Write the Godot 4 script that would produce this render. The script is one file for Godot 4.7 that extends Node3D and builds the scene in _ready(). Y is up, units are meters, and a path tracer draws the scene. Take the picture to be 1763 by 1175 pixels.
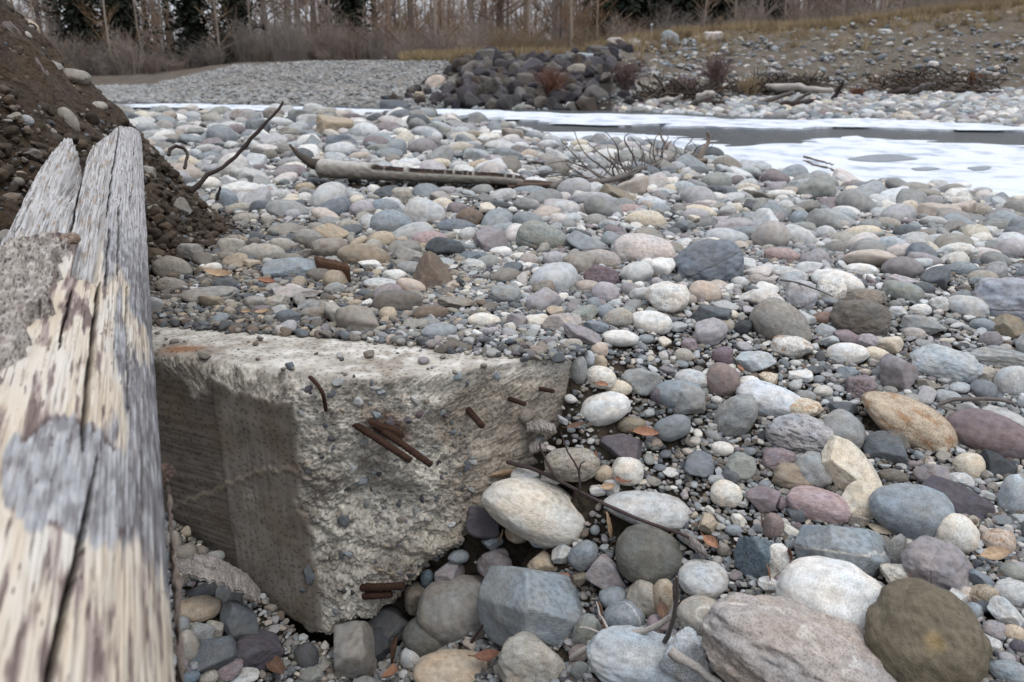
extends Node3D
# A cobble bar beside a half-frozen river: weathered log, broken concrete block, stones, far banks and winter woods.
# World: x to the side, y up, z towards the viewer; "d" below is the distance ahead, -z.

var rng := RandomNumberGenerator.new()
var na := FastNoiseLite.new()
var nb := FastNoiseLite.new()
var nc := FastNoiseLite.new()
var nd := FastNoiseLite.new()
var mats := {}
var icos := {}
var spots := {}          # hash of stone footprints on the bar: Vector2i -> PackedFloat32Array of x, d, r
const CELL := 0.14

var SHORE := PackedVector2Array([Vector2(-1.2, 16.5), Vector2(-0.5, 16.5), Vector2(-0.17, 15.9), Vector2(-0.088, 15.6), Vector2(0.013, 12.3), Vector2(0.067, 10.7), Vector2(0.17, 10.1), Vector2(0.254, 8.9), Vector2(0.304, 7.9), Vector2(0.395, 7.3), Vector2(0.44, 7.05), Vector2(0.524, 6.9), Vector2(0.642, 6.05), Vector2(1, 4.9)])
var FARS := PackedVector2Array([Vector2(-1.2, 20.5), Vector2(-0.46, 20.5), Vector2(-0.1, 18.4), Vector2(0.035, 17.8), Vector2(0.2, 17), Vector2(0.38, 15.1), Vector2(0.65, 13.8), Vector2(1.1, 13)])
var CREST := PackedVector2Array([Vector2(-1.2, -0.3), Vector2(-0.5, -0.3), Vector2(-0.43, -0.22), Vector2(-0.33, 0.36), Vector2(-0.23, 0.5), Vector2(-0.07, 0.52), Vector2(0.08, 0.56), Vector2(0.13, 0.86), Vector2(0.16, 1.02), Vector2(0.2, 1.2), Vector2(0.26, 1.37), Vector2(0.37, 1.52), Vector2(0.5, 1.95), Vector2(0.65, 2.25), Vector2(1, 2.6)])
var CRESTD := PackedVector2Array([Vector2(-0.5, 28), Vector2(-0.14, 27), Vector2(-0.06, 21.5), Vector2(0.11, 21), Vector2(0.19, 25), Vector2(0.3, 27), Vector2(1, 28)])
var BEACH := PackedVector2Array([Vector2(0.1, 0), Vector2(0.2, 0.12), Vector2(0.4, 0.42), Vector2(0.65, 0.45)])
var DIPA := PackedVector2Array([Vector2(-1, 0.3), Vector2(-0.75, 0.42), Vector2(-0.6, 0.5), Vector2(-0.45, 0.63), Vector2(-0.3, 0.66), Vector2(-0.1, 0.54), Vector2(0.1, 0.44), Vector2(0.45, 0.29), Vector2(0.8, 0.2), Vector2(1.5, 0.15)])
var DIP0 := PackedVector2Array([Vector2(-1.1, 1.9), Vector2(-0.75, 1.71), Vector2(-0.42, 1.64), Vector2(-0.1, 1.64), Vector2(0, 1.67), Vector2(0.13, 1.68), Vector2(0.4, 2), Vector2(0.8, 2.3)])
var DIP1 := PackedVector2Array([Vector2(-1.1, 1.8), Vector2(-0.75, 1.625), Vector2(-0.42, 1.47), Vector2(-0.2, 1.45), Vector2(0, 1.38), Vector2(0.1, 1.28), Vector2(0.4, 1.05), Vector2(0.8, 1)])
var TOE := PackedVector2Array([Vector2(0, -0.95), Vector2(1.5, -1.03), Vector2(2.5, -1.06), Vector2(3.05, -1.13), Vector2(3.5, -1.35), Vector2(4, -1.9), Vector2(5, -3), Vector2(7, -5.2), Vector2(12, -11)])
var SIZES := PackedVector2Array([Vector2(0.8, 0.024), Vector2(1.5, 0.03), Vector2(2.5, 0.044), Vector2(4, 0.058), Vector2(6, 0.072), Vector2(10, 0.1), Vector2(17, 0.13)])

const PAL := {
	"white": "d2d0cb", "warmwhite": "d0c9bb", "cream": "cbbda3", "palegrey": "b4b6b6", "paleblue": "a6b0b7", "whiteblue": "c0c6cc",
	"grey": "8e9191", "bluegrey": "85919a", "lilacblue": "9a9fac", "lilacgrey": "a3a3a9", "lilac": "a69ea6", "slate": "5f666d", "slateblue": "6f7884", "steelblue": "5f7584",
	"darkslate": "42474d", "darkgrey": "55565a", "taupe": "8d8376", "taupegrey": "8f8b84", "dtaupe": "6f675e", "tan": "ab987c", "tanbrown": "94836b", "brown": "776555",
	"olive": "6b5f48", "olivegrey": "6a6961", "olivetan": "8a7d64", "greygreen": "8a8f88", "greytan": "a19a8d", "pinkgrey": "a69c97", "palepink": "c4b8b4", "pink": "a88d89",
	"pinktan": "bba795", "mauve": "8b7a80", "mauvepink": "a88e90", "mauvegrey": "8e868a", "mauvebrown": "87746f", "purple": "75626b", "darkmauve": "635a62", "darkpurple": "56505a", "darkpink": "7f6b6e",
	"orangetan": "b8a284", "redbrown": "87695a", "blue": "76828e",
	"purple_twig": "4a3a38", "pale_twig": "a49c94", "grey_twig": "655d57", "dark_twig": "3a302a", "bark_brown": "6a5a50", "snag_tan": "7d6e60",
	"rust_twig": "7a4c34", "red_twig": "6e5350", "straw_twig": "9a8158",
	"tan_leaf": "a5835a", "rust_leaf": "7a4a30", "brown_leaf": "65452f", "orange_leaf": "98623c",
}
const FILL := ["grey", "bluegrey", "palegrey", "lilacgrey", "palegrey", "taupegrey", "greytan", "warmwhite", "white", "whiteblue", "mauvegrey", "slate", "pinkgrey", "paleblue", "grey", "bluegrey", "palegrey", "taupe", "slateblue", "palepink", "mauve", "greygreen", "pinktan", "whiteblue", "lilac", "grey", "paleblue", "bluegrey", "cream", "lilacgrey", "white"]


func lin(n: String) -> Color:
	var c := Color(PAL[n]).srgb_to_linear()
	var l := c.r * 0.3 + c.g * 0.6 + c.b * 0.1
	return c.lerp(Color(l, l, l), 0.36) * 1.12


func hexlin(h: String) -> Color:
	return Color(h).srgb_to_linear()


# ---------------------------------------------------------------- terrain
func tab(t: PackedVector2Array, x: float) -> float:
	if x <= t[0].x:
		return t[0].y
	for k in range(1, t.size()):
		if x <= t[k].x:
			return lerpf(t[k - 1].y, t[k].y, (x - t[k - 1].x) / (t[k].x - t[k - 1].x))
	return t[t.size() - 1].y


func ground(x: float, d: float) -> float:
	var a := x / maxf(d, 0.4)
	var ds := tab(SHORE, a)
	if d <= ds:
		var y := -0.43 * clampf((d - 2.4) / (ds - 2.4), 0.0, 1.0)
		if d < 2.35:
			var d0 := tab(DIP0, x)
			y -= tab(DIPA, x) * smoothstep(0.0, 1.0, (d0 - d) / (d0 - tab(DIP1, x)))
		var b := 1.3 * maxf(0.0, tab(TOE, d) - x)
		return y + b / (1.0 + b * 0.12)
	var df := tab(FARS, a)
	if d < df:
		return -0.43 - 0.35 * sin(PI * (d - ds) / (df - ds))
	var t := minf((d - df) / maxf(tab(CRESTD, a) - df, 0.5), 1.0)
	var be := tab(BEACH, a)
	if be > 0.0:
		t = 0.098 * t / be if t < be else 0.098 + (t - be) / (1.0 - be) * 0.902
	else:
		t = sin(t * PI * 0.5) * 0.5 + t * 0.5
	return -0.43 + (tab(CREST, a) + 0.43) * t


# ---------------------------------------------------------------- mesh helpers
class MB:
	var v := PackedVector3Array()
	var c := PackedColorArray()
	var u := PackedVector2Array()
	var i := PackedInt32Array()

	func normals() -> PackedVector3Array:
		var n := PackedVector3Array()
		n.resize(v.size())
		for k in range(0, i.size(), 3):
			var a := i[k]
			var b := i[k + 1]
			var e := i[k + 2]
			var f := (v[e] - v[a]).cross(v[b] - v[a])
			n[a] += f
			n[b] += f
			n[e] += f
		for k in n.size():
			n[k] = n[k].normalized()
		return n

	func mesh(smooth := true) -> ArrayMesh:
		if not smooth:
			var w := PackedVector3Array()
			var wc := PackedColorArray()
			for k in i:
				w.append(v[k])
				wc.append(c[k])
			v = w
			c = wc
			u = PackedVector2Array()
			i = PackedInt32Array(range(w.size()))
		var s := []
		s.resize(Mesh.ARRAY_MAX)
		s[Mesh.ARRAY_VERTEX] = v
		s[Mesh.ARRAY_NORMAL] = normals()
		if c.size():
			s[Mesh.ARRAY_COLOR] = c
		if u.size():
			s[Mesh.ARRAY_TEX_UV] = u
		s[Mesh.ARRAY_INDEX] = i
		var m := ArrayMesh.new()
		m.add_surface_from_arrays(Mesh.PRIMITIVE_TRIANGLES, s)
		return m

	func grid(nx: int, ny: int, at: Callable, flip := false) -> void:   # at(ix, iy) -> [Vector3, Color]
		var b := v.size()
		for y in ny + 1:
			for x in nx + 1:
				var p: Array = at.call(x, y)
				v.append(p[0])
				c.append(p[1])
		for y in ny:
			for x in nx:
				var k := b + y * (nx + 1) + x
				var q := [k, k + 1, k + nx + 2, k, k + nx + 2, k + nx + 1]
				if flip:
					q = [k, k + nx + 2, k + 1, k, k + nx + 1, k + nx + 2]
				i.append_array(PackedInt32Array(q))

	func tube(pts: Array, r0: float, r1: float, sides: int, col: Color, wob := 0.0) -> void:
		var b := v.size()
		var n := pts.size()
		var x := Vector3.RIGHT
		for k in n:
			var t: Vector3 = (pts[mini(k + 1, n - 1)] - pts[maxi(k - 1, 0)]).normalized()
			x = (x - t * x.dot(t))
			if x.length() < 0.1:
				x = t.cross(Vector3(0.3, 0.9, 0.2))
			x = x.normalized()
			var y := t.cross(x)
			var r := lerpf(r0, r1, float(k) / (n - 1))
			for s in sides:
				var a := TAU * s / sides
				var rr := r * (1.0 + wob * sin(a * 3.0 + k * 1.7) * cos(k * 2.3 + a))
				v.append(pts[k] + (x * cos(a) + y * sin(a)) * rr)
				c.append(col)
		for k in n - 1:
			for s in sides:
				var p := b + k * sides + s
				var q := b + k * sides + (s + 1) % sides
				i.append_array(PackedInt32Array([p, p + sides, q, q, p + sides, q + sides]))
		for e in [0, n - 1]:
			if (r0 if e == 0 else r1) < 0.002:
				continue
			var o := v.size()
			v.append(pts[e])
			c.append(col)
			for s in sides:
				var p: int = b + e * sides + s
				var q: int = b + e * sides + (s + 1) % sides
				i.append_array(PackedInt32Array([o, p, q] if e == 0 else [o, q, p]))


func ico(level: int) -> Array:
	if icos.has(level):
		return icos[level]
	var v := PackedVector3Array()
	var f := PackedInt32Array()
	if level == 0:
		var t := (1.0 + sqrt(5.0)) / 2.0
		for p in [[-1, t, 0], [1, t, 0], [-1, -t, 0], [1, -t, 0], [0, -1, t], [0, 1, t], [0, -1, -t], [0, 1, -t], [t, 0, -1], [t, 0, 1], [-t, 0, -1], [-t, 0, 1]]:
			v.append(Vector3(p[0], p[1], p[2]).normalized())
		f = PackedInt32Array([0, 11, 5, 0, 5, 1, 0, 1, 7, 0, 7, 10, 0, 10, 11, 1, 5, 9, 5, 11, 4, 11, 10, 2, 10, 7, 6, 7, 1, 8, 3, 9, 4, 3, 4, 2, 3, 2, 6, 3, 6, 8, 3, 8, 9, 4, 9, 5, 2, 4, 11, 6, 2, 10, 8, 6, 7, 9, 8, 1])
		for k in range(0, f.size(), 3):   # clockwise seen from outside
			var s := f[k + 1]
			f[k + 1] = f[k + 2]
			f[k + 2] = s
	else:
		var o := ico(level - 1)
		v = o[0].duplicate()
		var of: PackedInt32Array = o[1]
		var mid := {}
		for k in range(0, of.size(), 3):
			var m := [0, 0, 0]
			for e in 3:
				var a := of[k + e]
				var b := of[k + (e + 1) % 3]
				var key := mini(a, b) * 100000 + maxi(a, b)
				if not mid.has(key):
					mid[key] = v.size()
					v.append((v[a] + v[b]).normalized())
				m[e] = mid[key]
			f.append_array(PackedInt32Array([of[k], m[0], m[2], of[k + 1], m[1], m[0], of[k + 2], m[2], m[1], m[0], m[1], m[2]]))
	icos[level] = [v, f]
	return icos[level]


# A stone: an ellipsoid (or a blockier super-ellipsoid) cut by soft planes, roughened by noise, scaled to the half sizes "dims".
func stone_mesh(shape: String, sd: int, level: int, dims: Vector3, col: Color, extra := "") -> ArrayMesh:
	var r := RandomNumberGenerator.new()
	r.seed = sd * 7919 + 13
	var o: Array = ico(level)
	var src: PackedVector3Array = o[0]
	var p := 2.0
	var k := 8.0
	var planes: Array[Vector3] = []
	var amp := 0.05
	var fine := 0.006
	var taper := r.randf_range(-0.22, 0.22)
	var count := 0
	match shape:
		"egg":
			p = r.randf_range(1.9, 2.4)
			count = 2
			amp = 0.032
			fine = 0.003
		"blob":
			p = r.randf_range(2.1, 2.6)
			count = 4
			k = 9.0
			amp = 0.07
			fine = 0.007
		"rnd":
			p = 2.6
			count = 7
			k = 18.0
			amp = 0.06
			fine = 0.010
		"ang":
			p = 2.5
			count = 11
			k = 52.0
			amp = 0.03
			fine = 0.012
		"facet":
			p = 3.0
			k = 60.0
			amp = 0.022
			fine = 0.007
			for n in [[0.1, 1, 0.25, 0.66], [-0.9, 0.5, 0.3, 0.72], [0.75, 0.75, 0.1, 0.74], [0.15, 0.15, 1, 0.66], [-0.75, -0.15, 0.7, 0.7], [0.85, -0.1, 0.6, 0.74], [0, -0.5, 0.9, 0.75], [-0.3, 0.8, -0.6, 0.7], [0.2, -1, 0, 0.7]]:
				planes.append(Vector3(n[0], n[1], n[2]).normalized() / (n[3] * r.randf_range(0.94, 1.08)))
		"wedge":
			p = 2.2
			k = 12.0
			for n in [[-0.85, 0.45, 0.2, 0.52], [0.8, 0.55, 0.3, 0.5], [0.1, 0.3, 1, 0.6], [0, -1, 0, 0.8]]:
				planes.append(Vector3(n[0], n[1], n[2]).normalized() / n[3])
		"block":
			p = 5.0
			k = 20.0
			for n in [[0, 1, 0.2, 0.7], [0.5, 0, 0.9, 0.8], [-0.9, 0.1, 0.4, 0.85]]:
				planes.append(Vector3(n[0], n[1], n[2]).normalized() / n[3])
	for n in count:
		var d := Vector3(r.randfn(), r.randfn(), r.randfn()).normalized()
		var off := r.randf_range(0.56, 0.84) if shape == "ang" else r.randf_range(0.72, 0.95) if shape == "rnd" else r.randf_range(0.88, 1.04) if shape == "egg" else r.randf_range(0.82, 0.99)
		planes.append(d / off)
	var seedv := Vector3(r.randf(), r.randf(), r.randf()) * 100.0
	var crackn := Vector3(r.randfn() * 0.3, 1.0, r.randfn() * 0.3).normalized()
	var cracko := r.randf_range(-0.25, 0.15)
	if extra == "crack" and shape == "rnd":
		crackn = Vector3(0.9, 0.35, 0.2).normalized()
		cracko = 0.1
	var veinn := Vector3(r.randfn(), r.randfn(), r.randfn()).normalized()
	var m := MB.new()
	m.i = o[1]
	m.v.resize(src.size())
	m.c.resize(src.size())
	var lo := Vector3.ONE * 9.0
	var hi := -lo
	var rough := 2.2 if extra == "rough" else 1.0
	for j in src.size():
		var d := src[j]
		var base := pow(pow(absf(d.x), p) + pow(absf(d.y), p) + pow(absf(d.z), p), 1.0 / p)
		var acc := pow(base, k)
		for pl in planes:
			var t := pl.dot(d)
			if t > 0.3:
				acc += pow(t, k)
		var rad := pow(acc, -1.0 / k)
		var q := d + seedv
		var f := nb.get_noise_3dv(q * 60.0)
		rad *= 1.0 + amp * 2.0 * na.get_noise_3dv(q * 55.0) + fine * rough * 2.0 * f
		if extra == "rough":
			rad += 0.05 * absf(na.get_noise_3dv(q * 160.0))
		var tone := 1.0
		var mixw := 0.0
		var w := d * rad
		w.y *= 1.0 + taper * d.x
		w.z *= 1.0 + taper * 0.6 * d.x
		if extra == "crack":
			var e := absf(w.dot(crackn) - cracko + 0.06 * na.get_noise_3dv(q * 120.0))
			if e < 0.03:
				w *= 1.0 - 0.05 * (1.0 - e / 0.03)
		elif extra == "pit":
			var e := nc.get_noise_3dv(q * 190.0)
			if e > 0.32:
				w *= 1.0 - minf(0.05, (e - 0.32) * 0.25)
				tone = 0.82
		elif extra == "ring":
			var e := (d - Vector3(0.15, 0.75, 0.62).normalized()).length()
			if e < 0.5:
				w *= 0.985 - 0.02 * smoothstep(0.36, 0.3, e)
				mixw = smoothstep(0.10, 0.03, absf(e - 0.4)) * 0.6
		m.v[j] = w
		lo = lo.min(w)
		hi = hi.max(w)
		tone *= 1.0 + 0.16 * na.get_noise_3dv(q * 90.0 + Vector3(9, 0, 0)) + 0.14 * nb.get_noise_3dv(q * 110.0)
		var g := Color(col.r * tone, col.g * tone, col.b * tone)
		if extra == "vein":
			var e := absf(w.dot(veinn) - 0.1 + 0.1 * na.get_noise_3dv(q * 100.0))
			mixw = maxf(mixw, smoothstep(0.05, 0.012, e) * 0.6 + smoothstep(0.03, 0.0, absf(w.dot(crackn) + 0.2 + 0.15 * nb.get_noise_3dv(q * 30.0))) * 0.35)
		elif extra == "band":
			mixw = smoothstep(0.2, 0.9, sin(w.dot(veinn) * 22.0 + 2.0 * na.get_noise_3dv(q * 70.0))) * 0.28
		elif extra == "rough" and level > 4:
			mixw = smoothstep(0.28, 0.5, na.get_noise_3dv(q * 150.0 + Vector3(0, 40, 0))) * 0.55
		g = g.lerp(Color(0.72, 0.7, 0.66), mixw)
		if extra == "rust":
			g = g.lerp(Color(0.36, 0.19, 0.09), smoothstep(0.05, 0.45, na.get_noise_3dv(q * 85.0 + Vector3(0, 0, 30))) * 0.7)
		elif extra == "spot":
			var e := (d - Vector3(-0.25, 0.62, 0.74).normalized()).length() + 0.1 * na.get_noise_3dv(q * 120.0)
			g = g.lerp(Color(0.33, 0.23, 0.10), smoothstep(0.3, 0.06, e) * 0.6)
		else:
			var h := na.get_noise_3dv(q * 50.0 + Vector3(70, 0, 0))
			g = Color(g.r * (1.0 + 0.10 * h), g.g, g.b * (1.0 - 0.10 * h))
		m.c[j] = g
	var mid := (lo + hi) * 0.5
	var s := (hi - lo) * 0.5
	for j in m.v.size():
		m.v[j] = (m.v[j] - mid) / s * dims
	return m.mesh()


# ---------------------------------------------------------------- materials
func noise(kind: int, freq: float, oct: int, sd: int) -> FastNoiseLite:
	var n := FastNoiseLite.new()
	n.noise_type = kind
	n.frequency = freq
	n.fractal_octaves = oct
	n.seed = sd
	return n


func ramp(stops: Array) -> Gradient:
	var g := Gradient.new()
	g.offsets = PackedFloat32Array(stops.map(func(s): return s[0]))
	g.colors = PackedColorArray(stops.map(func(s): return Color(s[1])))
	return g


func tex(n: FastNoiseLite, size: int, stops: Array, h := 0) -> NoiseTexture2D:
	var t := NoiseTexture2D.new()
	t.width = size
	t.height = h if h else size
	t.seamless = true
	t.seamless_blend_skirt = 0.2
	t.noise = n
	if stops.size():
		t.color_ramp = ramp(stops)
	return t


func mat(called: String, albedo: Texture2D, bump: Texture2D, scale: float, depth: float, rough := 0.85, detail: Texture2D = null, dscale := 1.0, world := false) -> StandardMaterial3D:
	var m := StandardMaterial3D.new()
	m.resource_name = called
	m.vertex_color_use_as_albedo = true
	m.albedo_texture = albedo
	m.uv1_triplanar = true
	m.uv1_world_triplanar = world
	m.uv1_scale = Vector3.ONE * scale
	m.roughness = rough
	m.metallic_specular = 0.35
	if bump:
		m.heightmap_enabled = true
		m.heightmap_texture = bump
		m.heightmap_scale = depth
	if detail:
		m.detail_enabled = true
		m.detail_blend_mode = BaseMaterial3D.BLEND_MODE_MUL
		m.detail_albedo = detail
		m.detail_uv_layer = BaseMaterial3D.DETAIL_UV_2
		m.uv2_triplanar = true
		m.uv2_world_triplanar = world
		m.uv2_scale = Vector3.ONE * dscale
	mats[called] = m
	return m


func make_materials() -> void:
	var speck := tex(noise(FastNoiseLite.TYPE_SIMPLEX_SMOOTH, 0.09, 4, 3), 512, [[0.0, "b4b4b4"], [0.3, "dcdcdc"], [0.45, "f0f0f0"], [0.64, "ffffff"], [1.0, "ffffff"]])
	var pits := tex(noise(FastNoiseLite.TYPE_CELLULAR, 0.06, 2, 5), 512, [[0.0, "6f6d6b"], [0.2, "b4b2b0"], [0.3, "e9e8e6"], [1.0, "ffffff"]])
	var cloud := tex(noise(FastNoiseLite.TYPE_SIMPLEX_SMOOTH, 0.012, 5, 8), 512, [[0.0, "c6c3bf"], [0.35, "e4e2df"], [0.55, "f6f5f3"], [1.0, "ffffff"]])
	var streak := tex(noise(FastNoiseLite.TYPE_SIMPLEX_SMOOTH, 0.03, 4, 11), 512, [[0.0, "b9b5b0"], [0.4, "e4e2de"], [0.6, "f8f7f5"], [1.0, "ffffff"]])
	var grit := tex(noise(FastNoiseLite.TYPE_SIMPLEX_SMOOTH, 0.07, 5, 21), 512, [])
	var grain := tex(noise(FastNoiseLite.TYPE_SIMPLEX_SMOOTH, 0.25, 3, 22), 512, [])
	mat("stone_fine", speck, grain, 5.0, 0.06, 0.8, cloud, 6.0)
	mat("stone_mottled", cloud, grit, 9.0, 0.10, 0.85, speck, 11.0)
	mat("stone_pitted", pits, grit, 6.0, 0.12, 0.85, cloud, 8.0)
	var sm := mat("stone_streaky", streak, grit, 5.0, 0.12, 0.82, speck, 9.0)
	sm.uv1_scale = Vector3(4.0, 11.0, 5.0)
	mat("pebble_unit", cloud, grit, 0.35, 0.05, 0.85, speck, 0.5)
	var cells := tex(noise(FastNoiseLite.TYPE_CELLULAR, 0.045, 3, 31), 1024, [[0.0, "4a4642"], [0.12, "9b968f"], [0.3, "d6d2cc"], [0.5, "f4f2ee"], [1.0, "ffffff"]])
	var soilbump := tex(noise(FastNoiseLite.TYPE_CELLULAR, 0.05, 4, 33), 512, [])
	mat("ground", cells, soilbump, 1.3, 3.0, 0.95, cloud, 0.45, true)
	mat("concrete", tex(noise(FastNoiseLite.TYPE_CELLULAR, 0.035, 4, 41), 1024, [[0.0, "3e3d43"], [0.17, "6b6866"], [0.25, "cbc6bf"], [0.5, "f6f4ef"], [1.0, "ffffff"]]), tex(noise(FastNoiseLite.TYPE_SIMPLEX_SMOOTH, 0.05, 5, 42), 512, []), 2.6, 0.28, 0.92, speck, 3.0)
	mat("concrete_cast", pits, grain, 2.2, 0.10, 0.9, cloud, 2.0)
	mat("twig", streak, grit, 12.0, 0.1, 0.85)
	mat("bark", pits, soilbump, 9.0, 0.6, 0.92, cloud, 7.0)
	mat("leaf", cloud, grit, 14.0, 0.06, 0.7)
	mats.leaf.backlight_enabled = true
	mats.leaf.backlight = Color(0.25, 0.2, 0.12)
	mat("rust", pits, grit, 26.0, 0.25, 0.95, cloud, 30.0)
	mat("tree", streak, null, 0.6, 0.0, 0.95)
	mat("ice", tex(noise(FastNoiseLite.TYPE_SIMPLEX_SMOOTH, 0.016, 5, 51), 512, [[0.0, "aab3be"], [0.3, "d9dfe7"], [0.45, "f4f6fa"], [1.0, "ffffff"]]), tex(noise(FastNoiseLite.TYPE_SIMPLEX_SMOOTH, 0.02, 5, 52), 512, []), 0.22, 5.0, 0.55, null, 1.0, true)
	var w := mat("water", tex(noise(FastNoiseLite.TYPE_SIMPLEX_SMOOTH, 0.02, 4, 61), 512, [[0.0, "a8a8a8"], [1.0, "ffffff"]]), tex(noise(FastNoiseLite.TYPE_SIMPLEX_SMOOTH, 0.035, 4, 62), 512, []), 0.8, 9.0, 0.22, null, 1.0, true)
	w.vertex_color_use_as_albedo = false
	w.albedo_color = Color(0.36, 0.38, 0.39)
	w.metallic_specular = 0.5
	var melt := mat("melt", null, null, 1.0, 0.0, 0.25)
	melt.vertex_color_use_as_albedo = false
	melt.albedo_color = Color(0.52, 0.55, 0.58)


# ---------------------------------------------------------------- naming
var names := {}


func numbered(called: String) -> String:
	var k: int = names.get(called, -1) + 1
	names[called] = k
	return called if k == 0 else "%s_%03d" % [called, k]


func tag(o: Node3D, label: String, category: String, group := "") -> Node3D:
	o.set_meta("label", label)
	o.set_meta("category", category)
	if group:
		o.set_meta("group", group)
	return o


func obj(called: String, mesh: Mesh, material: Material, parent: Node = self, at := Vector3.ZERO) -> MeshInstance3D:
	var o := MeshInstance3D.new()
	o.name = numbered(called) if parent == self else called
	o.mesh = mesh
	o.material_override = material
	parent.add_child(o, true)
	o.position = at
	return o


func many(called: String, mesh: Mesh, material: Material, buffer: PackedFloat32Array, parent: Node = self) -> void:
	var mm := MultiMesh.new()
	mm.transform_format = MultiMesh.TRANSFORM_3D
	mm.use_colors = true
	mm.mesh = mesh
	mm.instance_count = buffer.size() / 16
	mm.buffer = buffer
	var o := MultiMeshInstance3D.new()
	o.name = numbered(called) if parent == self else called
	o.multimesh = mm
	o.material_override = material
	o.set_meta("kind", "stuff")
	parent.add_child(o, true)


func push(buf: PackedFloat32Array, t: Transform3D, c: Color) -> void:
	var b := t.basis
	var o := t.origin
	buf.append_array(PackedFloat32Array([b.x.x, b.y.x, b.z.x, o.x, b.x.y, b.y.y, b.z.y, o.y, b.x.z, b.y.z, b.z.z, o.z, c.r, c.g, c.b, 1.0]))


# ---------------------------------------------------------------- stones that are things
func claim(x: float, d: float, r: float) -> void:
	for i in range(floori((x - r) / CELL), floori((x + r) / CELL) + 1):
		for j in range(floori((d - r) / CELL), floori((d + r) / CELL) + 1):
			var key := Vector2i(i, j)
			if not spots.has(key):
				spots[key] = PackedFloat32Array()
			var a: PackedFloat32Array = spots[key]
			a.append(x)
			a.append(d)
			a.append(r)
			spots[key] = a


func clear(x: float, d: float, r: float, share: float) -> bool:
	for i in range(floori((x - r) / CELL), floori((x + r) / CELL) + 1):
		for j in range(floori((d - r) / CELL), floori((d + r) / CELL) + 1):
			var a: PackedFloat32Array = spots.get(Vector2i(i, j), PackedFloat32Array())
			for k in range(0, a.size(), 3):
				var rr := (a[k + 2] + r) * share
				var dx := a[k] - x
				var dd := a[k + 1] - d
				if dx * dx + dd * dd < rr * rr:
					return false
	return true


func rock(called: String, at: Vector3, dims: Vector3, yaw: float, roll: float, shape: String, col: String, sd: int, level: int, extra: String, label: String) -> void:
	var kind: String = "stone_pitted" if extra in ["pit", "rough", "rust"] else "stone_streaky" if extra in ["vein", "band"] else ["stone_fine", "stone_fine", "stone_mottled", "stone_streaky"][sd % 4]
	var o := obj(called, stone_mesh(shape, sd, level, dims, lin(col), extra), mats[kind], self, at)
	o.rotation = Vector3(0, yaw, 0)
	o.rotate_object_local(Vector3(0, 0, 1), roll)
	tag(o, label, "rock" if called == "rock" else "stone", "boulders on the far bank" if called == "rock" else "stones of the cobble bar")
	if called != "rock":
		var fr := (dims.x + dims.z) * 0.5
		if dims.x > dims.z * 1.3:
			for s in [-0.45, 0.45]:
				claim(at.x + cos(yaw) * dims.x * s, -at.z + sin(yaw) * dims.x * s, dims.z * 0.95)
		else:
			claim(at.x, -at.z, fr * 0.95)


func twig(called: String, col: String, label: String, category: String, parts: Array) -> void:
	var m := MB.new()
	for p in parts:
		var c := Curve3D.new()
		var pts: Array = p[0]
		for k in pts.size():
			var h: Vector3 = (pts[mini(k + 1, pts.size() - 1)] - pts[maxi(k - 1, 0)]) / 6.0
			c.add_point(pts[k], -h, h)
		c.bake_interval = 0.02
		var n := clampi(int(c.get_baked_length() / maxf(0.03, float(p[1]) * 2.5)), 6, 40)
		var line := []
		for k in n + 1:
			var q: Vector3 = c.sample_baked(c.get_baked_length() * k / n, true)
			line.append(q + Vector3(na.get_noise_1d(k * 37.0 + pts[0].x * 999.0), nb.get_noise_1d(k * 41.0 + pts[0].x * 999.0), 0) * float(p[1]) * 0.8)
		m.tube(line, p[1], p[2], 8, lin(col), 0.25)
	tag(obj(called, m.mesh(), mats.twig), label, category)


func leaf(at: Vector3, length: float, turn: float, stand: bool, col: String, sd: int, label: String) -> void:
	rng.seed = sd
	var m := MB.new()
	var curl := rng.randf_range(0.5, 1.6)
	var cup := rng.randf_range(0.5, 1.5)
	var base := lin(col)
	var wid := length * rng.randf_range(0.2, 0.28)
	m.grid(16, 8, func(i: int, j: int):
		var t := i / 16.0
		var s := j / 4.0 - 1.0
		var w: float = wid * pow(sin(PI * clampf(t * 0.96 + 0.02, 0, 1)), 0.8) * (1.0 + 0.06 * sin(t * 40.0 + j))
		var a := (t - 0.5) * curl
		var p := Vector3(sin(a) / maxf(curl, 0.01) * length, (1.0 - cos(a)) / maxf(curl, 0.01) * length * 0.9, 0)
		p += Vector3(0, absf(s) * absf(s) * w * 0.5 * cup + 0.03 * length * na.get_noise_2d(i * 30.0 + sd, j * 40.0), s * w)
		var k := 1.0 + 0.25 * na.get_noise_2d(i * 25.0 + sd, j * 60.0)
		if j == 4:
			k *= 1.25
		return [p, Color(base.r * k, base.g * k, base.b * k)])
	var stem := []
	for k in 4:
		stem.append(m.v[4 * 17] + Vector3(-length * 0.07 * k, 0.01 * length * k * k, 0))
	m.tube(stem, 0.0012, 0.0008, 5, base * 0.8)
	var o := obj("leaf", m.mesh(), mats.leaf, self, at)
	if stand:
		o.rotation = Vector3(rng.randf_range(-0.4, 0.1), rng.randf_range(-0.4, 0.4), turn + rng.randf_range(-0.25, 0.25))
	else:
		o.rotation = Vector3(rng.randf_range(0.1, 0.5), turn, rng.randf_range(-0.2, 0.3))
	tag(o, label, "leaf", "fallen leaves among the stones")


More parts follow.
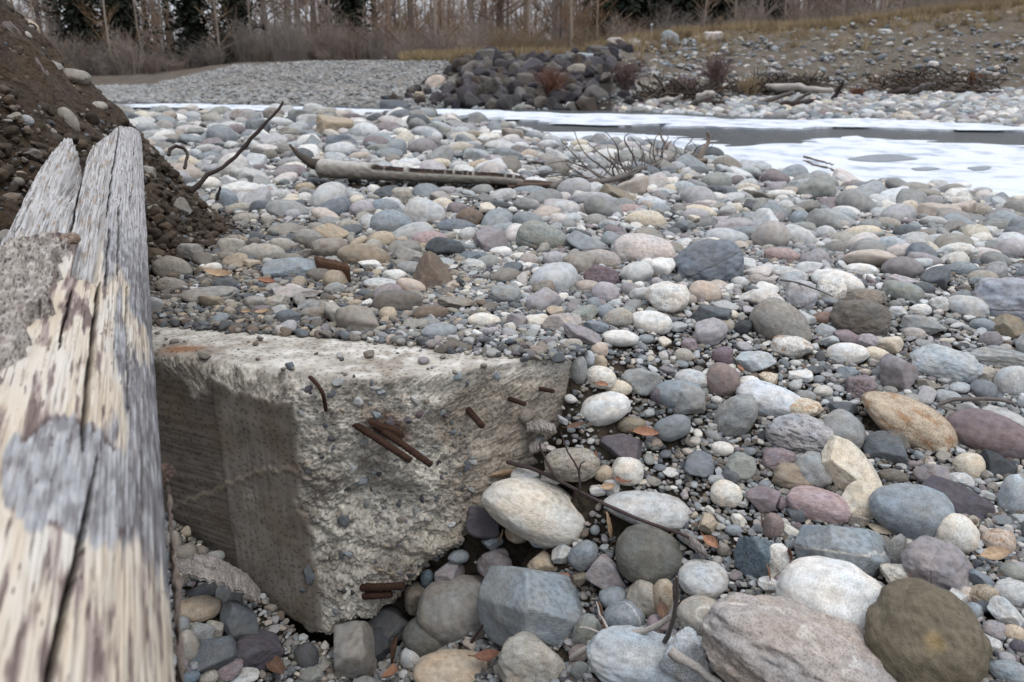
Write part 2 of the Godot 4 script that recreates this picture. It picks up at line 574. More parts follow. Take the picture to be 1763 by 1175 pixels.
func bark_slab(line: Array, half: float, lift: float, label: String) -> void:
	var m := MB.new()
	var c := Curve3D.new()
	for p in line:
		c.add_point(p)
	var n := 40
	for side in 2:
		m.grid(n, 8, func(i: int, j: int):
			var t := float(i) / n
			var q: Vector3 = c.sample_baked(c.get_baked_length() * t, false)
			var s := j / 4.0 - 1.0
			var w := half * (0.55 + 0.45 * sin(PI * t)) * (1.0 + 0.5 * na.get_noise_2d(i * 14.0, j * 5.0))
			var ridge := half * 0.14 * na.get_noise_2d(i * 9.0, j * 90.0)
			var p := q + Vector3(0.25 * s * w, (1.0 - s * s) * half * 0.35 + ridge + (0.0 if side else -half * 0.16), s * w)
			var k := 0.75 + 0.9 * absf(na.get_noise_2d(i * 11.0, j * 120.0))
			var b := lin("grey_twig") if half > 0.04 else lin("pinkgrey")
			return [p, Color(b.r * k, b.g * k, b.b * k)], side == 0)
	tag(obj("bark_piece", m.mesh(), mats.bark), label, "bark")


func rusty_bar(a: Vector3, b: Vector3) -> void:
	var m := MB.new()
	var u := (b - a)
	var up := Vector3(0, 0.022, 0)
	var side := Vector3(0.01, 0, 0.03)
	m.grid(30, 16, func(i: int, j: int):
		var t := i / 30.0
		var w := TAU * j / 16.0
		var sq := 1.0 / maxf(absf(cos(w)), absf(sin(w)))
		var e := 1.0 if i > 0 and i < 30 else 0.0
		var k := 0.8 + 0.6 * absf(na.get_noise_2d(i * 30.0, j * 30.0))
		return [a + u * t + (up * cos(w) + side * sin(w)) * sq * e * (1.0 + 0.15 * na.get_noise_2d(i * 20.0, j * 20.0)), Color(0.16 * k, 0.085 * k, 0.05 * k)], true)
	tag(obj("rusty_bar", m.mesh(), mats.rust), "flat rusty brown steel bar lying behind the two-toned slab", "scrap")


func cloudy_sky() -> ImageTexture:
	var im := Image.create(256, 128, false, Image.FORMAT_RGBF)
	var n := noise(FastNoiseLite.TYPE_SIMPLEX_SMOOTH, 0.9, 4, 77)
	for y in 128:
		var up := PI * (0.5 - (y + 0.5) / 128.0)
		for x in 256:
			var az := TAU * x / 256.0
			var d := Vector3(cos(az) * cos(up), sin(up), sin(az) * cos(up))
			var k := 0.50 + 0.06 * n.get_noise_3dv(d * Vector3(1.6, 3.0, 1.6)) + 0.85 * maxf(sin(up), 0.0)
			if up < 0.0:
				k = 0.25
			im.set_pixel(x, y, Color(0.90, 0.95, 1.05) * k)
	return ImageTexture.create_from_image(im)


# ---------------------------------------------------------------- ground, water, ice
func build_ground() -> void:
	var rows := PackedFloat32Array([-6, -4, -2.5, -1.5, -0.8, -0.3, 0.0, 0.2, 0.4])
	var d := 0.55
	while d < 400.0:
		rows.append(d)
		d += 0.024 if d < 2.6 else d * 0.013 if d < 30.0 else d * 0.12
	var cols := 300
	var m := MB.new()
	var wet := hexlin("463f37")
	var dirt := hexlin("4a3f35")
	var gravel := hexlin("8d8a86")
	var hill := hexlin("6f675d")
	var straw := hexlin("95815f")
	m.grid(cols, rows.size() - 1, func(i: int, j: int):
		var dd := rows[j]
		var a := (i / float(cols) - 0.5) * 2.0
		a = a * (0.55 + 0.45 * a * a) * 2.0
		var x := a * (maxf(dd, 0.0) + 1.2)
		var y := ground(x, maxf(dd, 0.05))
		var az := x / maxf(dd, 0.4)
		var ds := tab(SHORE, az)
		var c := wet
		if dd < ds:
			var b := tab(TOE, dd) - x
			var n := na.get_noise_2d(x * 60.0, dd * 60.0)
			c = wet.lerp(dirt, smoothstep(-0.25, 0.25, b + 0.2 * n))
			c = c.lerp(dirt, 0.8 * smoothstep(-0.3, -0.8, x) * smoothstep(3.6, 2.6, dd) * smoothstep(1.5, 1.7, dd))
			if b > -0.1:
				y += 0.085 * smoothstep(-0.1, 0.3, b) * (n + 0.9 * nb.get_noise_2d(x * 160.0, dd * 160.0) + 0.5 * absf(nb.get_noise_2d(x * 420.0, dd * 420.0)))
			y += 0.012 * nb.get_noise_2d(x * 200.0, dd * 200.0) - 0.008
			if x < 0.12 and dd > 1.45 and dd < 1.78 - (x + 0.83) * 0.2:
				y -= 0.10
		else:
			var df := tab(FARS, az)
			var dc := tab(CRESTD, az)
			var right := smoothstep(0.10, 0.16, az + 0.02 * na.get_noise_2d(x * 8.0, dd * 8.0))
			var t := (dd - df) / maxf(dc - df, 1.0)
			c = gravel.lerp(hill, right * smoothstep(0.25, 0.42, t + 0.1 * na.get_noise_2d(x * 9.0, dd * 9.0)))
			if az > -0.07 and az < 0.12 and t < 1.0:
				c = hexlin("3c3836")
			if t > 0.93:
				c = c.lerp(straw if az > -0.13 else hexlin("6b625a"), smoothstep(0.93, 1.05, t))
			if dd > df:
				y += (0.05 + 0.10 * right * smoothstep(0.0, 0.6, t)) * na.get_noise_2d(x * 30.0, dd * 30.0) + (0.03 + 0.06 * right) * nb.get_noise_2d(x * 60.0, dd * 60.0)
		var k := 1.0 + 0.3 * nb.get_noise_2d(x * 45.0, dd * 45.0)
		return [Vector3(x, y, -dd), Color(c.r * k, c.g * k, c.b * k)])
	obj("ground", m.mesh(), mats.ground).set_meta("kind", "structure")


func build_water() -> void:
	var m := MB.new()
	m.grid(80, 60, func(i: int, j: int): return [Vector3(lerpf(-30, 34, i / 80.0), -0.434 + 0.003 * na.get_noise_2d(i * 70.0, j * 70.0), -lerpf(3.4, 22.0, j / 60.0)), Color.WHITE])
	obj("water", m.mesh(), mats.water).set_meta("kind", "structure")


var pools: Array[Vector3] = []


func ice_shelf(outline: PackedVector2Array, label: String) -> void:
	# outline in (x, d); ragged, then a slab with a rounded lip over the water
	var ring := PackedVector2Array()
	for k in outline.size():
		var a := outline[k]
		var b := outline[(k + 1) % outline.size()]
		var n := clampi(int(a.distance_to(b) / 0.12), 1, 30)
		for s in n:
			var p := a.lerp(b, float(s) / n)
			ring.append(p + Vector2(na.get_noise_2d(p.x * 90.0, p.y * 90.0), nb.get_noise_2d(p.x * 40.0, p.y * 40.0)) * 0.18)
	var area := 0.0
	for k in ring.size():
		area += ring[k].cross(ring[(k + 1) % ring.size()])
	if area < 0.0:
		ring.reverse()
	var m := MB.new()
	var tri := Geometry2D.triangulate_polygon(ring)
	var white := Color(0.60, 0.62, 0.65)
	var n := ring.size()
	for k in n:
		m.v.append(Vector3(ring[k].x, -0.402, -ring[k].y))
		m.c.append(white)
	for t in range(0, tri.size(), 3):
		var a := ring[tri[t]]
		var b := ring[tri[t + 1]]
		var e := ring[tri[t + 2]]
		if (b - a).cross(e - a) > 0:   # in (x, d) seen from above, d runs away from the viewer
			m.i.append_array(PackedInt32Array([tri[t], tri[t + 2], tri[t + 1]]))
		else:
			m.i.append_array(PackedInt32Array([tri[t], tri[t + 1], tri[t + 2]]))
	for k in n:
		m.v.append(Vector3(ring[k].x, -0.402, -ring[k].y))
		m.v.append(Vector3(ring[k].x, -0.46, -ring[k].y))
		m.c.append_array(PackedColorArray([white, white * 0.9]))
	for k in n:
		var p := n + k * 2
		var q := n + ((k + 1) % n) * 2
		m.i.append_array(PackedInt32Array([p, q, p + 1, q, q + 1, p + 1]))
	var o := obj("ice_shelf", m.mesh(), mats.ice)
	tag(o, label, "ice", "ice on the river")
	# wind-packed lumps of snow and refrozen ridges lying on the shelf, one skin with it
	rng.seed = n * 31
	var box := Rect2(ring[0], Vector2.ZERO)
	for p in ring:
		box = box.expand(p)
	var lumps := MB.new()
	for t in 200:
		var p := Vector2(rng.randf_range(box.position.x, box.end.x), rng.randf_range(box.position.y, box.end.y))
		if not Geometry2D.is_point_in_polygon(p, ring) or p.x > 9.0:
			continue
		var rx := rng.randf_range(0.2, 0.9)
		var rz := rx * rng.randf_range(0.15, 0.4)
		var hh := rng.randf_range(0.008, 0.022)
		var near_pool := false
		for q in pools:
			if absf(q.x - p.x) < q.z + rx and absf(q.y - p.y) < 0.25 + rz:
				near_pool = true
		if near_pool:
			continue
		var b := lumps.v.size()
		for ringk in 4:
			for s in 12:
				var q := ringk / 3.0
				var ang := TAU * s / 12
				var w := 1.0 + 0.3 * sin(ang * 3.0 + t)
				lumps.v.append(Vector3(p.x + cos(ang) * rx * q * w, -0.404 + hh * (1.0 - q * q), -p.y + sin(ang) * rz * q * w))
				lumps.c.append(white * rng.randf_range(0.97, 1.03))
		for ringk in 3:
			for s in 12:
				var u := b + ringk * 12 + s
				var v := b + ringk * 12 + (s + 1) % 12
				lumps.i.append_array(PackedInt32Array([u, u + 12, v, v, u + 12, v + 12]))
	if lumps.v.size():
		var l := obj("snow_drift", lumps.mesh(), mats.ice, o)
		l.set_meta("kind", "stuff")


func melt_pool(outline: PackedVector2Array) -> void:
	var mid := Vector2.ZERO
	for p in outline:
		mid += p / outline.size()
	pools.append(Vector3(mid.x, mid.y, absf(outline[0].x - mid.x)))
	var m := MB.new()
	var tri := Geometry2D.triangulate_polygon(outline)
	for p in outline:
		m.v.append(Vector3(p.x, -0.397, -p.y))
		m.c.append(Color.WHITE)
	for t in range(0, tri.size(), 3):
		m.i.append_array(PackedInt32Array([tri[t], tri[t + 1], tri[t + 2]]))
	obj("water_pool", m.mesh(), mats.melt).set_meta("kind", "structure")


# ---------------------------------------------------------------- the weathered log
const LOG_N := Vector3(-0.381, 0.178, -0.456)
const LOG_F := Vector3(-1.259, 0.332, -2.465)
const LOG_R := 0.125
const LOG_END := [[-1.6, 0.7], [-1.0, 0.7], [-0.85, 0.76], [-0.62, 0.85], [-0.5, 0.83], [-0.35, 0.755], [-0.2, 0.69], [-0.05, 0.735], [0.1, 0.8], [0.3, 0.88], [0.45, 0.94], [0.7, 1.02], [0.85, 1.08], [0.95, 1.13], [1.1, 1.1], [1.3, 1.0], [1.6, 0.9]]


const LOG_CRACKS := [[0.06, 0.265, 36.5, 36.0, 0.022], [-0.4, 0.06, 12.0, 43.0, 0.022], [0.205, 0.30, 56.0, 56.0, 0.018], [0.30, 0.5, 48.0, 46.0, 0.016], [0.012, 0.105, 66.0, 66.0, 0.008], [0.12, 0.2, 57.0, 57.0, 0.010], [0.36, 0.7, 14.0, 10.0, 0.012], [0.34, 0.75, -33.0, -36.0, 0.014], [0.42, 1.0, 36.0, 40.0, 0.012], [0.27, 0.40, 40.0, 39.0, 0.012], [-0.2, 0.1, -6.0, 2.0, 0.006], [0.4, 0.8, -52.0, -55.0, 0.014], [0.15, 0.24, 22.0, 22.0, 0.006], [0.30, 0.9, 70.0, 78.0, 0.010], [0.5, 0.95, 58.0, 64.0, 0.008]]


func log_f(th: float) -> float:   # -1 at the far edge, 1 at the near edge of the side that faces up
	var a := th - deg_to_rad(13.0)
	return sin(a) if absf(a) < PI * 0.5 else signf(a) * (2.0 - absf(sin(a)))


func log_end(f: float) -> float:
	for k in range(1, LOG_END.size()):
		if f <= LOG_END[k][0]:
			return lerpf(LOG_END[k - 1][1], LOG_END[k][1], clampf((f - LOG_END[k - 1][0]) / (LOG_END[k][0] - LOG_END[k - 1][0]), 0, 1))
	return 1.0


func log_inner(s: float, f: float) -> float:   # 1 where the outer layer has broken away
	var e := 0.357 + 0.008 * na.get_noise_1d(f * 300.0)
	if f > 0.13:
		e = 0.264
	if f > 0.37:
		return 0.0
	return smoothstep(e - 0.002, e + 0.002, s)


func log_crack(s: float, th: float) -> float:
	var best := 0.0
	for c in LOG_CRACKS:
		if s < c[0] or s > c[1]:
			continue
		var t: float = (s - c[0]) / (c[1] - c[0])
		var mid := deg_to_rad(lerpf(c[2], c[3], t)) + 0.018 * na.get_noise_1d(s * 900.0 + c[2] * 50.0)
		var w: float = c[4] * minf(1.0, minf(t, 1.0 - t) * 9.0 + (0.3 if c[4] > 0.02 else 0.0))
		best = maxf(best, 1.0 - smoothstep(w * 0.5, w * 1.1, absf(th - mid)))
	return best


func log_radius(s: float, th: float) -> float:
	var f := log_f(th)
	var inn := log_inner(s, f)
	var up := smoothstep(0.36, 0.6, s)
	var r := LOG_R * (1.0 + 0.02 * na.get_noise_2d(s * 90.0, th * 40.0))
	r -= inn * (0.013 + 0.010 * absf(na.get_noise_2d(s * 60.0, th * 700.0)) + 0.006 * absf(nb.get_noise_2d(s * 120.0, th * 500.0)))
	r -= up * (1.0 - inn) * 0.006 * absf(nb.get_noise_2d(s * 70.0, th * 350.0))
	r += 0.0012 * nb.get_noise_2d(s * 200.0, th * 500.0)
	if inn > 0.5 and s > 0.42:   # the hollow in the broken end
		r -= 0.045 * smoothstep(0.42, 0.66, s) * smoothstep(0.24, 0.05, absf(f + 0.22))
	r -= 0.022 * log_crack(s, th)
	return r


func log_point(s: float, th: float, r: float) -> Vector3:
	var u := (LOG_F - LOG_N).normalized()
	var side := Vector3.UP.cross(-u).normalized() * -1.0
	side = u.cross(Vector3.UP).normalized()
	var up := side.cross(u).normalized()
	return LOG_N + (LOG_F - LOG_N) * s + (up * cos(th) + side * sin(th)) * r


func log_colors() -> Array:
	var w := 1040
	var h := 560
	var im := Image.create(w, h, false, Image.FORMAT_RGB8)
	var hm := Image.create(w, h, false, Image.FORMAT_L8)
	var tan := Color("bcae9b")
	var pale := Color("cac3b7")
	var purple := Color("8a7a76")
	var brown := Color("a08e79")
	var grey := Color("98989a")
	var greyd := Color("625f61")
	var greyl := Color("c3c2c3")
	var inner := Color("b3b1b0")
	for x in w:
		var s := pow((x + 0.5) / w, 1.0 / 0.6) * 1.3 - 0.12
		var sm := s * 2.2
		for y in h:
			var th := deg_to_rad(lerpf(-100.0, 125.0, (y + 0.5) / h))
			var f := log_f(th)
			var cm := th * LOG_R
			var fine := na.get_noise_2d(sm * 280.0, cm * 15000.0)
			var streak := na.get_noise_2d(sm * 150.0 + 500.0, cm * 3000.0)
			var patch := na.get_noise_2d(sm * 210.0 + 900.0, cm * 2400.0)
			var big := na.get_noise_2d(sm * 170.0, cm * 500.0 + 300.0)
			var spot := nb.get_noise_2d(sm * 210.0, cm * 1500.0)
			var c := tan.lerp(pale, clampf(0.5 + streak * 0.8 + big * 0.8, 0, 1))
			c = c.lerp(brown, smoothstep(0.1, 0.55, streak * 0.8 + 0.5 * spot) * 0.5)
			var zone := 0.17 * smoothstep(0.09, 0.16, s) * smoothstep(0.55, 0.2, f) + 0.10 * smoothstep(0.02, -0.03, s) * smoothstep(0.3, 0.6, f) - 0.05 * smoothstep(0.08, 0.0, s) * smoothstep(0.4, 0.1, f)
			c = c.lerp(purple, smoothstep(0.17, 0.36, patch + 0.4 * spot + 0.2 * fine + zone) * 0.72)
			c = c.lerp(Color("5d504c"), smoothstep(0.40, 0.55, patch + 0.7 * spot - 0.3 * fine + zone) * 0.7)
			c = c.lerp(greyl, smoothstep(0.1, 0.5, -patch * 0.6 + big) * 0.22)
			# weathered grey: the flank, the far half, and two patches
			var g := smoothstep(0.58, 0.72, f + 0.2 * big + 0.28 * patch + 0.1 * fine) * smoothstep(0.0, 0.02, s - 0.012 + 0.03 * patch + 0.02 * big)
			g *= 1.0 - 0.9 * smoothstep(1.1, 0.8, Vector2((s - 0.232) / 0.035, (f - 0.79) / 0.13).length() + 0.5 * patch + 0.3 * spot)
			g = maxf(g, smoothstep(0.26, 0.33, s + 0.06 * patch + 0.04 * big) * smoothstep(0.3, 0.42, f + 0.1 * patch))
			var e := Vector2((s - 0.044 - 0.01 * big) / 0.042, (f - 0.38) / 0.40).length() + 0.14 * patch + 0.08 * fine + 0.16 * spot
			g = maxf(g, smoothstep(1.04, 0.94, e))
			var rim := smoothstep(0.09, 0.0, absf(e - 1.0)) * 0.8
			var mott := nb.get_noise_2d(sm * 340.0 + 40.0, cm * 1500.0)
			var gc := grey.lerp(greyd, smoothstep(-0.15, 0.5, mott + 0.5 * spot + 0.25 * streak) * 0.6).lerp(greyl, smoothstep(0.08, 0.5, -mott + 0.25 * fine + 0.3 * big) * 0.45)
			gc = gc.lerp(greyd, 0.5 * smoothstep(0.55, 0.75, f) * smoothstep(0.5, 0.3, s) * smoothstep(-0.4, 0.3, big + spot))
			c = c.lerp(gc, g)
			c = c.lerp(Color("4e4341"), rim * smoothstep(-0.1, 0.4, patch + spot))
			c = c.lerp(Color("453a36"), smoothstep(0.28, 0.35, s + 0.03 * patch) * smoothstep(0.12, -0.05, f) * 0.8 * smoothstep(-0.5, 0.1, spot + streak))
			var inn := log_inner(s, f)
			var upper := smoothstep(0.36, 0.5, s) * (1.0 - inn)
			if inn + upper > 0.0:
				var ic := inner.lerp(Color("6c6866"), smoothstep(0.05, 0.5, fine + 0.3 * streak) * 0.5).lerp(Color("cacaca"), smoothstep(0.1, 0.5, -fine + 0.4 * big) * 0.5)
				ic = ic.lerp(Color("8a7461"), smoothstep(0.2, 0.5, spot + 0.5 * patch) * 0.5)
				c = c.lerp(ic, inn)
				c = c.lerp(ic.lerp(greyl, 0.35), upper * 0.7)
			c = c.lerp(Color("1d1917"), log_crack(s, th) * 0.85)
			c = c.lerp(Color("574a44"), smoothstep(0.36, 0.55, fine + 0.4 * spot) * 0.4 * (1.0 - inn))
			var line := absf(na.get_noise_2d(sm * 60.0 + 70.0, cm * 3600.0 + 900.0))
			c = c.lerp(Color("3b3230"), smoothstep(0.014, 0.004, line) * smoothstep(0.05, 0.3, big + 0.5 * spot + 0.15) * 0.75)
			im.set_pixel(x, y, c)
			var hv := 0.5 + 0.3 * fine + 0.18 * smoothstep(0.15, 0.3, patch + 0.4 * spot + 0.2 * fine + zone) - 0.3 * smoothstep(0.014, 0.004, absf(na.get_noise_2d(sm * 60.0 + 70.0, cm * 3600.0 + 900.0))) + (0.25 * spot if inn < 0.5 else 0.5 * streak)
			hm.set_pixel(x, y, Color(hv, hv, hv))
	return [im, hm]


func build_log() -> void:
	var ims := log_colors()
	var wood := StandardMaterial3D.new()
	wood.resource_name = "log_wood"
	wood.albedo_color = Color(0.95, 0.95, 0.95)
	wood.albedo_texture = ImageTexture.create_from_image(ims[0])
	wood.texture_repeat = false
	wood.heightmap_enabled = true
	wood.heightmap_texture = ImageTexture.create_from_image(ims[1])
	wood.heightmap_scale = 0.35
	wood.roughness = 0.8
	wood.metallic_specular = 0.3
	var ths := PackedFloat32Array()
	for k in 30:
		ths.append(deg_to_rad(lerpf(-180.0, -100.0, k / 30.0)))
	for k in 420:
		ths.append(deg_to_rad(lerpf(-100.0, 125.0, k / 420.0)))
	for k in 22:
		ths.append(deg_to_rad(lerpf(125.0, 180.0, k / 21.0)))
	var n := 300
	var m := MB.new()
	m.u.resize((ths.size()) * (n + 4))
	var uv := PackedVector2Array()
	m.grid(ths.size() - 1, n + 3, func(i: int, j: int):
		var th := ths[i]
		var f := log_f(th)
		var end := log_end(f) + 0.018 * na.get_noise_1d(th * 1400.0) + 0.02 * absf(nb.get_noise_1d(th * 900.0))
		var t := minf(float(j) / n, 1.0)
		var s := lerpf(-0.32, end, t)
		var r := log_radius(s, th)
		if j > n:
			r *= [0.75, 0.45, 0.2][j - n - 1]
			s = lerpf(end, 0.6, [0.1, 0.45, 1.0][j - n - 1])
		elif t > 0.985:
			r *= 0.93
		uv.append(Vector2(pow(clampf((s + 0.12) / 1.3, 0.0, 1.0), 0.6), (rad_to_deg(th) + 100.0) / 225.0))
		return [log_point(s, th, r), Color.WHITE])
	m.u = uv
	m.c = PackedColorArray()
	var log := obj("weathered_log", m.mesh(), wood)
	tag(log, "thick weathered grey and tan log with broken end beside the concrete block", "log")
	# loose bark still clinging to the far shoulder
	var b := MB.new()
	var keep := {}
	var nx := 190
	var ny := 170
	b.grid(nx, ny, func(i: int, j: int):
		var s := lerpf(0.05, 0.345, j / float(ny))
		var th := deg_to_rad(lerpf(-110.0, 20.0, i / float(nx)))
		var f := log_f(th)
		var edge := minf((0.325 + 0.02 * f + 0.03 * na.get_noise_1d(f * 200.0) - s) * 9.0, 0.05 - 1.4 * maxf(0.0, 0.25 - s) - f + 0.16 * na.get_noise_2d(s * 800.0, 7.0) + 0.08 * nb.get_noise_2d(s * 900.0, 3.0))
		edge = minf(edge, (s - 0.07) * 6.0)
		keep[j * (nx + 1) + i] = edge > -0.02
		var lay := 0.5 + 0.8 * na.get_noise_2d(s * 1100.0, th * 130.0) + 0.5 * nb.get_noise_2d(s * 600.0, th * 70.0)
		var layer := floorf(lay * 6.0)
		var part := lay * 6.0 - layer
		var flake := nb.get_noise_2d(s * 1500.0, th * 320.0)
		var hgt := 0.002 + smoothstep(-0.02, 0.08, edge) * (0.005 + 0.0034 * (layer + smoothstep(0.0, 0.22, part)) + 0.002 * flake)
		var k := 0.9 + 0.35 * flake
		var c := hexlin("4a403b").lerp([hexlin("cac4be"), hexlin("b5ada6"), hexlin("d2ccc7"), hexlin("a59b95")][posmod(int(layer), 4)], smoothstep(0.03, 0.25, part))
		return [log_point(s, th, LOG_R + hgt - 0.004), Color(c.r * k, c.g * k, c.b * k)])
	var idx := PackedInt32Array()
	for t in range(0, b.i.size(), 3):
		if keep[b.i[t]] and keep[b.i[t + 1]] and keep[b.i[t + 2]]:
			idx.append_array(PackedInt32Array([b.i[t], b.i[t + 1], b.i[t + 2]]))
	b.i = idx
	obj("bark", b.mesh(), mats.bark, log)
	# strips of inner bark along the lower edge
	var st := MB.new()
	for k in 3:
		var s0: float = [-0.07, -0.02, 0.03][k]
		st.grid(24, 4, func(i: int, j: int):
			var s := s0 + 0.09 * i / 24.0
			var th := deg_to_rad(101.0 + 5.0 * (j - 2) / 2.0 + 4.0 * na.get_noise_2d(s * 900.0, k * 50.0))
			var g := 0.8 + 0.5 * nb.get_noise_2d(s * 2000.0, j * 60.0)
			return [log_point(s, th, LOG_R + 0.004 + 0.008 * absf(na.get_noise_2d(s * 1500.0, j * 40.0 + k * 99.0)) + (0.006 if j == 4 else 0.0)), Color(0.30 * g, 0.24 * g, 0.21 * g)])
	obj("bark_strip", st.mesh(), mats.bark, log)
	# knots and stubs
	var knot := stone_mesh("rnd", 77, 4, Vector3(0.012, 0.010, 0.016), hexlin("a08d80"), "rough")
	obj("knot", knot, mats.bark, log, log_point(0.335, deg_to_rad(16.0), LOG_R + 0.004))
	var stub := stone_mesh("ang", 78, 4, Vector3(0.008, 0.013, 0.016), hexlin("6d5c54"), "rough")
	obj("broken_stub", stub, mats.bark, log, log_point(0.135, deg_to_rad(104.0), LOG_R + 0.004))
	obj("broken_stub", stone_mesh("ang", 79, 4, Vector3(0.014, 0.016, 0.03), hexlin("5a4a44"), "rough"), mats.bark, log, log_point(0.09, deg_to_rad(-20.0), LOG_R + 0.002))
	obj("broken_stub", stone_mesh("ang", 80, 4, Vector3(0.012, 0.014, 0.02), hexlin("5a4a44"), "rough"), mats.bark, log, log_point(0.06, deg_to_rad(-18.0), LOG_R + 0.002))


# ---------------------------------------------------------------- the broken concrete block
const AGGREGATE := [[-0.4391, -0.4506, -1.46, 0.0139, 0.0277, "slate", 0.2], [-0.3034, -0.2308, -1.46, 0.0217, 0.0145, "bluegrey", 0], [-0.0994, -0.2192, -1.5061, 0.0086, 0.0154, "slate", -0.3], [-0.3555, -0.3198, -1.46, 0.0129, 0.0154, "slate", 0.5], [-0.3035, -0.0428, -1.46, 0.011, 0.0128, "palegrey", 0], [-0.2521, -0.0151, -1.46, 0.0127, 0.0069, "bluegrey", 0], [-0.4032, -0.0151, -1.46, 0.0115, 0.0162, "darkpurple", -0.3], [-0.2717, -0.0759, -1.46, 0.0105, 0.0093, "bluegrey", 0], [-0.2394, -0.0849, -1.46, 0.0105, 0.0117, "darkmauve", 0.2], [-0.2002, -0.0847, -1.465, 0.0106, 0.0082, "darkmauve", 0], [-0.3644, -0.1277, -1.46, 0.01, 0.0071, "darkpurple", 0.3], [-0.3275, -0.1942, -1.46, 0.0138, 0.015, "palegrey", 0], [-0.2171, -0.2942, -1.4618, 0.0061, 0.0153, "slate", -0.15], [-0.1894, -0.2767, -1.4723, 0.0055, 0.0116, "darkpurple", 0], [-0.167, -0.279, -1.481, 0.0068, 0.0117, "slate", -0.4], [-0.4575, -0.5018, -1.46, 0.0095, 0.0089, "slate", 0], [-0.3674, -0.3989, -1.46, 0.0062, 0.0119, "slate", 0.1], [-0.3773, -0.0965, -1.46, 0.007, 0.007, "slate", 0], [-0.334, 0.0171, -1.46, 0.0172, 0.008, "grey", 0], [-0.0963, -0.0011, -1.5056, 0.0118, 0.0095, "bluegrey", 0.5], [-0.1401, -0.3472, -1.4919, 0.0101, 0.005, "palegrey", 0.5], [-0.1762, -0.1704, -1.476, 0.0072, 0.006, "paleblue", 0], [-0.0733, -0.0175, -1.5147, 0.0083, 0.0107, "slate", 0.4], [-0.0139, -0.0138, -1.5375, 0.0072, 0.0097, "bluegrey", 0.3], [-0.2728, -0.334, -1.46, 0.0086, 0.0062, "mauve", 0], [-0.2382, -0.3844, -1.46, 0.01, 0.0062, "bluegrey", 0], [-0.3021, -0.4136, -1.46, 0.0063, 0.005, "slate", 0], [-0.3552, -0.4581, -1.46, 0.0088, 0.0063, "taupe", 0]]
const RUST := Vector3(-0.2532, -0.103, -1.452)
const BLOCK_C := Vector3(-0.45, -0.30, -1.62)
var block_planes: Array = []   # [normal / offset] : top, form face, broken A, broken B, undercut, bottom, chamfer, end, start, back


func block_setup() -> void:
	for e in [[Vector3(0, 1, 0), Vector3(0, 0, -1.5)], [Vector3(-0.43, 0, 0.903), Vector3(-0.46, 0, -1.463)], [Vector3(0.07, 0.02, 0.997), Vector3(-0.35, 0, -1.458)], [Vector3(0.353, 0.05, 0.936), Vector3(-0.10, 0, -1.512)],
			[Vector3(0.55, -0.62, 0.56), Vector3(-0.19, -0.43, -1.455)], [Vector3(-0.1, -1, 0.12), Vector3(-0.45, -0.605, -1.46)], [Vector3(-0.22, 0.75, 0.63), Vector3(-0.52, -0.022, -1.50)], [Vector3(1, 0.1, 0.3), Vector3(0.15, 0, -1.61)],
			[Vector3(-1, 0, 0), Vector3(-1.05, 0, -1.7)], [Vector3(0.19, 0.5, -0.9), Vector3(-0.2, 0, -1.675)]]:
		var n: Vector3 = e[0].normalized()
		block_planes.append(n / n.dot(e[1] - BLOCK_C))


func block_at(dir: Vector3) -> Array:   # [point, broken 0..1, form face 0..1, top 0..1]
	var d := dir.normalized()
	var acc := 0.0
	var ft := 0.0
	var ff := 0.0
	for k in block_planes.size():
		var t: float = block_planes[k].dot(d)
		if t > 0.6:
			var w := pow(t, 46.0)
			acc += w
			if k == 0:
				ft = w
			elif k == 1:
				ff = w
	if acc == 0.0:
		for k in block_planes.size():
			acc += pow(maxf(0.0, block_planes[k].dot(d)), 46.0)
	var rad := pow(acc, -1.0 / 46.0)
	var p := BLOCK_C + d * rad
	var top := smoothstep(0.3, 0.85, ft / acc + 0.25 * na.get_noise_3dv(p * 700.0))
	var form := smoothstep(0.25, 0.8, ff / acc + 0.3 * na.get_noise_3dv(p * 500.0) + 0.45 * na.get_noise_3dv(p * 190.0) - 0.6 * smoothstep(-0.09, -0.02, p.y + 0.04 * na.get_noise_1d(p.x * 600.0)))
	var broken := 1.0 - maxf(top, form)
	var off := broken * (0.016 * na.get_noise_3dv(p * 450.0) + 0.020 * nb.get_noise_3dv(p * 420.0) + 0.012 * absf(nb.get_noise_3dv(p * 1300.0)) - 0.008)
	off += top * 0.002 * na.get_noise_3dv(p * 400.0) + form * 0.0006 * nb.get_noise_3dv(p * 400.0)
	if p.z > -1.64 and broken > 0.2:   # spalled hollows
		off -= 0.014 * smoothstep(0.10, 0.02, Vector2((p.x + 0.085) * 0.9, p.y + 0.13).length()) * broken
		off -= 0.010 * smoothstep(0.08, 0.02, Vector2(p.x - 0.06, (p.y + 0.09) * 0.9).length()) * broken
		off -= 0.028 * smoothstep(0.09, 0.03, Vector2((p.x + 0.27) * 0.8, p.y + 0.27).length()) * broken
		off += 0.014 * smoothstep(0.10, 0.03, Vector2(p.x + 0.33, (p.y + 0.5) * 0.8).length()) * broken
	if form > 0.4:   # joint of the form boards and the ridge of mortar that leaked along a crack
		off -= 0.004 * smoothstep(-0.622, -0.640, p.x + 0.004 * na.get_noise_1d(p.y * 3000.0))
		var ry := -0.225 - (-0.53 - p.x) * 0.62 if p.x < -0.53 else -0.225 + (p.x + 0.53) * 0.25
		off += 0.003 * smoothstep(0.012, 0.0, absf(p.y - ry + 0.012 * na.get_noise_1d(p.x * 2500.0))) * form
	return [p + d * off, broken, form, top]


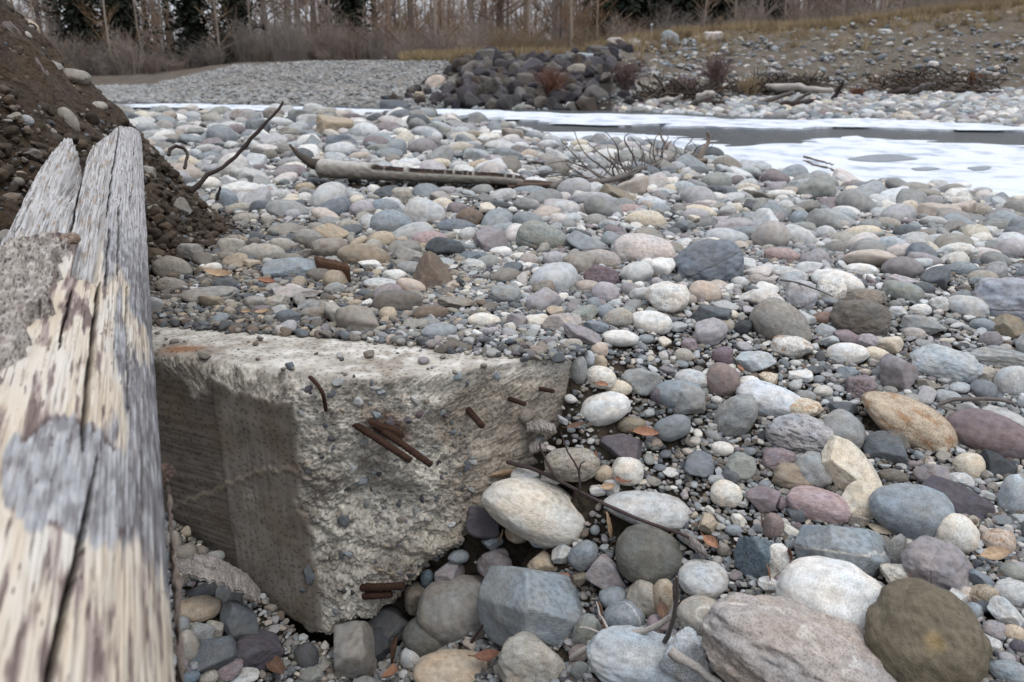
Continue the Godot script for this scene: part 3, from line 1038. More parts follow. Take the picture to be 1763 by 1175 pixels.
func block_color(p: Vector3, broken: float, form: float, top: float) -> Color:
	var n1 := na.get_noise_3dv(p * 260.0)
	var n2 := nb.get_noise_3dv(p * 420.0)
	var pale := hexlin("c5c2bb").lerp(hexlin("96918a"), smoothstep(-0.1, 0.5, n1 + 0.5 * n2))
	if p.x > -0.17:
		pale = pale.lerp(hexlin("a0978c"), smoothstep(-0.17, -0.10, p.x + 0.06 * n1) * smoothstep(-0.02, -0.06, p.y) * 0.8)
	pale = pale.lerp(hexlin("a4998b"), smoothstep(-0.30, -0.5, p.y + 0.1 * n1) * smoothstep(-0.35, -0.2, p.x) * 0.7)
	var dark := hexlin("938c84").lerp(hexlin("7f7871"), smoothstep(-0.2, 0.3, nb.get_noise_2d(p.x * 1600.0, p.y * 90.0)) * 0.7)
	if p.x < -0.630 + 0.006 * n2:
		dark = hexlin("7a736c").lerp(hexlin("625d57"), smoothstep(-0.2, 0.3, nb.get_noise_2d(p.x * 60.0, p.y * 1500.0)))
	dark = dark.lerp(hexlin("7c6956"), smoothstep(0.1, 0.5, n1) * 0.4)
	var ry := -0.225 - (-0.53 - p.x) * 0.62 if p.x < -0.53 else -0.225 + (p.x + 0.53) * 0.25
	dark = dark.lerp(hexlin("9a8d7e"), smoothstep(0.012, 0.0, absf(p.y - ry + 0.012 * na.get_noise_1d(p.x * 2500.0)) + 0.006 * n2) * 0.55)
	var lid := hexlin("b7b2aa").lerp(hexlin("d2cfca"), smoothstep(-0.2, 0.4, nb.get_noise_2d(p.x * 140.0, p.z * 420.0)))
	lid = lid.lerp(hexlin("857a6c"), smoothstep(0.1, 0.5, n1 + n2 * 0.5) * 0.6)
	pale = pale.lerp(hexlin("6e4a33"), smoothstep(0.05, 0.015, Vector2((p.x - RUST.x) * 0.7, p.y - RUST.y + (p.x - RUST.x) * 0.5).length() + 0.012 * n2) * 0.75)
	lid = lid.lerp(hexlin("8b5f3b"), smoothstep(0.035, 0.01, Vector2((p.x + 0.72) * 0.5, p.z + 1.635).length()) * 0.8)
	pale = pale * (1.0 + 0.45 * nb.get_noise_3dv(p * 1500.0) + 0.3 * nb.get_noise_3dv(p * 700.0 + Vector3(50, 0, 0)))
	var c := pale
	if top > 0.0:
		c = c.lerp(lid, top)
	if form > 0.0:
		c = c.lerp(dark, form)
	return c


func build_block() -> void:
	block_setup()
	var m := MB.new()
	var lo := Vector3(-0.66, -0.36, -0.2)
	var hi := Vector3(0.64, 0.36, 0.2)
	var nx := 380
	var ny := 240
	var nz := 70
	var rough := []
	var face := func(o: Vector3, u: Vector3, v: Vector3, a: int, b: int):
		m.grid(a, b, func(i: int, j: int):
			var q := block_at(o + u * (float(i) / a) + v * (float(j) / b))
			rough.append(q[1])
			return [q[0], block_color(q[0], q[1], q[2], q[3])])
	var s := hi - lo
	face.call(Vector3(lo.x, lo.y, hi.z), Vector3(s.x, 0, 0), Vector3(0, s.y, 0), nx, ny)                 # front
	face.call(Vector3(lo.x, hi.y, hi.z), Vector3(s.x, 0, 0), Vector3(0, 0, -s.z), nx, nz)                # top
	face.call(Vector3(hi.x, lo.y, hi.z), Vector3(0, 0, -s.z), Vector3(0, s.y, 0), nz, ny)                # end
	face.call(Vector3(lo.x, lo.y, lo.z), Vector3(0, 0, s.z), Vector3(0, s.y, 0), nz, ny)                 # start
	face.call(Vector3(lo.x, lo.y, lo.z), Vector3(s.x, 0, 0), Vector3(0, 0, s.z), nx, nz)                 # bottom
	face.call(Vector3(hi.x, lo.y, lo.z), Vector3(-s.x, 0, 0), Vector3(0, s.y, 0), nx, ny / 4)            # back, in the gravel
	var body := m.mesh()
	var parts := body.surface_get_arrays(0)
	var idx := [PackedInt32Array(), PackedInt32Array()]
	for t in range(0, m.i.size(), 3):
		var w := 1 if rough[m.i[t]] + rough[m.i[t + 1]] + rough[m.i[t + 2]] > 1.5 else 0
		for e in 3:
			idx[w].append(m.i[t + e])
	var split := ArrayMesh.new()
	for w in 2:
		parts[Mesh.ARRAY_INDEX] = idx[w]
		split.add_surface_from_arrays(Mesh.PRIMITIVE_TRIANGLES, parts)
		split.surface_set_material(w, [mats.concrete_cast, mats.concrete][w])
	var block := obj("concrete_block", split, null)
	tag(block, "broken concrete block with rusty rebar stubs and exposed pebbles beside the log", "concrete")
	# the pebbles that the break laid bare
	rng.seed = 4242
	var kinds := []
	var cols := ["slate", "bluegrey", "darkpurple", "grey", "purple", "palegrey", "tan", "slateblue", "taupe", "darkslate"]
	for k in 20:
		kinds.append(stone_mesh(["rnd", "ang", "ang"][k % 3], 900 + k, 2, Vector3(1, 0.8, 0.55), lin(cols[k % 10])))
	var laid := 0
	var tries := 0
	while laid < 270 and tries < 4000:
		tries += 1
		var target := Vector3(rng.randf_range(-0.62, 0.13), rng.randf_range(-0.60, 0.02), -1.45)
		var q := block_at(target - BLOCK_C)
		if q[1] < 0.75 or q[0].z < -1.64:
			continue
		var size := 0.003 + 0.0115 * pow(rng.randf(), 2.0)
		var o := obj("pebble", kinds[rng.randi() % 20], mats.pebble_unit, block, q[0] - (q[0] - BLOCK_C).normalized() * size * 0.46)
		o.basis = Basis.from_euler(Vector3(rng.randf_range(-0.35, 0.35), rng.randf_range(-0.35, 0.35), rng.randf() * TAU)) * Basis.from_scale(Vector3.ONE * size * Vector3(1.0, rng.randf_range(0.5, 1.0), 1.0))
		laid += 1
	for e in AGGREGATE:
		var q := block_at(Vector3(e[0], e[1], e[2]) - BLOCK_C)
		var o := obj("pebble", stone_mesh("ang", 950 + laid, 3, Vector3(e[3], e[4], e[3] * 0.7), lin(e[5])), mats.stone_fine, block, q[0] - (q[0] - BLOCK_C).normalized() * float(e[3]) * 0.15)
		o.rotation.z = e[6]
		laid += 1
	var plate := stone_mesh("ang", 990, 4, Vector3(0.042, 0.010, 0.010), Color(0.085, 0.045, 0.03), "rough")
	obj("rust_scale", plate, mats.rust, block, RUST).rotation = Vector3(0, 0.1, -0.5)
	rebar(block, [Vector3(-0.356, -0.0944, -1.5), Vector3(-0.2791, -0.1077, -1.43), Vector3(-0.1988, -0.1394, -1.385)], 0.0075)
	rebar(block, [Vector3(-0.3234, -0.0918, -1.5), Vector3(-0.2333, -0.1166, -1.43), Vector3(-0.1589, -0.1522, -1.39)], 0.0075)
	rebar(block, [Vector3(-0.402, 0.0007, -1.47), Vector3(-0.3791, -0.0021, -1.435), Vector3(-0.3679, -0.0175, -1.425), Vector3(-0.37, -0.0601, -1.445)], 0.0042)
	rebar(block, [Vector3(-0.1014, -0.1031, -1.56), Vector3(-0.0834, -0.0931, -1.5), Vector3(-0.0601, -0.0969, -1.45)], 0.0072)
	rebar(block, [Vector3(-0.0248, -0.0948, -1.6), Vector3(-0.0018, -0.078, -1.54), Vector3(0.0255, -0.0664, -1.49)], 0.0055)
	rebar(block, [Vector3(0.0305, -0.091, -1.64), Vector3(0.0544, -0.0698, -1.58), Vector3(0.0872, -0.0594, -1.54)], 0.005)
	rebar(block, [Vector3(-0.3472, -0.4987, -1.47), Vector3(-0.287, -0.465, -1.425), Vector3(-0.2298, -0.4494, -1.41)], 0.0092)
	rebar(block, [Vector3(-0.3486, -0.5201, -1.47), Vector3(-0.2944, -0.4858, -1.425), Vector3(-0.2563, -0.4752, -1.415)], 0.0085)


func rebar(block: Node3D, pts: Array, r: float) -> void:
	var m := MB.new()
	var c := Curve3D.new()
	for k in pts.size():
		var h: Vector3 = (pts[mini(k + 1, pts.size() - 1)] - pts[maxi(k - 1, 0)]) / 6.0
		c.add_point(pts[k], -h, h)
	c.bake_interval = 0.004
	var n := int(c.get_baked_length() / 0.0022) + 2
	var sides := 12
	var line := []
	for k in n + 1:
		line.append(c.sample_baked(c.get_baked_length() * k / n, true))
	m.tube(line, r, r * 0.92, sides, Color.WHITE)
	for k in m.v.size():
		var ringk := k / sides
		var s := k % sides
		var core: Vector3 = line[mini(ringk, n)]
		var rib := smoothstep(0.2, 0.8, sin((ringk * 0.0022 / 0.009) * TAU + s * 0.26))
		var bump := 0.10 * rib - 0.05 + 0.16 * nb.get_noise_2d(ringk * 14.0, s * 40.0)
		if ringk <= n:
			m.v[k] = core + (m.v[k] - core) * (1.0 + bump)
		var g := 0.75 + 0.7 * absf(na.get_noise_2d(ringk * 25.0, s * 60.0))
		m.c[k] = Color(0.085 * g, 0.044 * g, 0.030 * g)
	obj("rebar", m.mesh(), mats.rust, block)


# ---------------------------------------------------------------- far bank
func build_riprap() -> void:
	rng.seed = 515
	var kinds := []
	var cols := ["4b494b", "3c3a3c", "57534f", "625d59", "454043", "36343a", "6b6765", "4d453f", "504d52"]
	for k in 18:
		kinds.append(stone_mesh("ang", 300 + k, 3, Vector3(1, 1, 1), hexlin(cols[k % 9]), "rough" if k % 2 else ""))
	var placed := 0
	for row in 13:
		var t := (row + 0.5) / 13.0
		for col in 17:
			var a := lerpf(-0.072, 0.128, (col + rng.randf_range(-0.1, 1.1)) / 17.0)
			if a > 0.13 - 0.03 * (1.0 - t) or a < -0.075 + 0.02 * t:
				continue
			var df := tab(FARS, a)
			var d := lerpf(df - 0.15, tab(CRESTD, a) + 0.1, t + rng.randf_range(-0.04, 0.04))
			var r := rng.randf_range(0.10, 0.21) * (1.4 if rng.randf() < 0.15 else 1.0)
			var pick := rng.randi() % 18
			var o := obj("riprap_rock", kinds[pick], mats.stone_mottled, self, Vector3(a * d, ground(a * d, d) + r * 0.35, -d))
			o.basis = Basis.from_euler(Vector3(rng.randf() * TAU, rng.randf() * TAU, rng.randf() * TAU)) * Basis.from_scale(Vector3(r * rng.randf_range(0.9, 1.3), r * rng.randf_range(0.7, 1.0), r))
			tag(o, "%s rock %s of the dark rock wall, %s" % [["charcoal", "near-black", "brown-grey", "tan-grey", "plum-black", "blue-black", "mid-grey", "dark brown", "slate-black"][pick % 9], ["at the waterline", "low in the face", "midway up the face", "high in the face", "along the top"][mini(4, row * 5 / 13)], ["by the gravel bar", "before the brown shrub", "by the brown shrub", "by the slope"][clampi(int((a + 0.075) / 0.05), 0, 3)]], "rock", "rocks piled in the dark wall")
			placed += 1
	for k in 46:
		var left := k < 30
		var a := -0.072 - 0.05 * rng.randf() * rng.randf() * 1.6 if left else 0.125 + 0.035 * rng.randf()
		var t := rng.randf_range(0.0, 0.75) * (1.0 - clampf((-0.072 - a) * 14.0, 0.0, 0.8)) if left else rng.randf_range(0.0, 0.9)
		var df := tab(FARS, a)
		var d := lerpf(df - 0.1, tab(CRESTD, a), t)
		var r := rng.randf_range(0.06, 0.17)
		var o := obj("riprap_rock", kinds[k % 18], mats.stone_mottled, self, Vector3(a * d, ground(a * d, d) + r * 0.3, -d))
		o.basis = Basis.from_euler(Vector3(rng.randf() * TAU, rng.randf() * TAU, rng.randf() * TAU)) * Basis.from_scale(Vector3(r * 1.2, r * 0.8, r))
		tag(o, "%s %s rock strayed from the dark wall onto the %s" % [["small", "larger"][int(r > 0.11)], ["charcoal", "near-black", "brown-grey", "tan-grey", "plum-black", "blue-black", "mid-grey", "dark brown", "slate-black"][k % 9], "gravel bar" if left else "brown slope"], "rock", "rocks strayed from the dark wall")


func shrub(at: Vector3, half: float, height: float, col: String, sd: int, label: String) -> void:
	rng.seed = sd
	var m := MB.new()
	var c := lin(col)
	for k in 60:
		var a := rng.randf() * TAU
		var lean := rng.randf() * half
		var p := at + Vector3(cos(a), 0, sin(a)) * half * 0.35 * rng.randf()
		var q := at + Vector3(cos(a) * lean, height * rng.randf_range(0.5, 1.0), sin(a) * lean)
		var mid := p.lerp(q, 0.5) + Vector3(0, height * 0.12, 0)
		var tone := c * rng.randf_range(0.7, 1.3)
		m.tube([p, mid, q], 0.010, 0.004, 3, tone)
		for s in 4:
			var b := p.lerp(q, rng.randf_range(0.35, 0.9))
			m.tube([b, b + Vector3(rng.randfn() * 0.12, rng.randf_range(0.05, 0.25), rng.randfn() * 0.12) * height * 2.0], 0.006, 0.003, 3, tone)
	tag(obj("shrub", m.mesh(), mats.tree), label, "shrub")


func fallen_log(pts: Array) -> void:
	var c := Curve3D.new()
	for k in pts.size():
		c.add_point(pts[k])
	var length := c.get_baked_length()
	for k in 16:
		var q := c.sample_baked(length * k / 15.0)
		claim(q.x, -q.z - 0.08, 0.10)
		claim(q.x, -q.z - 0.22, 0.07)
	var m := MB.new()
	var n := 120
	var sides := 36
	m.grid(sides, n, func(i: int, j: int):
		var t := float(j) / n
		var p := c.sample_baked(length * t, true)
		var tg := (c.sample_baked(minf(length * t + 0.02, length), true) - c.sample_baked(maxf(length * t - 0.02, 0.0), true)).normalized()
		var side := tg.cross(Vector3.UP).normalized()
		var up := side.cross(tg)
		var a := TAU * i / sides
		var r := 0.052 * (1.0 - 0.35 * t) * smoothstep(0.0, 0.05, t + 0.012) * (1.0 + 0.08 * na.get_noise_2d(j * 9.0, cos(a) * 60.0) + 0.06 * nb.get_noise_2d(j * 6.0, sin(a) * 160.0))
		var rot := smoothstep(0.27, 0.30, t) * smoothstep(-0.5, 0.1, sin(a + 0.5) * -1.0 + 0.9 * cos(a) - 0.2)
		rot = smoothstep(0.27, 0.30, t + 0.02 * sin(a * 2.0)) * smoothstep(1.25, 0.75, absf(wrapf(a - 0.25, -PI, PI))) * smoothstep(-0.45, -0.2, na.get_noise_2d(j * 14.0, 3.0))
		r *= 1.0 - 0.34 * rot * (0.8 + 0.3 * nb.get_noise_2d(j * 3.0, i * 12.0))
		if t > 0.97:
			r *= maxf(0.05, (1.0 - t) / 0.03)
		var g := 0.85 + 0.35 * nb.get_noise_2d(j * 5.0, i * 60.0)
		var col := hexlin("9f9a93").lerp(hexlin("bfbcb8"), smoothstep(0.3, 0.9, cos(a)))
		col = col.lerp(hexlin("2b231f").lerp(hexlin("6a4a33"), smoothstep(0.1, 0.5, nb.get_noise_2d(j * 3.0, i * 9.0)) * 0.8), rot)
		return [p + (up * cos(a) + side * sin(a)) * r, Color(col.r * g, col.g * g, col.b * g)], true)
	var log := obj("fallen_log", m.mesh(), mats.twig)
	tag(log, "pale grey fallen log with a rotten dark middle lying on the cobbles", "log")
	var tip := MB.new()
	var b: Vector3 = pts[0]
	tip.tube([b + Vector3(0.05, 0.005, 0), b + Vector3(-0.02, 0.025, 0), b + Vector3(-0.08, 0.07, 0.01), b + Vector3(-0.125, 0.125, 0.01)], 0.036, 0.006, 10, hexlin("4d453f"), 0.3)
	obj("broken_tip", tip.mesh(), mats.twig, log)
	var sl := MB.new()
	var e: Vector3 = pts[pts.size() - 1]
	for k in 5:
		var s := e + Vector3(-0.25 + 0.05 * k, -0.03 + 0.012 * (k % 3), 0.02 * (k - 2))
		sl.tube([s, s + Vector3(0.2, 0.0, 0.01), s + Vector3(0.36 + 0.03 * (k % 2), -0.01, 0.02)], 0.014, 0.005, 6, hexlin("5f5148"), 0.3)
	obj("splinter", sl.mesh(), mats.twig, log)


func stump(at: Vector3) -> void:
	var m := MB.new()
	var base := hexlin("5b3d2a")
	m.tube([at + Vector3(0, -0.1, 0), at + Vector3(0.01, 0.15, 0), at + Vector3(0.03, 0.32, 0), at + Vector3(0.06, 0.44, 0)], 0.2, 0.14, 12, base, 0.25)
	for k in 7:
		var a := TAU * k / 7
		m.tube([at + Vector3(cos(a) * 0.12, 0.1, sin(a) * 0.12), at + Vector3(cos(a) * 0.32, 0.06, sin(a) * 0.32), at + Vector3(cos(a) * 0.5, -0.04, sin(a) * 0.5)], 0.06, 0.02, 6, base * 0.8, 0.2)
	tag(obj("stump", m.mesh(), mats.bark), "squat dark brown stump at the foot of the brown hillside", "stump")


func post(at: Vector3) -> void:
	var m := MB.new()
	m.tube([at, at + Vector3(0, 0.2, 0), at + Vector3(0, 0.40, 0)], 0.022, 0.022, 8, hexlin("9a9c9e"))
	var o := obj("post", m.mesh(), mats.stone_fine)
	tag(o, "thin grey metal post with a small cap standing on the crest", "post")
	var h := MB.new()
	h.tube([at + Vector3(-0.02, 0.405, 0), at + Vector3(0.0, 0.44, 0), at + Vector3(0.03, 0.455, 0)], 0.05, 0.03, 8, hexlin("a8aaac"))
	obj("cap", h.mesh(), mats.stone_fine, o)


func board(at: Vector3) -> void:
	var m := MB.new()
	var b := BoxMesh.new()
	b.size = Vector3(0.62, 0.07, 0.2)
	var o := obj("plank", b, mats.stone_fine, self, at + Vector3(0, 0.06, 0))
	o.rotation = Vector3(0, 0.1, -0.02)
	tag(o, "pale grey plank lying on the crest above the dark rock wall", "plank")


# ---------------------------------------------------------------- woods
func grow(m: MB, p: Vector3, dir: Vector3, length: float, r: float, depth: int, col: Color, spread: float) -> void:
	var pts := [p]
	var q := p
	var d := dir
	for k in 3:
		d = (d + Vector3(rng.randfn(), rng.randfn() * 0.5 + 0.35, rng.randfn()) * 0.12).normalized()
		q += d * length / 3.0
		pts.append(q)
	m.tube(pts, r, r * 0.45, 5 if depth > 2 else 3, col * rng.randf_range(0.85, 1.15))
	if depth <= 0:
		return
	for k in (5 if depth > 1 else 4):
		var t := rng.randf_range(0.25, 1.0)
		var b: Vector3 = pts[0].lerp(pts[3], t)
		var side := Vector3(rng.randfn(), rng.randf_range(-0.1, 0.7), rng.randfn()).normalized()
		grow(m, b, (d + side * spread).normalized(), length * rng.randf_range(0.45, 0.7), r * 0.5, depth - 1, col, spread)


func bare_tree(called: String, height: float, r: float, sd: int, trunk_col: Color, twig_col: Color, low: float) -> Node3D:
	rng.seed = sd
	var o := Node3D.new()
	o.name = called
	var t := MB.new()
	var line := []
	var lean := Vector3(rng.randfn() * 0.03, 1, rng.randfn() * 0.03)
	for k in 9:
		line.append(lean * height * k / 8.0 + Vector3(na.get_noise_1d(k * 30.0 + sd * 77.0), 0, nb.get_noise_1d(k * 30.0 + sd * 55.0)) * 0.35 * (k / 8.0) + (Vector3(0, -0.3, 0) if k == 0 else Vector3.ZERO))
	t.tube(line, r, r * 0.25, 8, trunk_col, 0.08)
	var b := MB.new()
	for k in int(height * 2.6):
		var f := rng.randf_range(low, 1.0)
		var i := clampi(int(f * 8.0), 0, 7)
		var p: Vector3 = line[i].lerp(line[i + 1], f * 8.0 - i)
		var a := rng.randf() * TAU
		grow(b, p, Vector3(cos(a), rng.randf_range(0.3, 1.1), sin(a)).normalized(), height * rng.randf_range(0.10, 0.2) * (1.15 - f * 0.6), r * 0.26 * (1.2 - f * 0.8), 2, twig_col, 0.7)
	obj("trunk", t.mesh(), mats.tree, o)
	obj("branches", b.mesh(), mats.tree, o)
	return o


func spruce(height: float, radius: float, sd: int) -> Node3D:
	rng.seed = sd
	var o := Node3D.new()
	o.name = "spruce_tree"
	var t := MB.new()
	t.tube([Vector3(0, -0.3, 0), Vector3(0, height * 0.5, 0), Vector3(0, height, 0)], 0.17, 0.02, 7, hexlin("4c4038"))
	var m := MB.new()
	var whorls := int(height * 3.4)
	for k in whorls:
		var f := 0.06 + 0.94 * k / whorls
		var len := radius * pow(1.0 - f, 0.8) * rng.randf_range(0.7, 1.15) + 0.1
		for s in 8:
			var a := TAU * s / 8.0 + k * 1.3 + rng.randf_range(-0.3, 0.3)
			var p := Vector3(0, height * f, 0)
			var tip := p + Vector3(cos(a) * len, -len * rng.randf_range(0.15, 0.5), sin(a) * len)
			for j in 11:
				var u := (j + 1) / 11.0
				var q := p.lerp(tip, u) + Vector3(rng.randfn(), rng.randfn(), rng.randfn()) * 0.05
				var w := 0.46 * (1.15 - u * 0.6)
				var e1 := Vector3(rng.randfn(), -0.6 + rng.randfn() * 0.5, rng.randfn()).normalized() * w
				var e2 := Vector3(cos(a), -0.3, sin(a)).cross(Vector3(rng.randfn() * 0.4, 1, rng.randfn() * 0.4)).normalized() * w * rng.randf_range(0.35, 0.8)
				var b := m.v.size()
				var g := rng.randf_range(0.7, 1.3)
				m.v.append_array(PackedVector3Array([q - e2, q + e2, q + e1]))
				for x in 3:
					m.c.append(Color(0.020 * g, 0.026 * g, 0.017 * g))
				m.i.append_array(PackedInt32Array([b, b + 1, b + 2]))
	obj("trunk", t.mesh(), mats.tree, o)
	obj("needles", m.mesh(), mats.tree, o)
	return o


func stand(proto: Node3D, px: float, d: float, scale: float, turn: float, label: String, category: String, group: String) -> void:
	var o: Node3D = proto
	if proto.get_parent():
		o = proto.duplicate()
		o.name = numbered(proto.get_meta("called"))
	else:
		proto.set_meta("called", String(proto.name))
		proto.name = numbered(proto.name)
	add_child(o, true)
	var x := px * d
	o.position = Vector3(x, ground(x, d) - 0.05, -d)
	o.rotation.y = turn
	o.scale = Vector3.ONE * scale
	tag(o, label, category, group)


func build_trees() -> void:
	var bark := hexlin("7d7672")
	var twigc := hexlin("8d807a")
	var warm := hexlin("92806f")
	var tall := [bare_tree("cottonwood_tree", 17.0, 0.30, 1, bark, twigc, 0.12), bare_tree("cottonwood_tree", 15.0, 0.24, 2, bark * 0.8, twigc, 0.1), bare_tree("cottonwood_tree", 18.0, 0.34, 3, hexlin("57504b"), warm, 0.14)]
	var young := [bare_tree("young_tree", 8.0, 0.08, 4, hexlin("8a7f78"), warm, 0.06), bare_tree("young_tree", 7.0, 0.07, 5, hexlin("857a70"), twigc, 0.05), bare_tree("young_tree", 9.0, 0.09, 6, hexlin("93887d"), hexlin("806a55"), 0.06)]
	var firs := [spruce(15.0, 1.9, 7), spruce(13.0, 2.2, 8), spruce(10.0, 1.7, 9)]
	rng.seed = 31
	var where := ["above the dirt bank", "behind the far end of the gravel bar", "above the middle of the gravel bar", "behind the dry grass over the gravel bar", "behind the dark rock wall", "above the boulders on the crest", "behind the brown hillside"]
	var zone := func(a: float) -> String:
		return where[0] if a < -0.5 else where[1] if a < -0.34 else where[2] if a < -0.2 else where[3] if a < -0.06 else where[4] if a < 0.11 else where[5] if a < 0.24 else where[6]
	# [across / distance, distance, prototype, scale, look]
	for e in [[-0.555, 62, 1, 0.9, "slim bare cottonwood"], [-0.53, 58, 0, 1.0, "leaning bare cottonwood"], [-0.508, 57, 2, 0.9, "dark leaning bare cottonwood"], [-0.40, 66, 0, 0.9, "pale bare cottonwood"], [-0.372, 60, 1, 1.1, "tall bare cottonwood"], [-0.29, 64, 2, 0.8, "grey bare cottonwood"], [-0.262, 68, 0, 1.0, "bare cottonwood beside the dark spruce"], [-0.235, 62, 1, 1.0, "thin bare cottonwood"],
			[-0.16, 70, 2, 0.9, "broad bare cottonwood"], [-0.115, 60, 1, 0.9, "straight bare cottonwood"], [-0.015, 58, 2, 0.75, "single dark-trunked cottonwood"], [0.05, 66, 0, 0.9, "grey bare cottonwood"], [0.085, 72, 1, 1.0, "slender bare cottonwood"], [0.132, 56, 2, 0.9, "dark bare cottonwood before the spruces"], [0.142, 60, 1, 1.0, "pale bare cottonwood before the spruces"], [0.164, 58, 0, 0.9, "grey bare cottonwood among the spruces"], [0.203, 56, 2, 0.8, "dark upright cottonwood"], [0.29, 60, 2, 0.9, "dark bare cottonwood"], [0.36, 70, 0, 0.9, "thin grey cottonwood"], [0.42, 74, 1, 1.0, "pale grey cottonwood"]]:
		stand(tall[e[2]], e[0], e[1], e[3], rng.randf() * TAU, "%s %s" % [e[4], zone.call(e[0])], "tree", "bare cottonwoods beyond the river")
	for e in [[-0.59, 50, 2, 0.5, "small pointed spruce on the skyline"], [-0.505, 50, 0, 1.0, "narrow near-black spruce"], [-0.455, 51, 1, 1.0, "wide dark spruce"], [-0.375, 50, 1, 0.95, "ragged dark spruce"], [-0.322, 50, 0, 0.95, "slim black spruce against the pale sky gap"], [-0.192, 53, 0, 1.0, "dark spruce half hidden by bare twigs"], [0.118, 51, 1, 1.2, "big dark spruce by the pale boulders"], [0.148, 52, 0, 1.2, "dark spruce between two bare trunks"], [0.176, 52, 1, 1.2, "broad dark spruce by the grey post"], [0.21, 53, 0, 1.2, "dark spruce beyond the pointed boulder"], [0.247, 52, 1, 1.1, "dark brownish spruce"], [0.30, 55, 1, 1.0, "dim dark spruce"]]:
		stand(firs[e[2]], e[0], e[1], e[3], rng.randf() * TAU, "%s %s" % [e[4], zone.call(e[0])], "tree", "dark spruces beyond the river")
	for e in [[-0.57, 44, 0, 0.9, "rusty-twigged young tree"], [-0.475, 46, 2, 0.9, "reddish young tree"], [-0.435, 48, 1, 1.0, "grey young tree"], [-0.41, 50, 2, 0.9, "buff young tree"], [-0.345, 48, 0, 1.1, "tall rusty young tree"], [-0.305, 46, 1, 0.9, "grey young tree"], [-0.25, 50, 0, 1.1, "brown young tree"], [-0.215, 46, 1, 1.0, "pale-stemmed young tree"], [-0.13, 50, 2, 1.0, "golden-brown young tree"], [-0.09, 48, 2, 1.0, "golden young tree"], [0.02, 50, 2, 1.1, "ochre young tree"], [0.07, 46, 2, 1.1, "ochre spreading young tree"], [0.10, 48, 2, 1.0, "yellowish young tree"], [0.225, 46, 0, 0.9, "brown young tree"], [0.26, 50, 0, 1.0, "russet young tree"], [0.32, 48, 1, 1.0, "grey-brown young tree"], [0.40, 52, 1, 1.0, "dull grey young tree"], [0.47, 54, 0, 1.0, "brown-grey young tree"]]:
		stand(young[e[2]], e[0], e[1], e[3], rng.randf() * TAU, "%s %s" % [e[4], zone.call(e[0])], "tree", "young bare trees beyond the river")
	# the thicket of willow stems under the trees, and the woods behind: nobody could count them
	for kind in 3:
		rng.seed = 60 + kind
		var m := MB.new()
		for s in 34:
			var a := rng.randf() * TAU
			var p := Vector3(cos(a), 0, sin(a)) * rng.randf() * 0.5
			var h := rng.randf_range(0.9, 2.2)
			var q := p + Vector3(cos(a) * 0.5 * rng.randf(), h, sin(a) * 0.5 * rng.randf())
			var tone := Color.WHITE * rng.randf_range(0.75, 1.25)
			m.tube([p - Vector3(0, 0.2, 0), p.lerp(q, 0.5) + Vector3(rng.randfn(), 0, rng.randfn()) * 0.08, q], 0.012, 0.005, 3, tone)
			for k in 8:
				var b := p.lerp(q, rng.randf_range(0.25, 0.97))
				m.tube([b, b + Vector3(rng.randfn() * 0.32, rng.randf_range(0.15, 0.7), rng.randfn() * 0.32)], 0.006, 0.004, 3, tone)
		var buf := PackedFloat32Array()
		for k in 330:
			var a := rng.randf_range(-0.8, 0.8)
			var d := rng.randf_range(44.0, 64.0)
			var x := a * d
			var c := hexlin(["8d827b", "857d78", "968b83", "837c78", "918076"][rng.randi() % 5]) * rng.randf_range(0.85, 1.2)
			if a > -0.02 and a < 0.11:
				c = c.lerp(hexlin("907a58"), 0.5)
			var tall_here := clampf(0.95 + 0.9 * na.get_noise_1d(a * 900.0), 0.5, 1.5)
			var b := Basis.from_euler(Vector3(0, rng.randf() * TAU, 0)) * Basis.from_scale(Vector3(1.2, tall_here, 1.2) * rng.randf_range(0.4, 1.0))
			push(buf, Transform3D(b, Vector3(x, ground(x, d) - 0.05, -d)), c)
		many("willow_thicket", m.mesh(), mats.tree, buf)
	for kind in 2:
		var proto: Node3D = [tall[1], young[2]][kind]
		var buf := PackedFloat32Array()
		rng.seed = 80 + kind
		var m := MB.new()
		for part in proto.get_children():
			var arr: Array = part.mesh.surface_get_arrays(0)
			var o := m.v.size()
			m.v.append_array(arr[Mesh.ARRAY_VERTEX])
			for q in arr[Mesh.ARRAY_COLOR]:
				m.c.append(Color.WHITE * (0.8 if part.name == "trunk" else 1.0))
			for q in arr[Mesh.ARRAY_INDEX]:
				m.i.append(q + o)
		for k in (80 if kind == 0 else 520):
			var a := rng.randf_range(-0.85, 0.85)
			var d := rng.randf_range(52.0, 105.0)
			if a < -0.18 and rng.randf() < 0.4:
				continue
			var c := hexlin(["9a8f8a", "9b8b80", "a58f80", "8d827e", "a89a8c"][rng.randi() % 5])
			push(buf, Transform3D(Basis.from_euler(Vector3(0, rng.randf() * TAU, 0)) * Basis.from_scale(Vector3.ONE * rng.randf_range(0.8, 1.3)), Vector3(a * d, ground(a * d, d) - 0.1, -d)), c)
		many("woods", m.mesh(), mats.tree, buf)
	# dry grass along the crests
	rng.seed = 99
	var g := MB.new()
	for s in 26:
		var a := rng.randf() * TAU
		var p := Vector3(cos(a), 0, sin(a)) * 0.12 * rng.randf()
		var q := p + Vector3(cos(a) * 0.14, rng.randf_range(0.16, 0.42), sin(a) * 0.14)
		g.tube([p, p.lerp(q, 0.6) + Vector3(0, 0.04, 0), q], 0.006, 0.002, 3, Color.WHITE * rng.randf_range(0.7, 1.2))
	var buf := PackedFloat32Array()
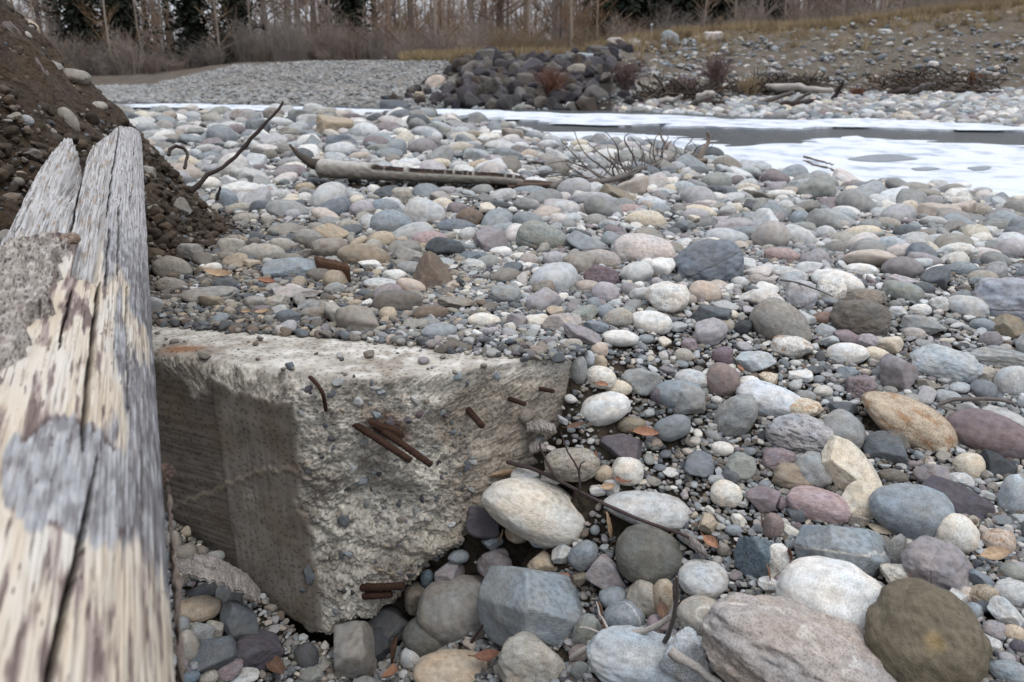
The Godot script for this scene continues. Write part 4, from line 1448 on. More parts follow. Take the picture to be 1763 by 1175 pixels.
	for k in 4200:
		var a := rng.randf_range(-0.13, 0.9)
		var dc := tab(CRESTD, a)
		var d := dc + rng.randf_range(-0.1, 7.0) * rng.randf()
		if a > 0.14 and rng.randf() < 0.14:
			d = dc - rng.randf_range(0.0, 4.0) * rng.randf()
		if a < -0.15 and rng.randf() < 0.5:
			continue
		var x := a * d
		var c := hexlin(["a6926f", "978468", "b3a182", "8e7c63"][rng.randi() % 4]) * rng.randf_range(0.85, 1.15)
		push(buf, Transform3D(Basis.from_euler(Vector3(0, rng.randf() * TAU, 0)) * Basis.from_scale(Vector3.ONE * rng.randf_range(0.4, 1.0)), Vector3(x, ground(x, d) - 0.03, -d)), c)
	many("grass", g.mesh(), mats.tree, buf)


# ---------------------------------------------------------------- stones past counting
func scatter() -> void:
	var shapes := []
	for k in 14:
		var sh: String = ["egg", "egg", "rnd", "ang", "ang", "rnd", "egg"][k % 7]
		shapes.append(stone_mesh(sh, 700 + k, 3, Vector3(1, 1, 1), Color.WHITE, ["", "", "", "vein", "", "band", ""][k % 7]))
	var small := []
	for k in 8:
		small.append(stone_mesh(["egg", "rnd", "ang", "ang"][k % 4], 760 + k, 2, Vector3(1, 1, 1), Color.WHITE))
	var bufs := []
	for k in 14:
		bufs.append(PackedFloat32Array())
	var sbufs := []
	for k in 8:
		sbufs.append(PackedFloat32Array())
	var block := PackedVector2Array([Vector2(-1.1, 1.72), Vector2(-0.467, 1.45), Vector2(-0.2, 1.43), Vector2(0.129, 1.56), Vector2(0.17, 1.64), Vector2(0.0, 1.66), Vector2(-0.83, 1.82), Vector2(-1.1, 1.86)])
	rng.seed = 2024
	# [tries, nearest, farthest, smallest and largest share of the local size, share of the touching distance]
	for tier in [[3500, 0.8, 18.0, 1.0, 1.7, 0.92], [8000, 0.8, 18.0, 0.65, 1.0, 0.92], [16000, 0.9, 18.0, 0.40, 0.62, 0.9], [34000, 0.9, 14.0, 0.26, 0.42, 0.8], [42000, 0.85, 8.0, 0.15, 0.26, 0.72]]:
		for k in tier[0]:
			var d: float = tier[1] * pow(tier[2] / tier[1], rng.randf())
			var a := rng.randf_range(-0.78, 1.35)
			var x := a * d
			if d > tab(SHORE, a) - 0.05 * d * 0.3:
				continue
			var big := tab(SIZES, d)
			var r: float = big * rng.randf_range(tier[3], tier[4])
			var bank := tab(TOE, d) - x
			if bank > -0.1 and (rng.randf() < 0.86 + 0.1 * smoothstep(0.0, 0.15, bank) or r > 0.03):
				continue
			var bare := na.get_noise_2d(x * 70.0, d * 70.0) + 0.3 * nb.get_noise_2d(x * 60.0, d * 60.0)
			if r > 0.015 and bare > 0.05 + 0.03 * d and rng.randf() < 0.88:
				continue
			if x < 0.2 and d > 1.6 and d < 2.15 and r > 0.022 and rng.randf() < 0.75:
				continue
			if Geometry2D.is_point_in_polygon(Vector2(x, d), block) or not clear(x, d, r, tier[5]):
				continue
			if r > 0.012 and rng.randf() < 0.45 * smoothstep(-0.3, -0.8, x) * smoothstep(3.6, 2.6, d) * smoothstep(1.55, 1.75, d):
				continue
			claim(x, d, r)
			var flat := rng.randf_range(0.42, 0.8)
			var dusty := smoothstep(0.2, -0.5, x) * smoothstep(3.8, 2.4, d) * smoothstep(1.4, 1.7, d) * 0.8
			var c := lin(FILL[rng.randi() % FILL.size()])
			var grey := c.r * 0.3 + c.g * 0.6 + c.b * 0.1
			c = c.lerp(Color(grey, grey, grey * 0.98), 0.25)
			if rng.randf() < dusty + (1.0 if bank > -0.1 else 0.0):
				c = lin(["taupe", "taupegrey", "greytan", "dtaupe", "slate", "tan"][rng.randi() % 6])
			c = c * rng.randf_range(0.82, 1.12)
			var sx := r * rng.randf_range(1.0, 1.3)
			var b := Basis.from_euler(Vector3(rng.randfn() * 0.22, rng.randf() * TAU, rng.randfn() * 0.22)) * Basis.from_scale(Vector3(sx, r * flat, r * rng.randf_range(0.75, 1.0)))
			var y := ground(x, d) + r * flat * rng.randf_range(0.25, 0.6)
			if bank > -0.1:
				y -= r * flat * 0.2
			push(bufs[rng.randi() % 14], Transform3D(b, Vector3(x, y, -d)), c)
	# pebbles and grit
	for tier in [[48000, 0.75, 4.8, 0.006, 0.014, 0.7], [80000, 0.7, 2.9, 0.0028, 0.007, 0.0]]:
		for k in tier[0]:
			var d: float = tier[1] * pow(tier[2] / tier[1], rng.randf())
			var x := rng.randf_range(-0.76, 1.1) * d
			var r: float = lerpf(tier[3], tier[4], pow(rng.randf(), 1.6))
			var y := ground(x, d)
			var bank := tab(TOE, d) - x
			if bank > -0.05 and rng.randf() < 0.8:
				continue
			if Geometry2D.is_point_in_polygon(Vector2(x, d), block):
				var back := 1.79 - (x + 0.83) * 0.2
				var lap := maxf(0.003, 0.004 + 0.055 * smoothstep(-0.4, 0.0, x) + 0.02 * na.get_noise_1d(x * 300.0))
				if rng.randf() < 0.99 - 0.8 * smoothstep(lap, lap * 0.3, back - d):
					continue
				y = r * 0.2
			elif tier[5] > 0.0 and not clear(x, d, r, tier[5]):
				continue
			elif tier[5] == 0.0 and not clear(x, d, 0.001, 0.7):
				continue
			var c := lin(FILL[rng.randi() % FILL.size()]) * rng.randf_range(0.45, 0.85)
			var spill := smoothstep(-0.2, -0.8, x) * smoothstep(3.6, 2.6, d) * smoothstep(1.55, 1.75, d)
			if bank > -0.1 or rng.randf() < 0.35 + spill:
				c = lin(["taupe", "dtaupe", "brown", "slate", "darkgrey"][rng.randi() % 5])
			var b := Basis.from_euler(Vector3(rng.randfn() * 0.4, rng.randf() * TAU, rng.randfn() * 0.4)) * Basis.from_scale(Vector3(r * rng.randf_range(1.0, 1.4), r * rng.randf_range(0.5, 0.9), r))
			push(sbufs[rng.randi() % 8], Transform3D(b, Vector3(x, y + r * rng.randf_range(0.1, 0.6), -d)), c)
	var lump := stone_mesh("ang", 881, 2, Vector3(1, 1, 1), Color.WHITE, "rough")
	var clods := PackedFloat32Array()
	for k in 15000:
		var d := rng.randf_range(1.7, 6.0)
		var x := tab(TOE, d) - rng.randf_range(-0.05, 2.6) * sqrt(rng.randf())
		var r := 0.004 + 0.018 * pow(rng.randf(), 3.5)
		var c := hexlin(["4a3f35", "54483c", "3f362e", "5d5145"][rng.randi() % 4]) * rng.randf_range(0.8, 1.15)
		push(clods, Transform3D(Basis.from_euler(Vector3(rng.randf() * TAU, rng.randf() * TAU, 0)) * Basis.from_scale(Vector3(r * 1.3, r * 0.8, r)), Vector3(x, ground(x, d) + r * 0.3, -d)), c)
	many("dirt_clods", lump, mats.pebble_unit, clods)
	# sticks and roots that floods left along the foot of the hillside
	var sm := MB.new()
	sm.tube([Vector3(-0.5, 0, 0), Vector3(-0.2, 0.05, 0.03), Vector3(0.15, 0.0, -0.04), Vector3(0.5, 0.04, 0.02)], 0.03, 0.012, 5, Color.WHITE, 0.2)
	sm.tube([Vector3(0.1, 0, 0), Vector3(0.25, 0.12, 0.1), Vector3(0.32, 0.25, 0.12)], 0.016, 0.006, 4, Color.WHITE)
	sm.tube([Vector3(-0.2, 0.03, 0), Vector3(-0.3, 0.14, -0.1), Vector3(-0.42, 0.2, -0.14)], 0.014, 0.005, 4, Color.WHITE)
	var sbuf := PackedFloat32Array()
	for k in 420:
		var a: float = [0.19, 0.33, 0.335, 0.345, 0.5, 0.22, 0.30, 0.46, 0.55][rng.randi() % 9] + rng.randfn() * 0.022
		var t := tab(BEACH, a) + rng.randf_range(-0.05, 0.07)
		var d := lerpf(tab(FARS, a), tab(CRESTD, a), t)
		var x := a * d
		var c := hexlin(["4b443f", "39322d", "5e5650", "6e665f", "4a3a2f"][rng.randi() % 5])
		push(sbuf, Transform3D(Basis.from_euler(Vector3(rng.randf() * 0.6, rng.randf_range(-0.9, 0.9), rng.randfn() * 0.45)) * Basis.from_scale(Vector3.ONE * rng.randf_range(0.35, 1.0)), Vector3(x, ground(x, d) + rng.randf_range(0.02, 0.22), -d)), c)
	many("flood_debris", sm.mesh(), mats.tree, sbuf)
	# the far gravel bar, the far beach and the brown hillside
	for k in 72000:
		var a := rng.randf_range(-0.62, 0.85)
		var df := tab(FARS, a)
		var dc := tab(CRESTD, a)
		var t := rng.randf_range(-0.06, 1.0)
		var d := lerpf(df, dc, t)
		if a > -0.075 and a < 0.125:
			if rng.randf() < 0.9 or t > 0.2:
				continue
		var r := 0.014 + 0.085 * pow(rng.randf(), 5.0)
		var beach := tab(BEACH, a)
		if a >= 0.11:
			if t > beach + 0.02 and rng.randf() < 0.5 + 0.3 * t:
				continue
			if t < beach:
				r *= 1.35
		elif t < 0.25:
			r *= 1.3
		var x := a * d
		var c := lin(FILL[rng.randi() % FILL.size()]) * rng.randf_range(0.8, 1.1)
		if a < -0.05:
			r *= 0.62
			c = c.lerp(lin("palegrey"), 0.5) * 0.66
		elif a > 0.11 and t > beach:
			c = c * 0.7
		var b := Basis.from_euler(Vector3(rng.randfn() * 0.3, rng.randf() * TAU, rng.randfn() * 0.3)) * Basis.from_scale(Vector3(r * 1.2, r * 0.7, r))
		push(sbufs[rng.randi() % 8], Transform3D(b, Vector3(x, ground(x, d) + r * 0.25, -d)), c)
	for k in 14:
		many(["smooth_cobbles", "smooth_cobbles", "blocky_cobbles", "veined_cobbles", "angular_cobbles", "banded_cobbles", "smooth_cobbles"][k % 7], shapes[k], mats.pebble_unit, bufs[k])
	for k in 8:
		many(["pebbles", "pebbles", "gravel", "gravel"][k % 4], small[k], mats.pebble_unit, sbufs[k])



func _ready() -> void:
	# camera, sky, light
	var cam := Camera3D.new()
	cam.name = "camera"
	add_child(cam)
	cam.position = Vector3(0, 0.6, 0)
	cam.rotation_degrees = Vector3(-19.57, 0, 0)
	cam.near = 0.05
	cam.far = 600.0
	cam.fov = 46.4
	var lens := CameraAttributesPhysical.new()
	lens.frustum_focal_length = 28.0
	lens.frustum_focus_distance = 1.75
	lens.frustum_near = 0.05
	lens.frustum_far = 600.0
	lens.exposure_aperture = 6.8
	cam.attributes = lens
	cam.current = true
	var env := Environment.new()
	env.background_mode = Environment.BG_SKY
	env.tonemap_mode = Environment.TONE_MAPPER_LINEAR
	env.tonemap_exposure = 1.42
	env.sdfgi_enabled = true
	env.ssao_enabled = true
	env.ssil_enabled = true
	var sky := Sky.new()
	var sm := PanoramaSkyMaterial.new()
	sm.panorama = cloudy_sky()
	sky.sky_material = sm
	env.sky = sky
	var we := WorldEnvironment.new()
	we.name = "environment"
	we.environment = env
	add_child(we)
	var sun := DirectionalLight3D.new()
	sun.name = "sun"
	sun.light_energy = 0.3
	sun.light_angular_distance = 24.0
	sun.light_color = Color(1.0, 0.97, 0.93)
	sun.shadow_enabled = true
	sun.sky_mode = DirectionalLight3D.SKY_MODE_LIGHT_ONLY
	sun.rotation_degrees = Vector3(-62, 38, 0)
	add_child(sun)

	for n in [na, nb, nc]:
		n.noise_type = FastNoiseLite.TYPE_SIMPLEX_SMOOTH
		n.frequency = 0.02
	na.fractal_octaves = 3
	nb.fractal_octaves = 4
	nb.frequency = 0.05
	nb.seed = 5
	nc.seed = 9
	nc.fractal_type = FastNoiseLite.FRACTAL_NONE
	nd.noise_type = FastNoiseLite.TYPE_CELLULAR
	nd.cellular_return_type = FastNoiseLite.RETURN_DISTANCE2_SUB
	nd.fractal_type = FastNoiseLite.FRACTAL_NONE
	nd.frequency = 0.02
	make_materials()
	# setting and large structure
	build_ground()
	build_water()
	build_log()
	build_block()
	build_riprap()
	build_trees()
	# stones, each a thing
	build_rocks()
	build_things()
	# what nobody could count
	scatter()


func build_rocks() -> void:
	rock("boulder", Vector3(0.4451, -0.2581, -0.9742), Vector3(0.1587, 0.0756, 0.0952), -0.4285, -0.2443, "blob", "pinkgrey", 5189, 6, "rough", "large rough pinkish grey boulder with white patches beside the olive-brown boulder, on its log side")
	rock("boulder", Vector3(0.6127, -0.2145, -0.9639), Vector3(0.088, 0.0749, 0.0871), -0.5662, -0.6981, "blob", "olive", 6807, 5, "spot", "large olive-brown boulder with a yellow spot beside the rough pinkish boulder, away from the log")
	rock("boulder", Vector3(0.5303, -0.2437, -1.0805), Vector3(0.0969, 0.0688, 0.08), -0.4563, -0.2443, "egg", "white", 8057, 5, "", "big smooth white egg-shaped stone just behind the rough pinkish boulder")
	rock("boulder", Vector3(0.0508, -0.4283, -1.3108), Vector3(0.1197, 0.0805, 0.0949), -0.0388, -0.3142, "facet", "bluegrey", 8047, 5, "", "large blue-grey faceted boulder with flat top beside the smooth taupe-grey stone, away from the log")
	rock("boulder", Vector3(0.2247, -0.3641, -1.0806), Vector3(0.1016, 0.0499, 0.061), -0.205, -0.1745, "blob", "paleblue", 1245, 5, "", "big pale blue-grey boulder cut by the frame")
	rock("boulder", Vector3(0.0599, -0.2955, -1.4521), Vector3(0.1274, 0.0589, 0.0764), -0.0412, -0.4189, "egg", "warmwhite", 2483, 5, "band", "large cream-white oval stone beside the concrete block, away from the log")
	rock("boulder", Vector3(-0.1156, -0.5248, -1.4272), Vector3(0.0919, 0.0658, 0.0776), 0.0808, 0.1745, "egg", "taupegrey", 8306, 5, "", "large smooth taupe-grey stone beside the flat-topped faceted boulder, on its log side")
	rock("boulder", Vector3(0.5819, -0.218, -1.1967), Vector3(0.0787, 0.0488, 0.0559), -0.4526, -0.1396, "facet", "bluegrey", 8499, 5, "vein", "large blue-grey faceted boulder just behind the big white egg stone")
	rock("boulder", Vector3(0.8287, -0.1155, -1.5059), Vector3(0.1055, 0.0453, 0.0633), -0.5031, -0.384, "egg", "orangetan", 5788, 5, "rust", "big smooth orange-tan boulder beside the purple-pink boulder, on its log side")
	rock("boulder", Vector3(0.7272, -0.1774, -1.2606), Vector3(0.0723, 0.0509, 0.0578), -0.5232, -0.1396, "egg", "bluegrey", 96, 5, "", "large smooth blue-grey oval stone beside the veined faceted boulder, away from the log")
	rock("boulder", Vector3(0.9734, -0.1202, -1.451), Vector3(0.0899, 0.044, 0.0539), -0.5909, -0.1745, "egg", "darkpink", 5462, 5, "", "big smooth purple-pink boulder beside the orange-tan boulder, away from the log")
	rock("boulder", Vector3(0.2647, -0.3044, -1.3068), Vector3(0.0671, 0.0514, 0.0595), -0.1998, -0.2094, "egg", "olivegrey", 1268, 5, "", "dark olive-grey smooth boulder just in front of the half-buried pale stone")
	rock("boulder", Vector3(0.0418, -0.4496, -1.184), Vector3(0.0678, 0.0433, 0.0521), -0.0353, -0.0873, "rnd", "greytan", 481, 5, "", "pale grey-tan chipped boulder just in front of the flat-topped faceted boulder")
	rock("boulder", Vector3(0.5731, 0.0332, -2.2553), Vector3(0.0992, 0.0737, 0.0816), -0.2488, 0.1745, "blob", "slateblue", 1864, 5, "crack", "big dark blue-grey boulder with a horizontal crack in front of the large cream egg stone")
	rock("boulder", Vector3(-0.1147, -0.5363, -1.2546), Vector3(0.08, 0.0358, 0.048), 0.0911, 0, "egg", "orangetan", 1226, 5, "", "orange-cream smooth stone just in front of the smooth taupe-grey stone")
	rock("boulder", Vector3(0.2714, -0.2543, -1.3904), Vector3(0.0892, 0.0316, 0.0535), -0.1928, -0.0524, "egg", "palegrey", 685, 5, "", "pale grey half-buried oval stone just behind the olive-grey boulder")
	rock("boulder", Vector3(0.7076, -0.2001, -1.1209), Vector3(0.0572, 0.0413, 0.0473), -0.5631, -0.2618, "rnd", "mauvegrey", 7386, 5, "crack", "mauve-grey boulder split by a deep crack")
	rock("boulder", Vector3(1.2952, 0.0049, -1.9875), Vector3(0.0862, 0.064, 0.0709), -0.5775, -0.0873, "blob", "lilacblue", 2744, 5, "crack", "big lilac-blue cracked boulder in front of the hollowed white stone")
	rock("boulder", Vector3(-0.3363, -0.6191, -1.3961), Vector3(0.056, 0.0747, 0.056), 0.2364, -0.2618, "ang", "taupegrey", 7910, 4, "", "taupe-grey blocky stone with broken face near the smooth taupe-grey stone, towards the log")
	rock("boulder", Vector3(0.604, -0.1377, -1.4973), Vector3(0.0721, 0.0393, 0.0442), -0.3834, -0.0873, "rnd", "lilacgrey", 4328, 5, "pit", "lilac-grey flat stone with dark spots just in front of the white-blue boulder")
	rock("boulder", Vector3(0.6656, -0.0247, -1.8666), Vector3(0.0792, 0.0588, 0.0653), -0.3425, -0.5236, "egg", "taupegrey", 1079, 5, "", "large smooth taupe-grey tilted boulder near the dark taupe boulder, towards the log")
	rock("boulder", Vector3(0.3517, -0.2992, -1.2268), Vector3(0.0473, 0.0265, 0.0473), -0.2792, 0, "egg", "palegrey", 5419, 4, "", "pale grey stone sunk in the gravel beside the olive-grey boulder, away from the log")
	rock("boulder", Vector3(0.2894, -0.3354, -1.062), Vector3(0.0405, 0.0521, 0.0405), -0.266, 0, "ang", "whiteblue", 4508, 4, "rough", "white-blue rough stone cut by the frame")
	rock("boulder", Vector3(0.4209, 0.0159, -2.4782), Vector3(0.1021, 0.0578, 0.064), -0.1682, -0.0873, "egg", "palepink", 6187, 5, "", "big smooth pale pink boulder just in front of the large cream egg stone")
	rock("boulder", Vector3(0.6618, -0.1625, -1.3859), Vector3(0.0628, 0.0408, 0.0461), -0.4455, -0.5585, "ang", "cream", 7584, 5, "", "large cream and green-grey angular slab just in front of the orange-tan boulder")
	rock("boulder", Vector3(0.5673, -0.1083, -1.6035), Vector3(0.076, 0.0352, 0.0456), -0.3401, -0.1745, "egg", "whiteblue", 4113, 5, "", "large white-blue smooth boulder in front of the tilted taupe-grey boulder")
	rock("boulder", Vector3(0.9971, -0.0644, -1.7035), Vector3(0.0776, 0.0381, 0.0466), -0.5296, -0.0873, "blob", "paleblue", 6003, 5, "", "broad pale blue low stone beside the upright mauve-grey slab, away from the log")
	rock("boulder", Vector3(0.8748, -0.0191, -1.9079), Vector3(0.074, 0.052, 0.0577), -0.4299, 0.0873, "blob", "dtaupe", 3075, 5, "", "large dark taupe boulder just in front of the long white stone")
	rock("boulder", Vector3(0.8191, -0.1636, -1.2829), Vector3(0.064, 0.0242, 0.0384), -0.5682, -0.2967, "ang", "darkpurple", 6, 5, "", "long slate-purple pointed stone beside the large blue-grey oval, away from the log")
	rock("boulder", Vector3(-0.1811, -0.5729, -1.4022), Vector3(0.0556, 0.0451, 0.0536), 0.1285, -0.1745, "egg", "olivegrey", 1555, 4, "", "speckled olive-tan rounded stone just in front of the smooth taupe-grey stone")
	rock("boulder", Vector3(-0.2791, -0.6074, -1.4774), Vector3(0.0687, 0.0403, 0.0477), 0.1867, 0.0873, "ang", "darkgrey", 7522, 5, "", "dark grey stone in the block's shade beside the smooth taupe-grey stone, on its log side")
	rock("boulder", Vector3(0.5864, -0.201, -1.3198), Vector3(0.0629, 0.0292, 0.0377), -0.4181, -0.1047, "egg", "mauvepink", 7679, 5, "", "long pink-mauve stone pointed at one end just behind the veined faceted boulder")
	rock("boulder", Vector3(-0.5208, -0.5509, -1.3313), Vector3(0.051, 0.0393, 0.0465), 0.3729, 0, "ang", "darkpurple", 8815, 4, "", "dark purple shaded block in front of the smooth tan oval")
	rock("boulder", Vector3(0.4847, -0.1222, -1.5495), Vector3(0.0525, 0.0425, 0.0477), -0.3032, 0.6981, "rnd", "grey", 5639, 4, "", "grey speckled stone standing on edge")
	rock("boulder", Vector3(0.1124, 0.006, -2.7065), Vector3(0.0996, 0.0587, 0.0649), -0.0415, -0.2618, "egg", "greygreen", 5387, 5, "crack", "large greenish grey boulder with a fine crack near the pale pink boulder, towards the log")
	rock("boulder", Vector3(0.1253, -0.1959, -1.4744), Vector3(0.0582, 0.0349, 0.0396), -0.0848, 0, "egg", "greytan", 1784, 4, "pit", "smooth speckled tan-grey stone just behind the cream-white oval stone")
	rock("boulder", Vector3(-0.5852, -0.4979, -1.2508), Vector3(0.0502, 0.0332, 0.0392), 0.4376, 0.2618, "ang", "slate", 5652, 4, "", "dark slate broad stone in front of the smooth tan oval")
	rock("boulder", Vector3(0.3309, -0.3253, -1.157), Vector3(0.0417, 0.0327, 0.0384), -0.2786, -0.0873, "egg", "greytan", 2888, 4, "ring", "round grey stone with a pale ring mark just behind the big pale-blue boulder")
	rock("cobble", Vector3(0.6892, -0.1333, -1.4957), Vector3(0.0466, 0.0418, 0.0466), -0.4318, -0.3491, "egg", "grey", 6856, 4, "", "smooth grey round stone beside the orange-tan boulder, on its log side")
	rock("cobble", Vector3(-0.2256, 0.0278, -2.1744), Vector3(0.0586, 0.0618, 0.0586), 0.1034, 0, "wedge", "brown", 8495, 4, "", "brown upright wedge-shaped stone near the tan-brown egg stone, away from the log")
	rock("boulder", Vector3(0.3657, -0.0991, -1.6129), Vector3(0.0588, 0.0346, 0.0388), -0.223, 0, "egg", "bluegrey", 2698, 4, "", "broad grey-blue half-covered stone near the long white speckled stone, away from the log")
	rock("cobble", Vector3(0.7742, -0.182, -1.1912), Vector3(0.0356, 0.0356, 0.0356), -0.5763, 0, "egg", "warmwhite", 4973, 4, "crack", "pale cracked stone under the blue-grey oval one")
	rock("boulder", Vector3(0.199, -0.1079, -1.5588), Vector3(0.0561, 0.0336, 0.0378), -0.127, 0.3491, "egg", "white", 7134, 4, "", "long white speckled stone just in front of the block's buried end")
	rock("cobble", Vector3(0.3921, 0.0188, -1.9428), Vector3(0.057, 0.0471, 0.0523), -0.1992, -0.2618, "rnd", "white", 4536, 4, "rough", "white blocky stone with a grey broken face just in front of the dark cracked boulder")
	rock("cobble", Vector3(0.4372, -0.249, -1.2298), Vector3(0.0341, 0.0426, 0.0341), -0.3416, -0.2618, "ang", "steelblue", 8564, 4, "pit", "steel-blue pitted upright stone near the veined faceted boulder, towards the log")
	rock("cobble", Vector3(-0.5621, -0.508, -1.3545), Vector3(0.0358, 0.0552, 0.0358), 0.3933, 0.6109, "ang", "slate", 5366, 4, "", "blue-grey angular stone under the block")
	rock("boulder", Vector3(0.1892, -0.3499, -1.3135), Vector3(0.0463, 0.0315, 0.0367), -0.143, -0.4363, "ang", "mauvegrey", 1099, 4, "", "mauve-grey angular block beside the olive-grey boulder, on its log side")
	rock("boulder", Vector3(-0.461, 0.0149, -2.4238), Vector3(0.0831, 0.0446, 0.0499), 0.1879, -0.1745, "egg", "tanbrown", 7104, 4, "big", "large smooth tan-brown egg-shaped stone just in front of the pale blue egg stone")
	rock("cobble", Vector3(0.6008, -0.1725, -1.3961), Vector3(0.0443, 0.0329, 0.0372), -0.4064, -0.3491, "rnd", "grey", 2184, 4, "", "mottled grey stone behind the tan brick-shaped one")
	rock("cobble", Vector3(0.2092, -0.3806, -1.2206), Vector3(0.0401, 0.0303, 0.0358), -0.1697, 0.2618, "egg", "bluegrey", 8836, 4, "vein", "pale blue oval cobble with white rim just behind the big pale-blue boulder")
	rock("cobble", Vector3(0.8715, -0.072, -1.6692), Vector3(0.0415, 0.0469, 0.0415), -0.4812, 0, "ang", "mauvegrey", 4818, 4, "", "mauve-grey upright slab stone beside the broad pale-blue stone, on its log side")
	rock("cobble", Vector3(-0.3564, -0.0017, -3.2054), Vector3(0.0873, 0.0697, 0.077), 0.1107, -0.2618, "egg", "palegrey", 6809, 4, "", "large pale grey domed stone beside the pale blue egg stone, away from the log")
	rock("boulder", Vector3(1.1436, -0.0584, -1.735), Vector3(0.0697, 0.0272, 0.0418), -0.5828, 0, "ang", "grey", 5651, 5, "band", "layered dark grey slab beside the broad pale-blue stone, away from the log")
	rock("cobble", Vector3(-0.4525, 0.0028, -2.9817), Vector3(0.0856, 0.0611, 0.0675), 0.1506, 0, "egg", "bluegrey", 4743, 4, "", "large pale blue-grey egg-shaped stone beside the pale grey dome stone, on its log side")
	rock("cobble", Vector3(0.6599, -0.1853, -1.308), Vector3(0.0381, 0.0327, 0.0371), -0.4673, -0.2618, "ang", "cream", 2809, 4, "", "cream-white angular stone beside the large blue-grey oval, on its log side")
	rock("boulder", Vector3(-0.2911, 0.0123, -1.9418), Vector3(0.0639, 0.035, 0.0389), 0.1488, 0.0873, "egg", "dtaupe", 989, 4, "", "dark brownish grey oval stone just in front of the brown wedge stone")
	rock("boulder", Vector3(-0.647, 0.0153, -2.2744), Vector3(0.0853, 0.0339, 0.0512), 0.2771, -0.0873, "ang", "bluegrey", 2080, 5, "", "flat blue-grey and tan slab near the tan-brown egg stone, towards the log")
	rock("boulder", Vector3(0.6117, -0.1163, -1.5813), Vector3(0.0608, 0.0248, 0.0365), -0.3691, -0.0873, "rnd", "cream", 5729, 4, "rust", "cream stone with rusty stains on top beside the white-blue boulder, away from the log")
	rock("boulder", Vector3(0.5651, -0.1817, -1.3912), Vector3(0.0477, 0.027, 0.0306), -0.3858, 0, "rnd", "tanbrown", 5116, 4, "", "tan-brown brick-shaped stone behind the veined faceted boulder")
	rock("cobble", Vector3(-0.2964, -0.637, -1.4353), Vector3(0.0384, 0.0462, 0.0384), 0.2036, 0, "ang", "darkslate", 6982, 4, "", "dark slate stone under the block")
	rock("cobble", Vector3(0.9138, -0.1543, -1.27), Vector3(0.0253, 0.0463, 0.0253), -0.6237, 0, "egg", "paleblue", 4093, 4, "", "pale grey-blue smooth boulder half out of view")
	rock("cobble", Vector3(-0.6439, -0.467, -1.3526), Vector3(0.0473, 0.0273, 0.0318), 0.4443, -0.0524, "egg", "tan", 5941, 4, "", "smooth tan oval stone in front of the concrete block")
	rock("cobble", Vector3(0.2452, -0.3502, -1.2385), Vector3(0.0323, 0.0341, 0.0323), -0.1954, 0, "rnd", "greytan", 4790, 4, "", "grey-tan rounded block just in front of the olive-grey boulder")
	rock("boulder", Vector3(0.9173, 0.0059, -2.1663), Vector3(0.0727, 0.0329, 0.0436), -0.4006, -0.1745, "egg", "white", 2916, 4, "", "long smooth white stone just behind the dark taupe boulder")
	rock("cobble", Vector3(0.7558, -0.1409, -1.4393), Vector3(0.0435, 0.0282, 0.0317), -0.4835, 0, "ang", "slate", 891, 4, "", "dark slate-blue wedge stone just in front of the orange-tan boulder")
	rock("cobble", Vector3(0.2283, -0.1678, -1.5023), Vector3(0.0471, 0.0273, 0.0308), -0.1508, -0.0873, "ang", "darkmauve", 8773, 4, "", "dark mauve blocky stone just in front of the long white speckled stone")
	rock("cobble", Vector3(0.3857, -0.1024, -1.5988), Vector3(0.0378, 0.0378, 0.0378), -0.2367, 0, "rnd", "grey", 4566, 4, "", "grey squarish stone near the white-blue boulder, towards the log")
	rock("cobble", Vector3(0.4738, -0.0836, -1.6551), Vector3(0.0374, 0.0402, 0.0374), -0.2788, 0, "egg", "mauvebrown", 6052, 4, "", "mauve-brown upright oval stone beside the white-blue boulder, on its log side")
	rock("cobble", Vector3(1.111, -0.0787, -1.634), Vector3(0.037, 0.0386, 0.037), -0.5971, 0, "egg", "palegrey", 8516, 4, "", "pale domed boulder half out of view")
	rock("cobble", Vector3(0.2846, -0.0726, -1.6329), Vector3(0.0449, 0.0302, 0.0338), -0.1725, 0, "ang", "grey", 4577, 4, "", "grey triangular faceted stone just behind the long white speckled stone")
	rock("cobble", Vector3(-0.0623, -0.3476, -1.4935), Vector3(0.0398, 0.0314, 0.0361), 0.0417, -0.3491, "ang", "darkpurple", 6617, 4, "", "dark purple chipped stone beside the cream-white oval stone, on its log side")
	rock("cobble", Vector3(0.3342, -0.0023, -1.8269), Vector3(0.0542, 0.0293, 0.0326), -0.1809, -0.0873, "egg", "white", 5694, 4, "", "smooth white oval stone in front of the dark cracked boulder")
	rock("cobble", Vector3(0.6626, 0.0001, -2.0218), Vector3(0.0599, 0.0313, 0.0359), -0.3167, 0, "ang", "white", 8826, 4, "rough", "whitish angular stone with grey side just behind the tilted taupe-grey boulder")
	rock("cobble", Vector3(-0.0364, -0.4243, -1.4547), Vector3(0.0372, 0.0313, 0.0364), 0.025, -0.2618, "rnd", "mauvegrey", 1101, 4, "", "mauve-grey stone with broken dark face just behind the flat-topped faceted boulder")
	rock("cobble", Vector3(-0.5971, -0.4828, -1.4008), Vector3(0.0298, 0.0439, 0.0298), 0.4029, -0.1745, "ang", "grey", 451, 4, "", "grey upright angular stone beside the smooth tan oval, away from the log")
	rock("cobble", Vector3(-0.071, 0.0125, -2.6674), Vector3(0.06, 0.0506, 0.056), 0.0266, -0.3491, "ang", "mauvegrey", 3296, 4, "", "mauve-grey angular stone beside the slate-blue oval, away from the log")
	rock("boulder", Vector3(-0.6692, 0.0045, -2.8184), Vector3(0.085, 0.0393, 0.051), 0.2331, 0.0873, "ang", "tan", 8826, 4, "", "flat tan sandstone slab beside the tan-brown egg stone, on its log side")
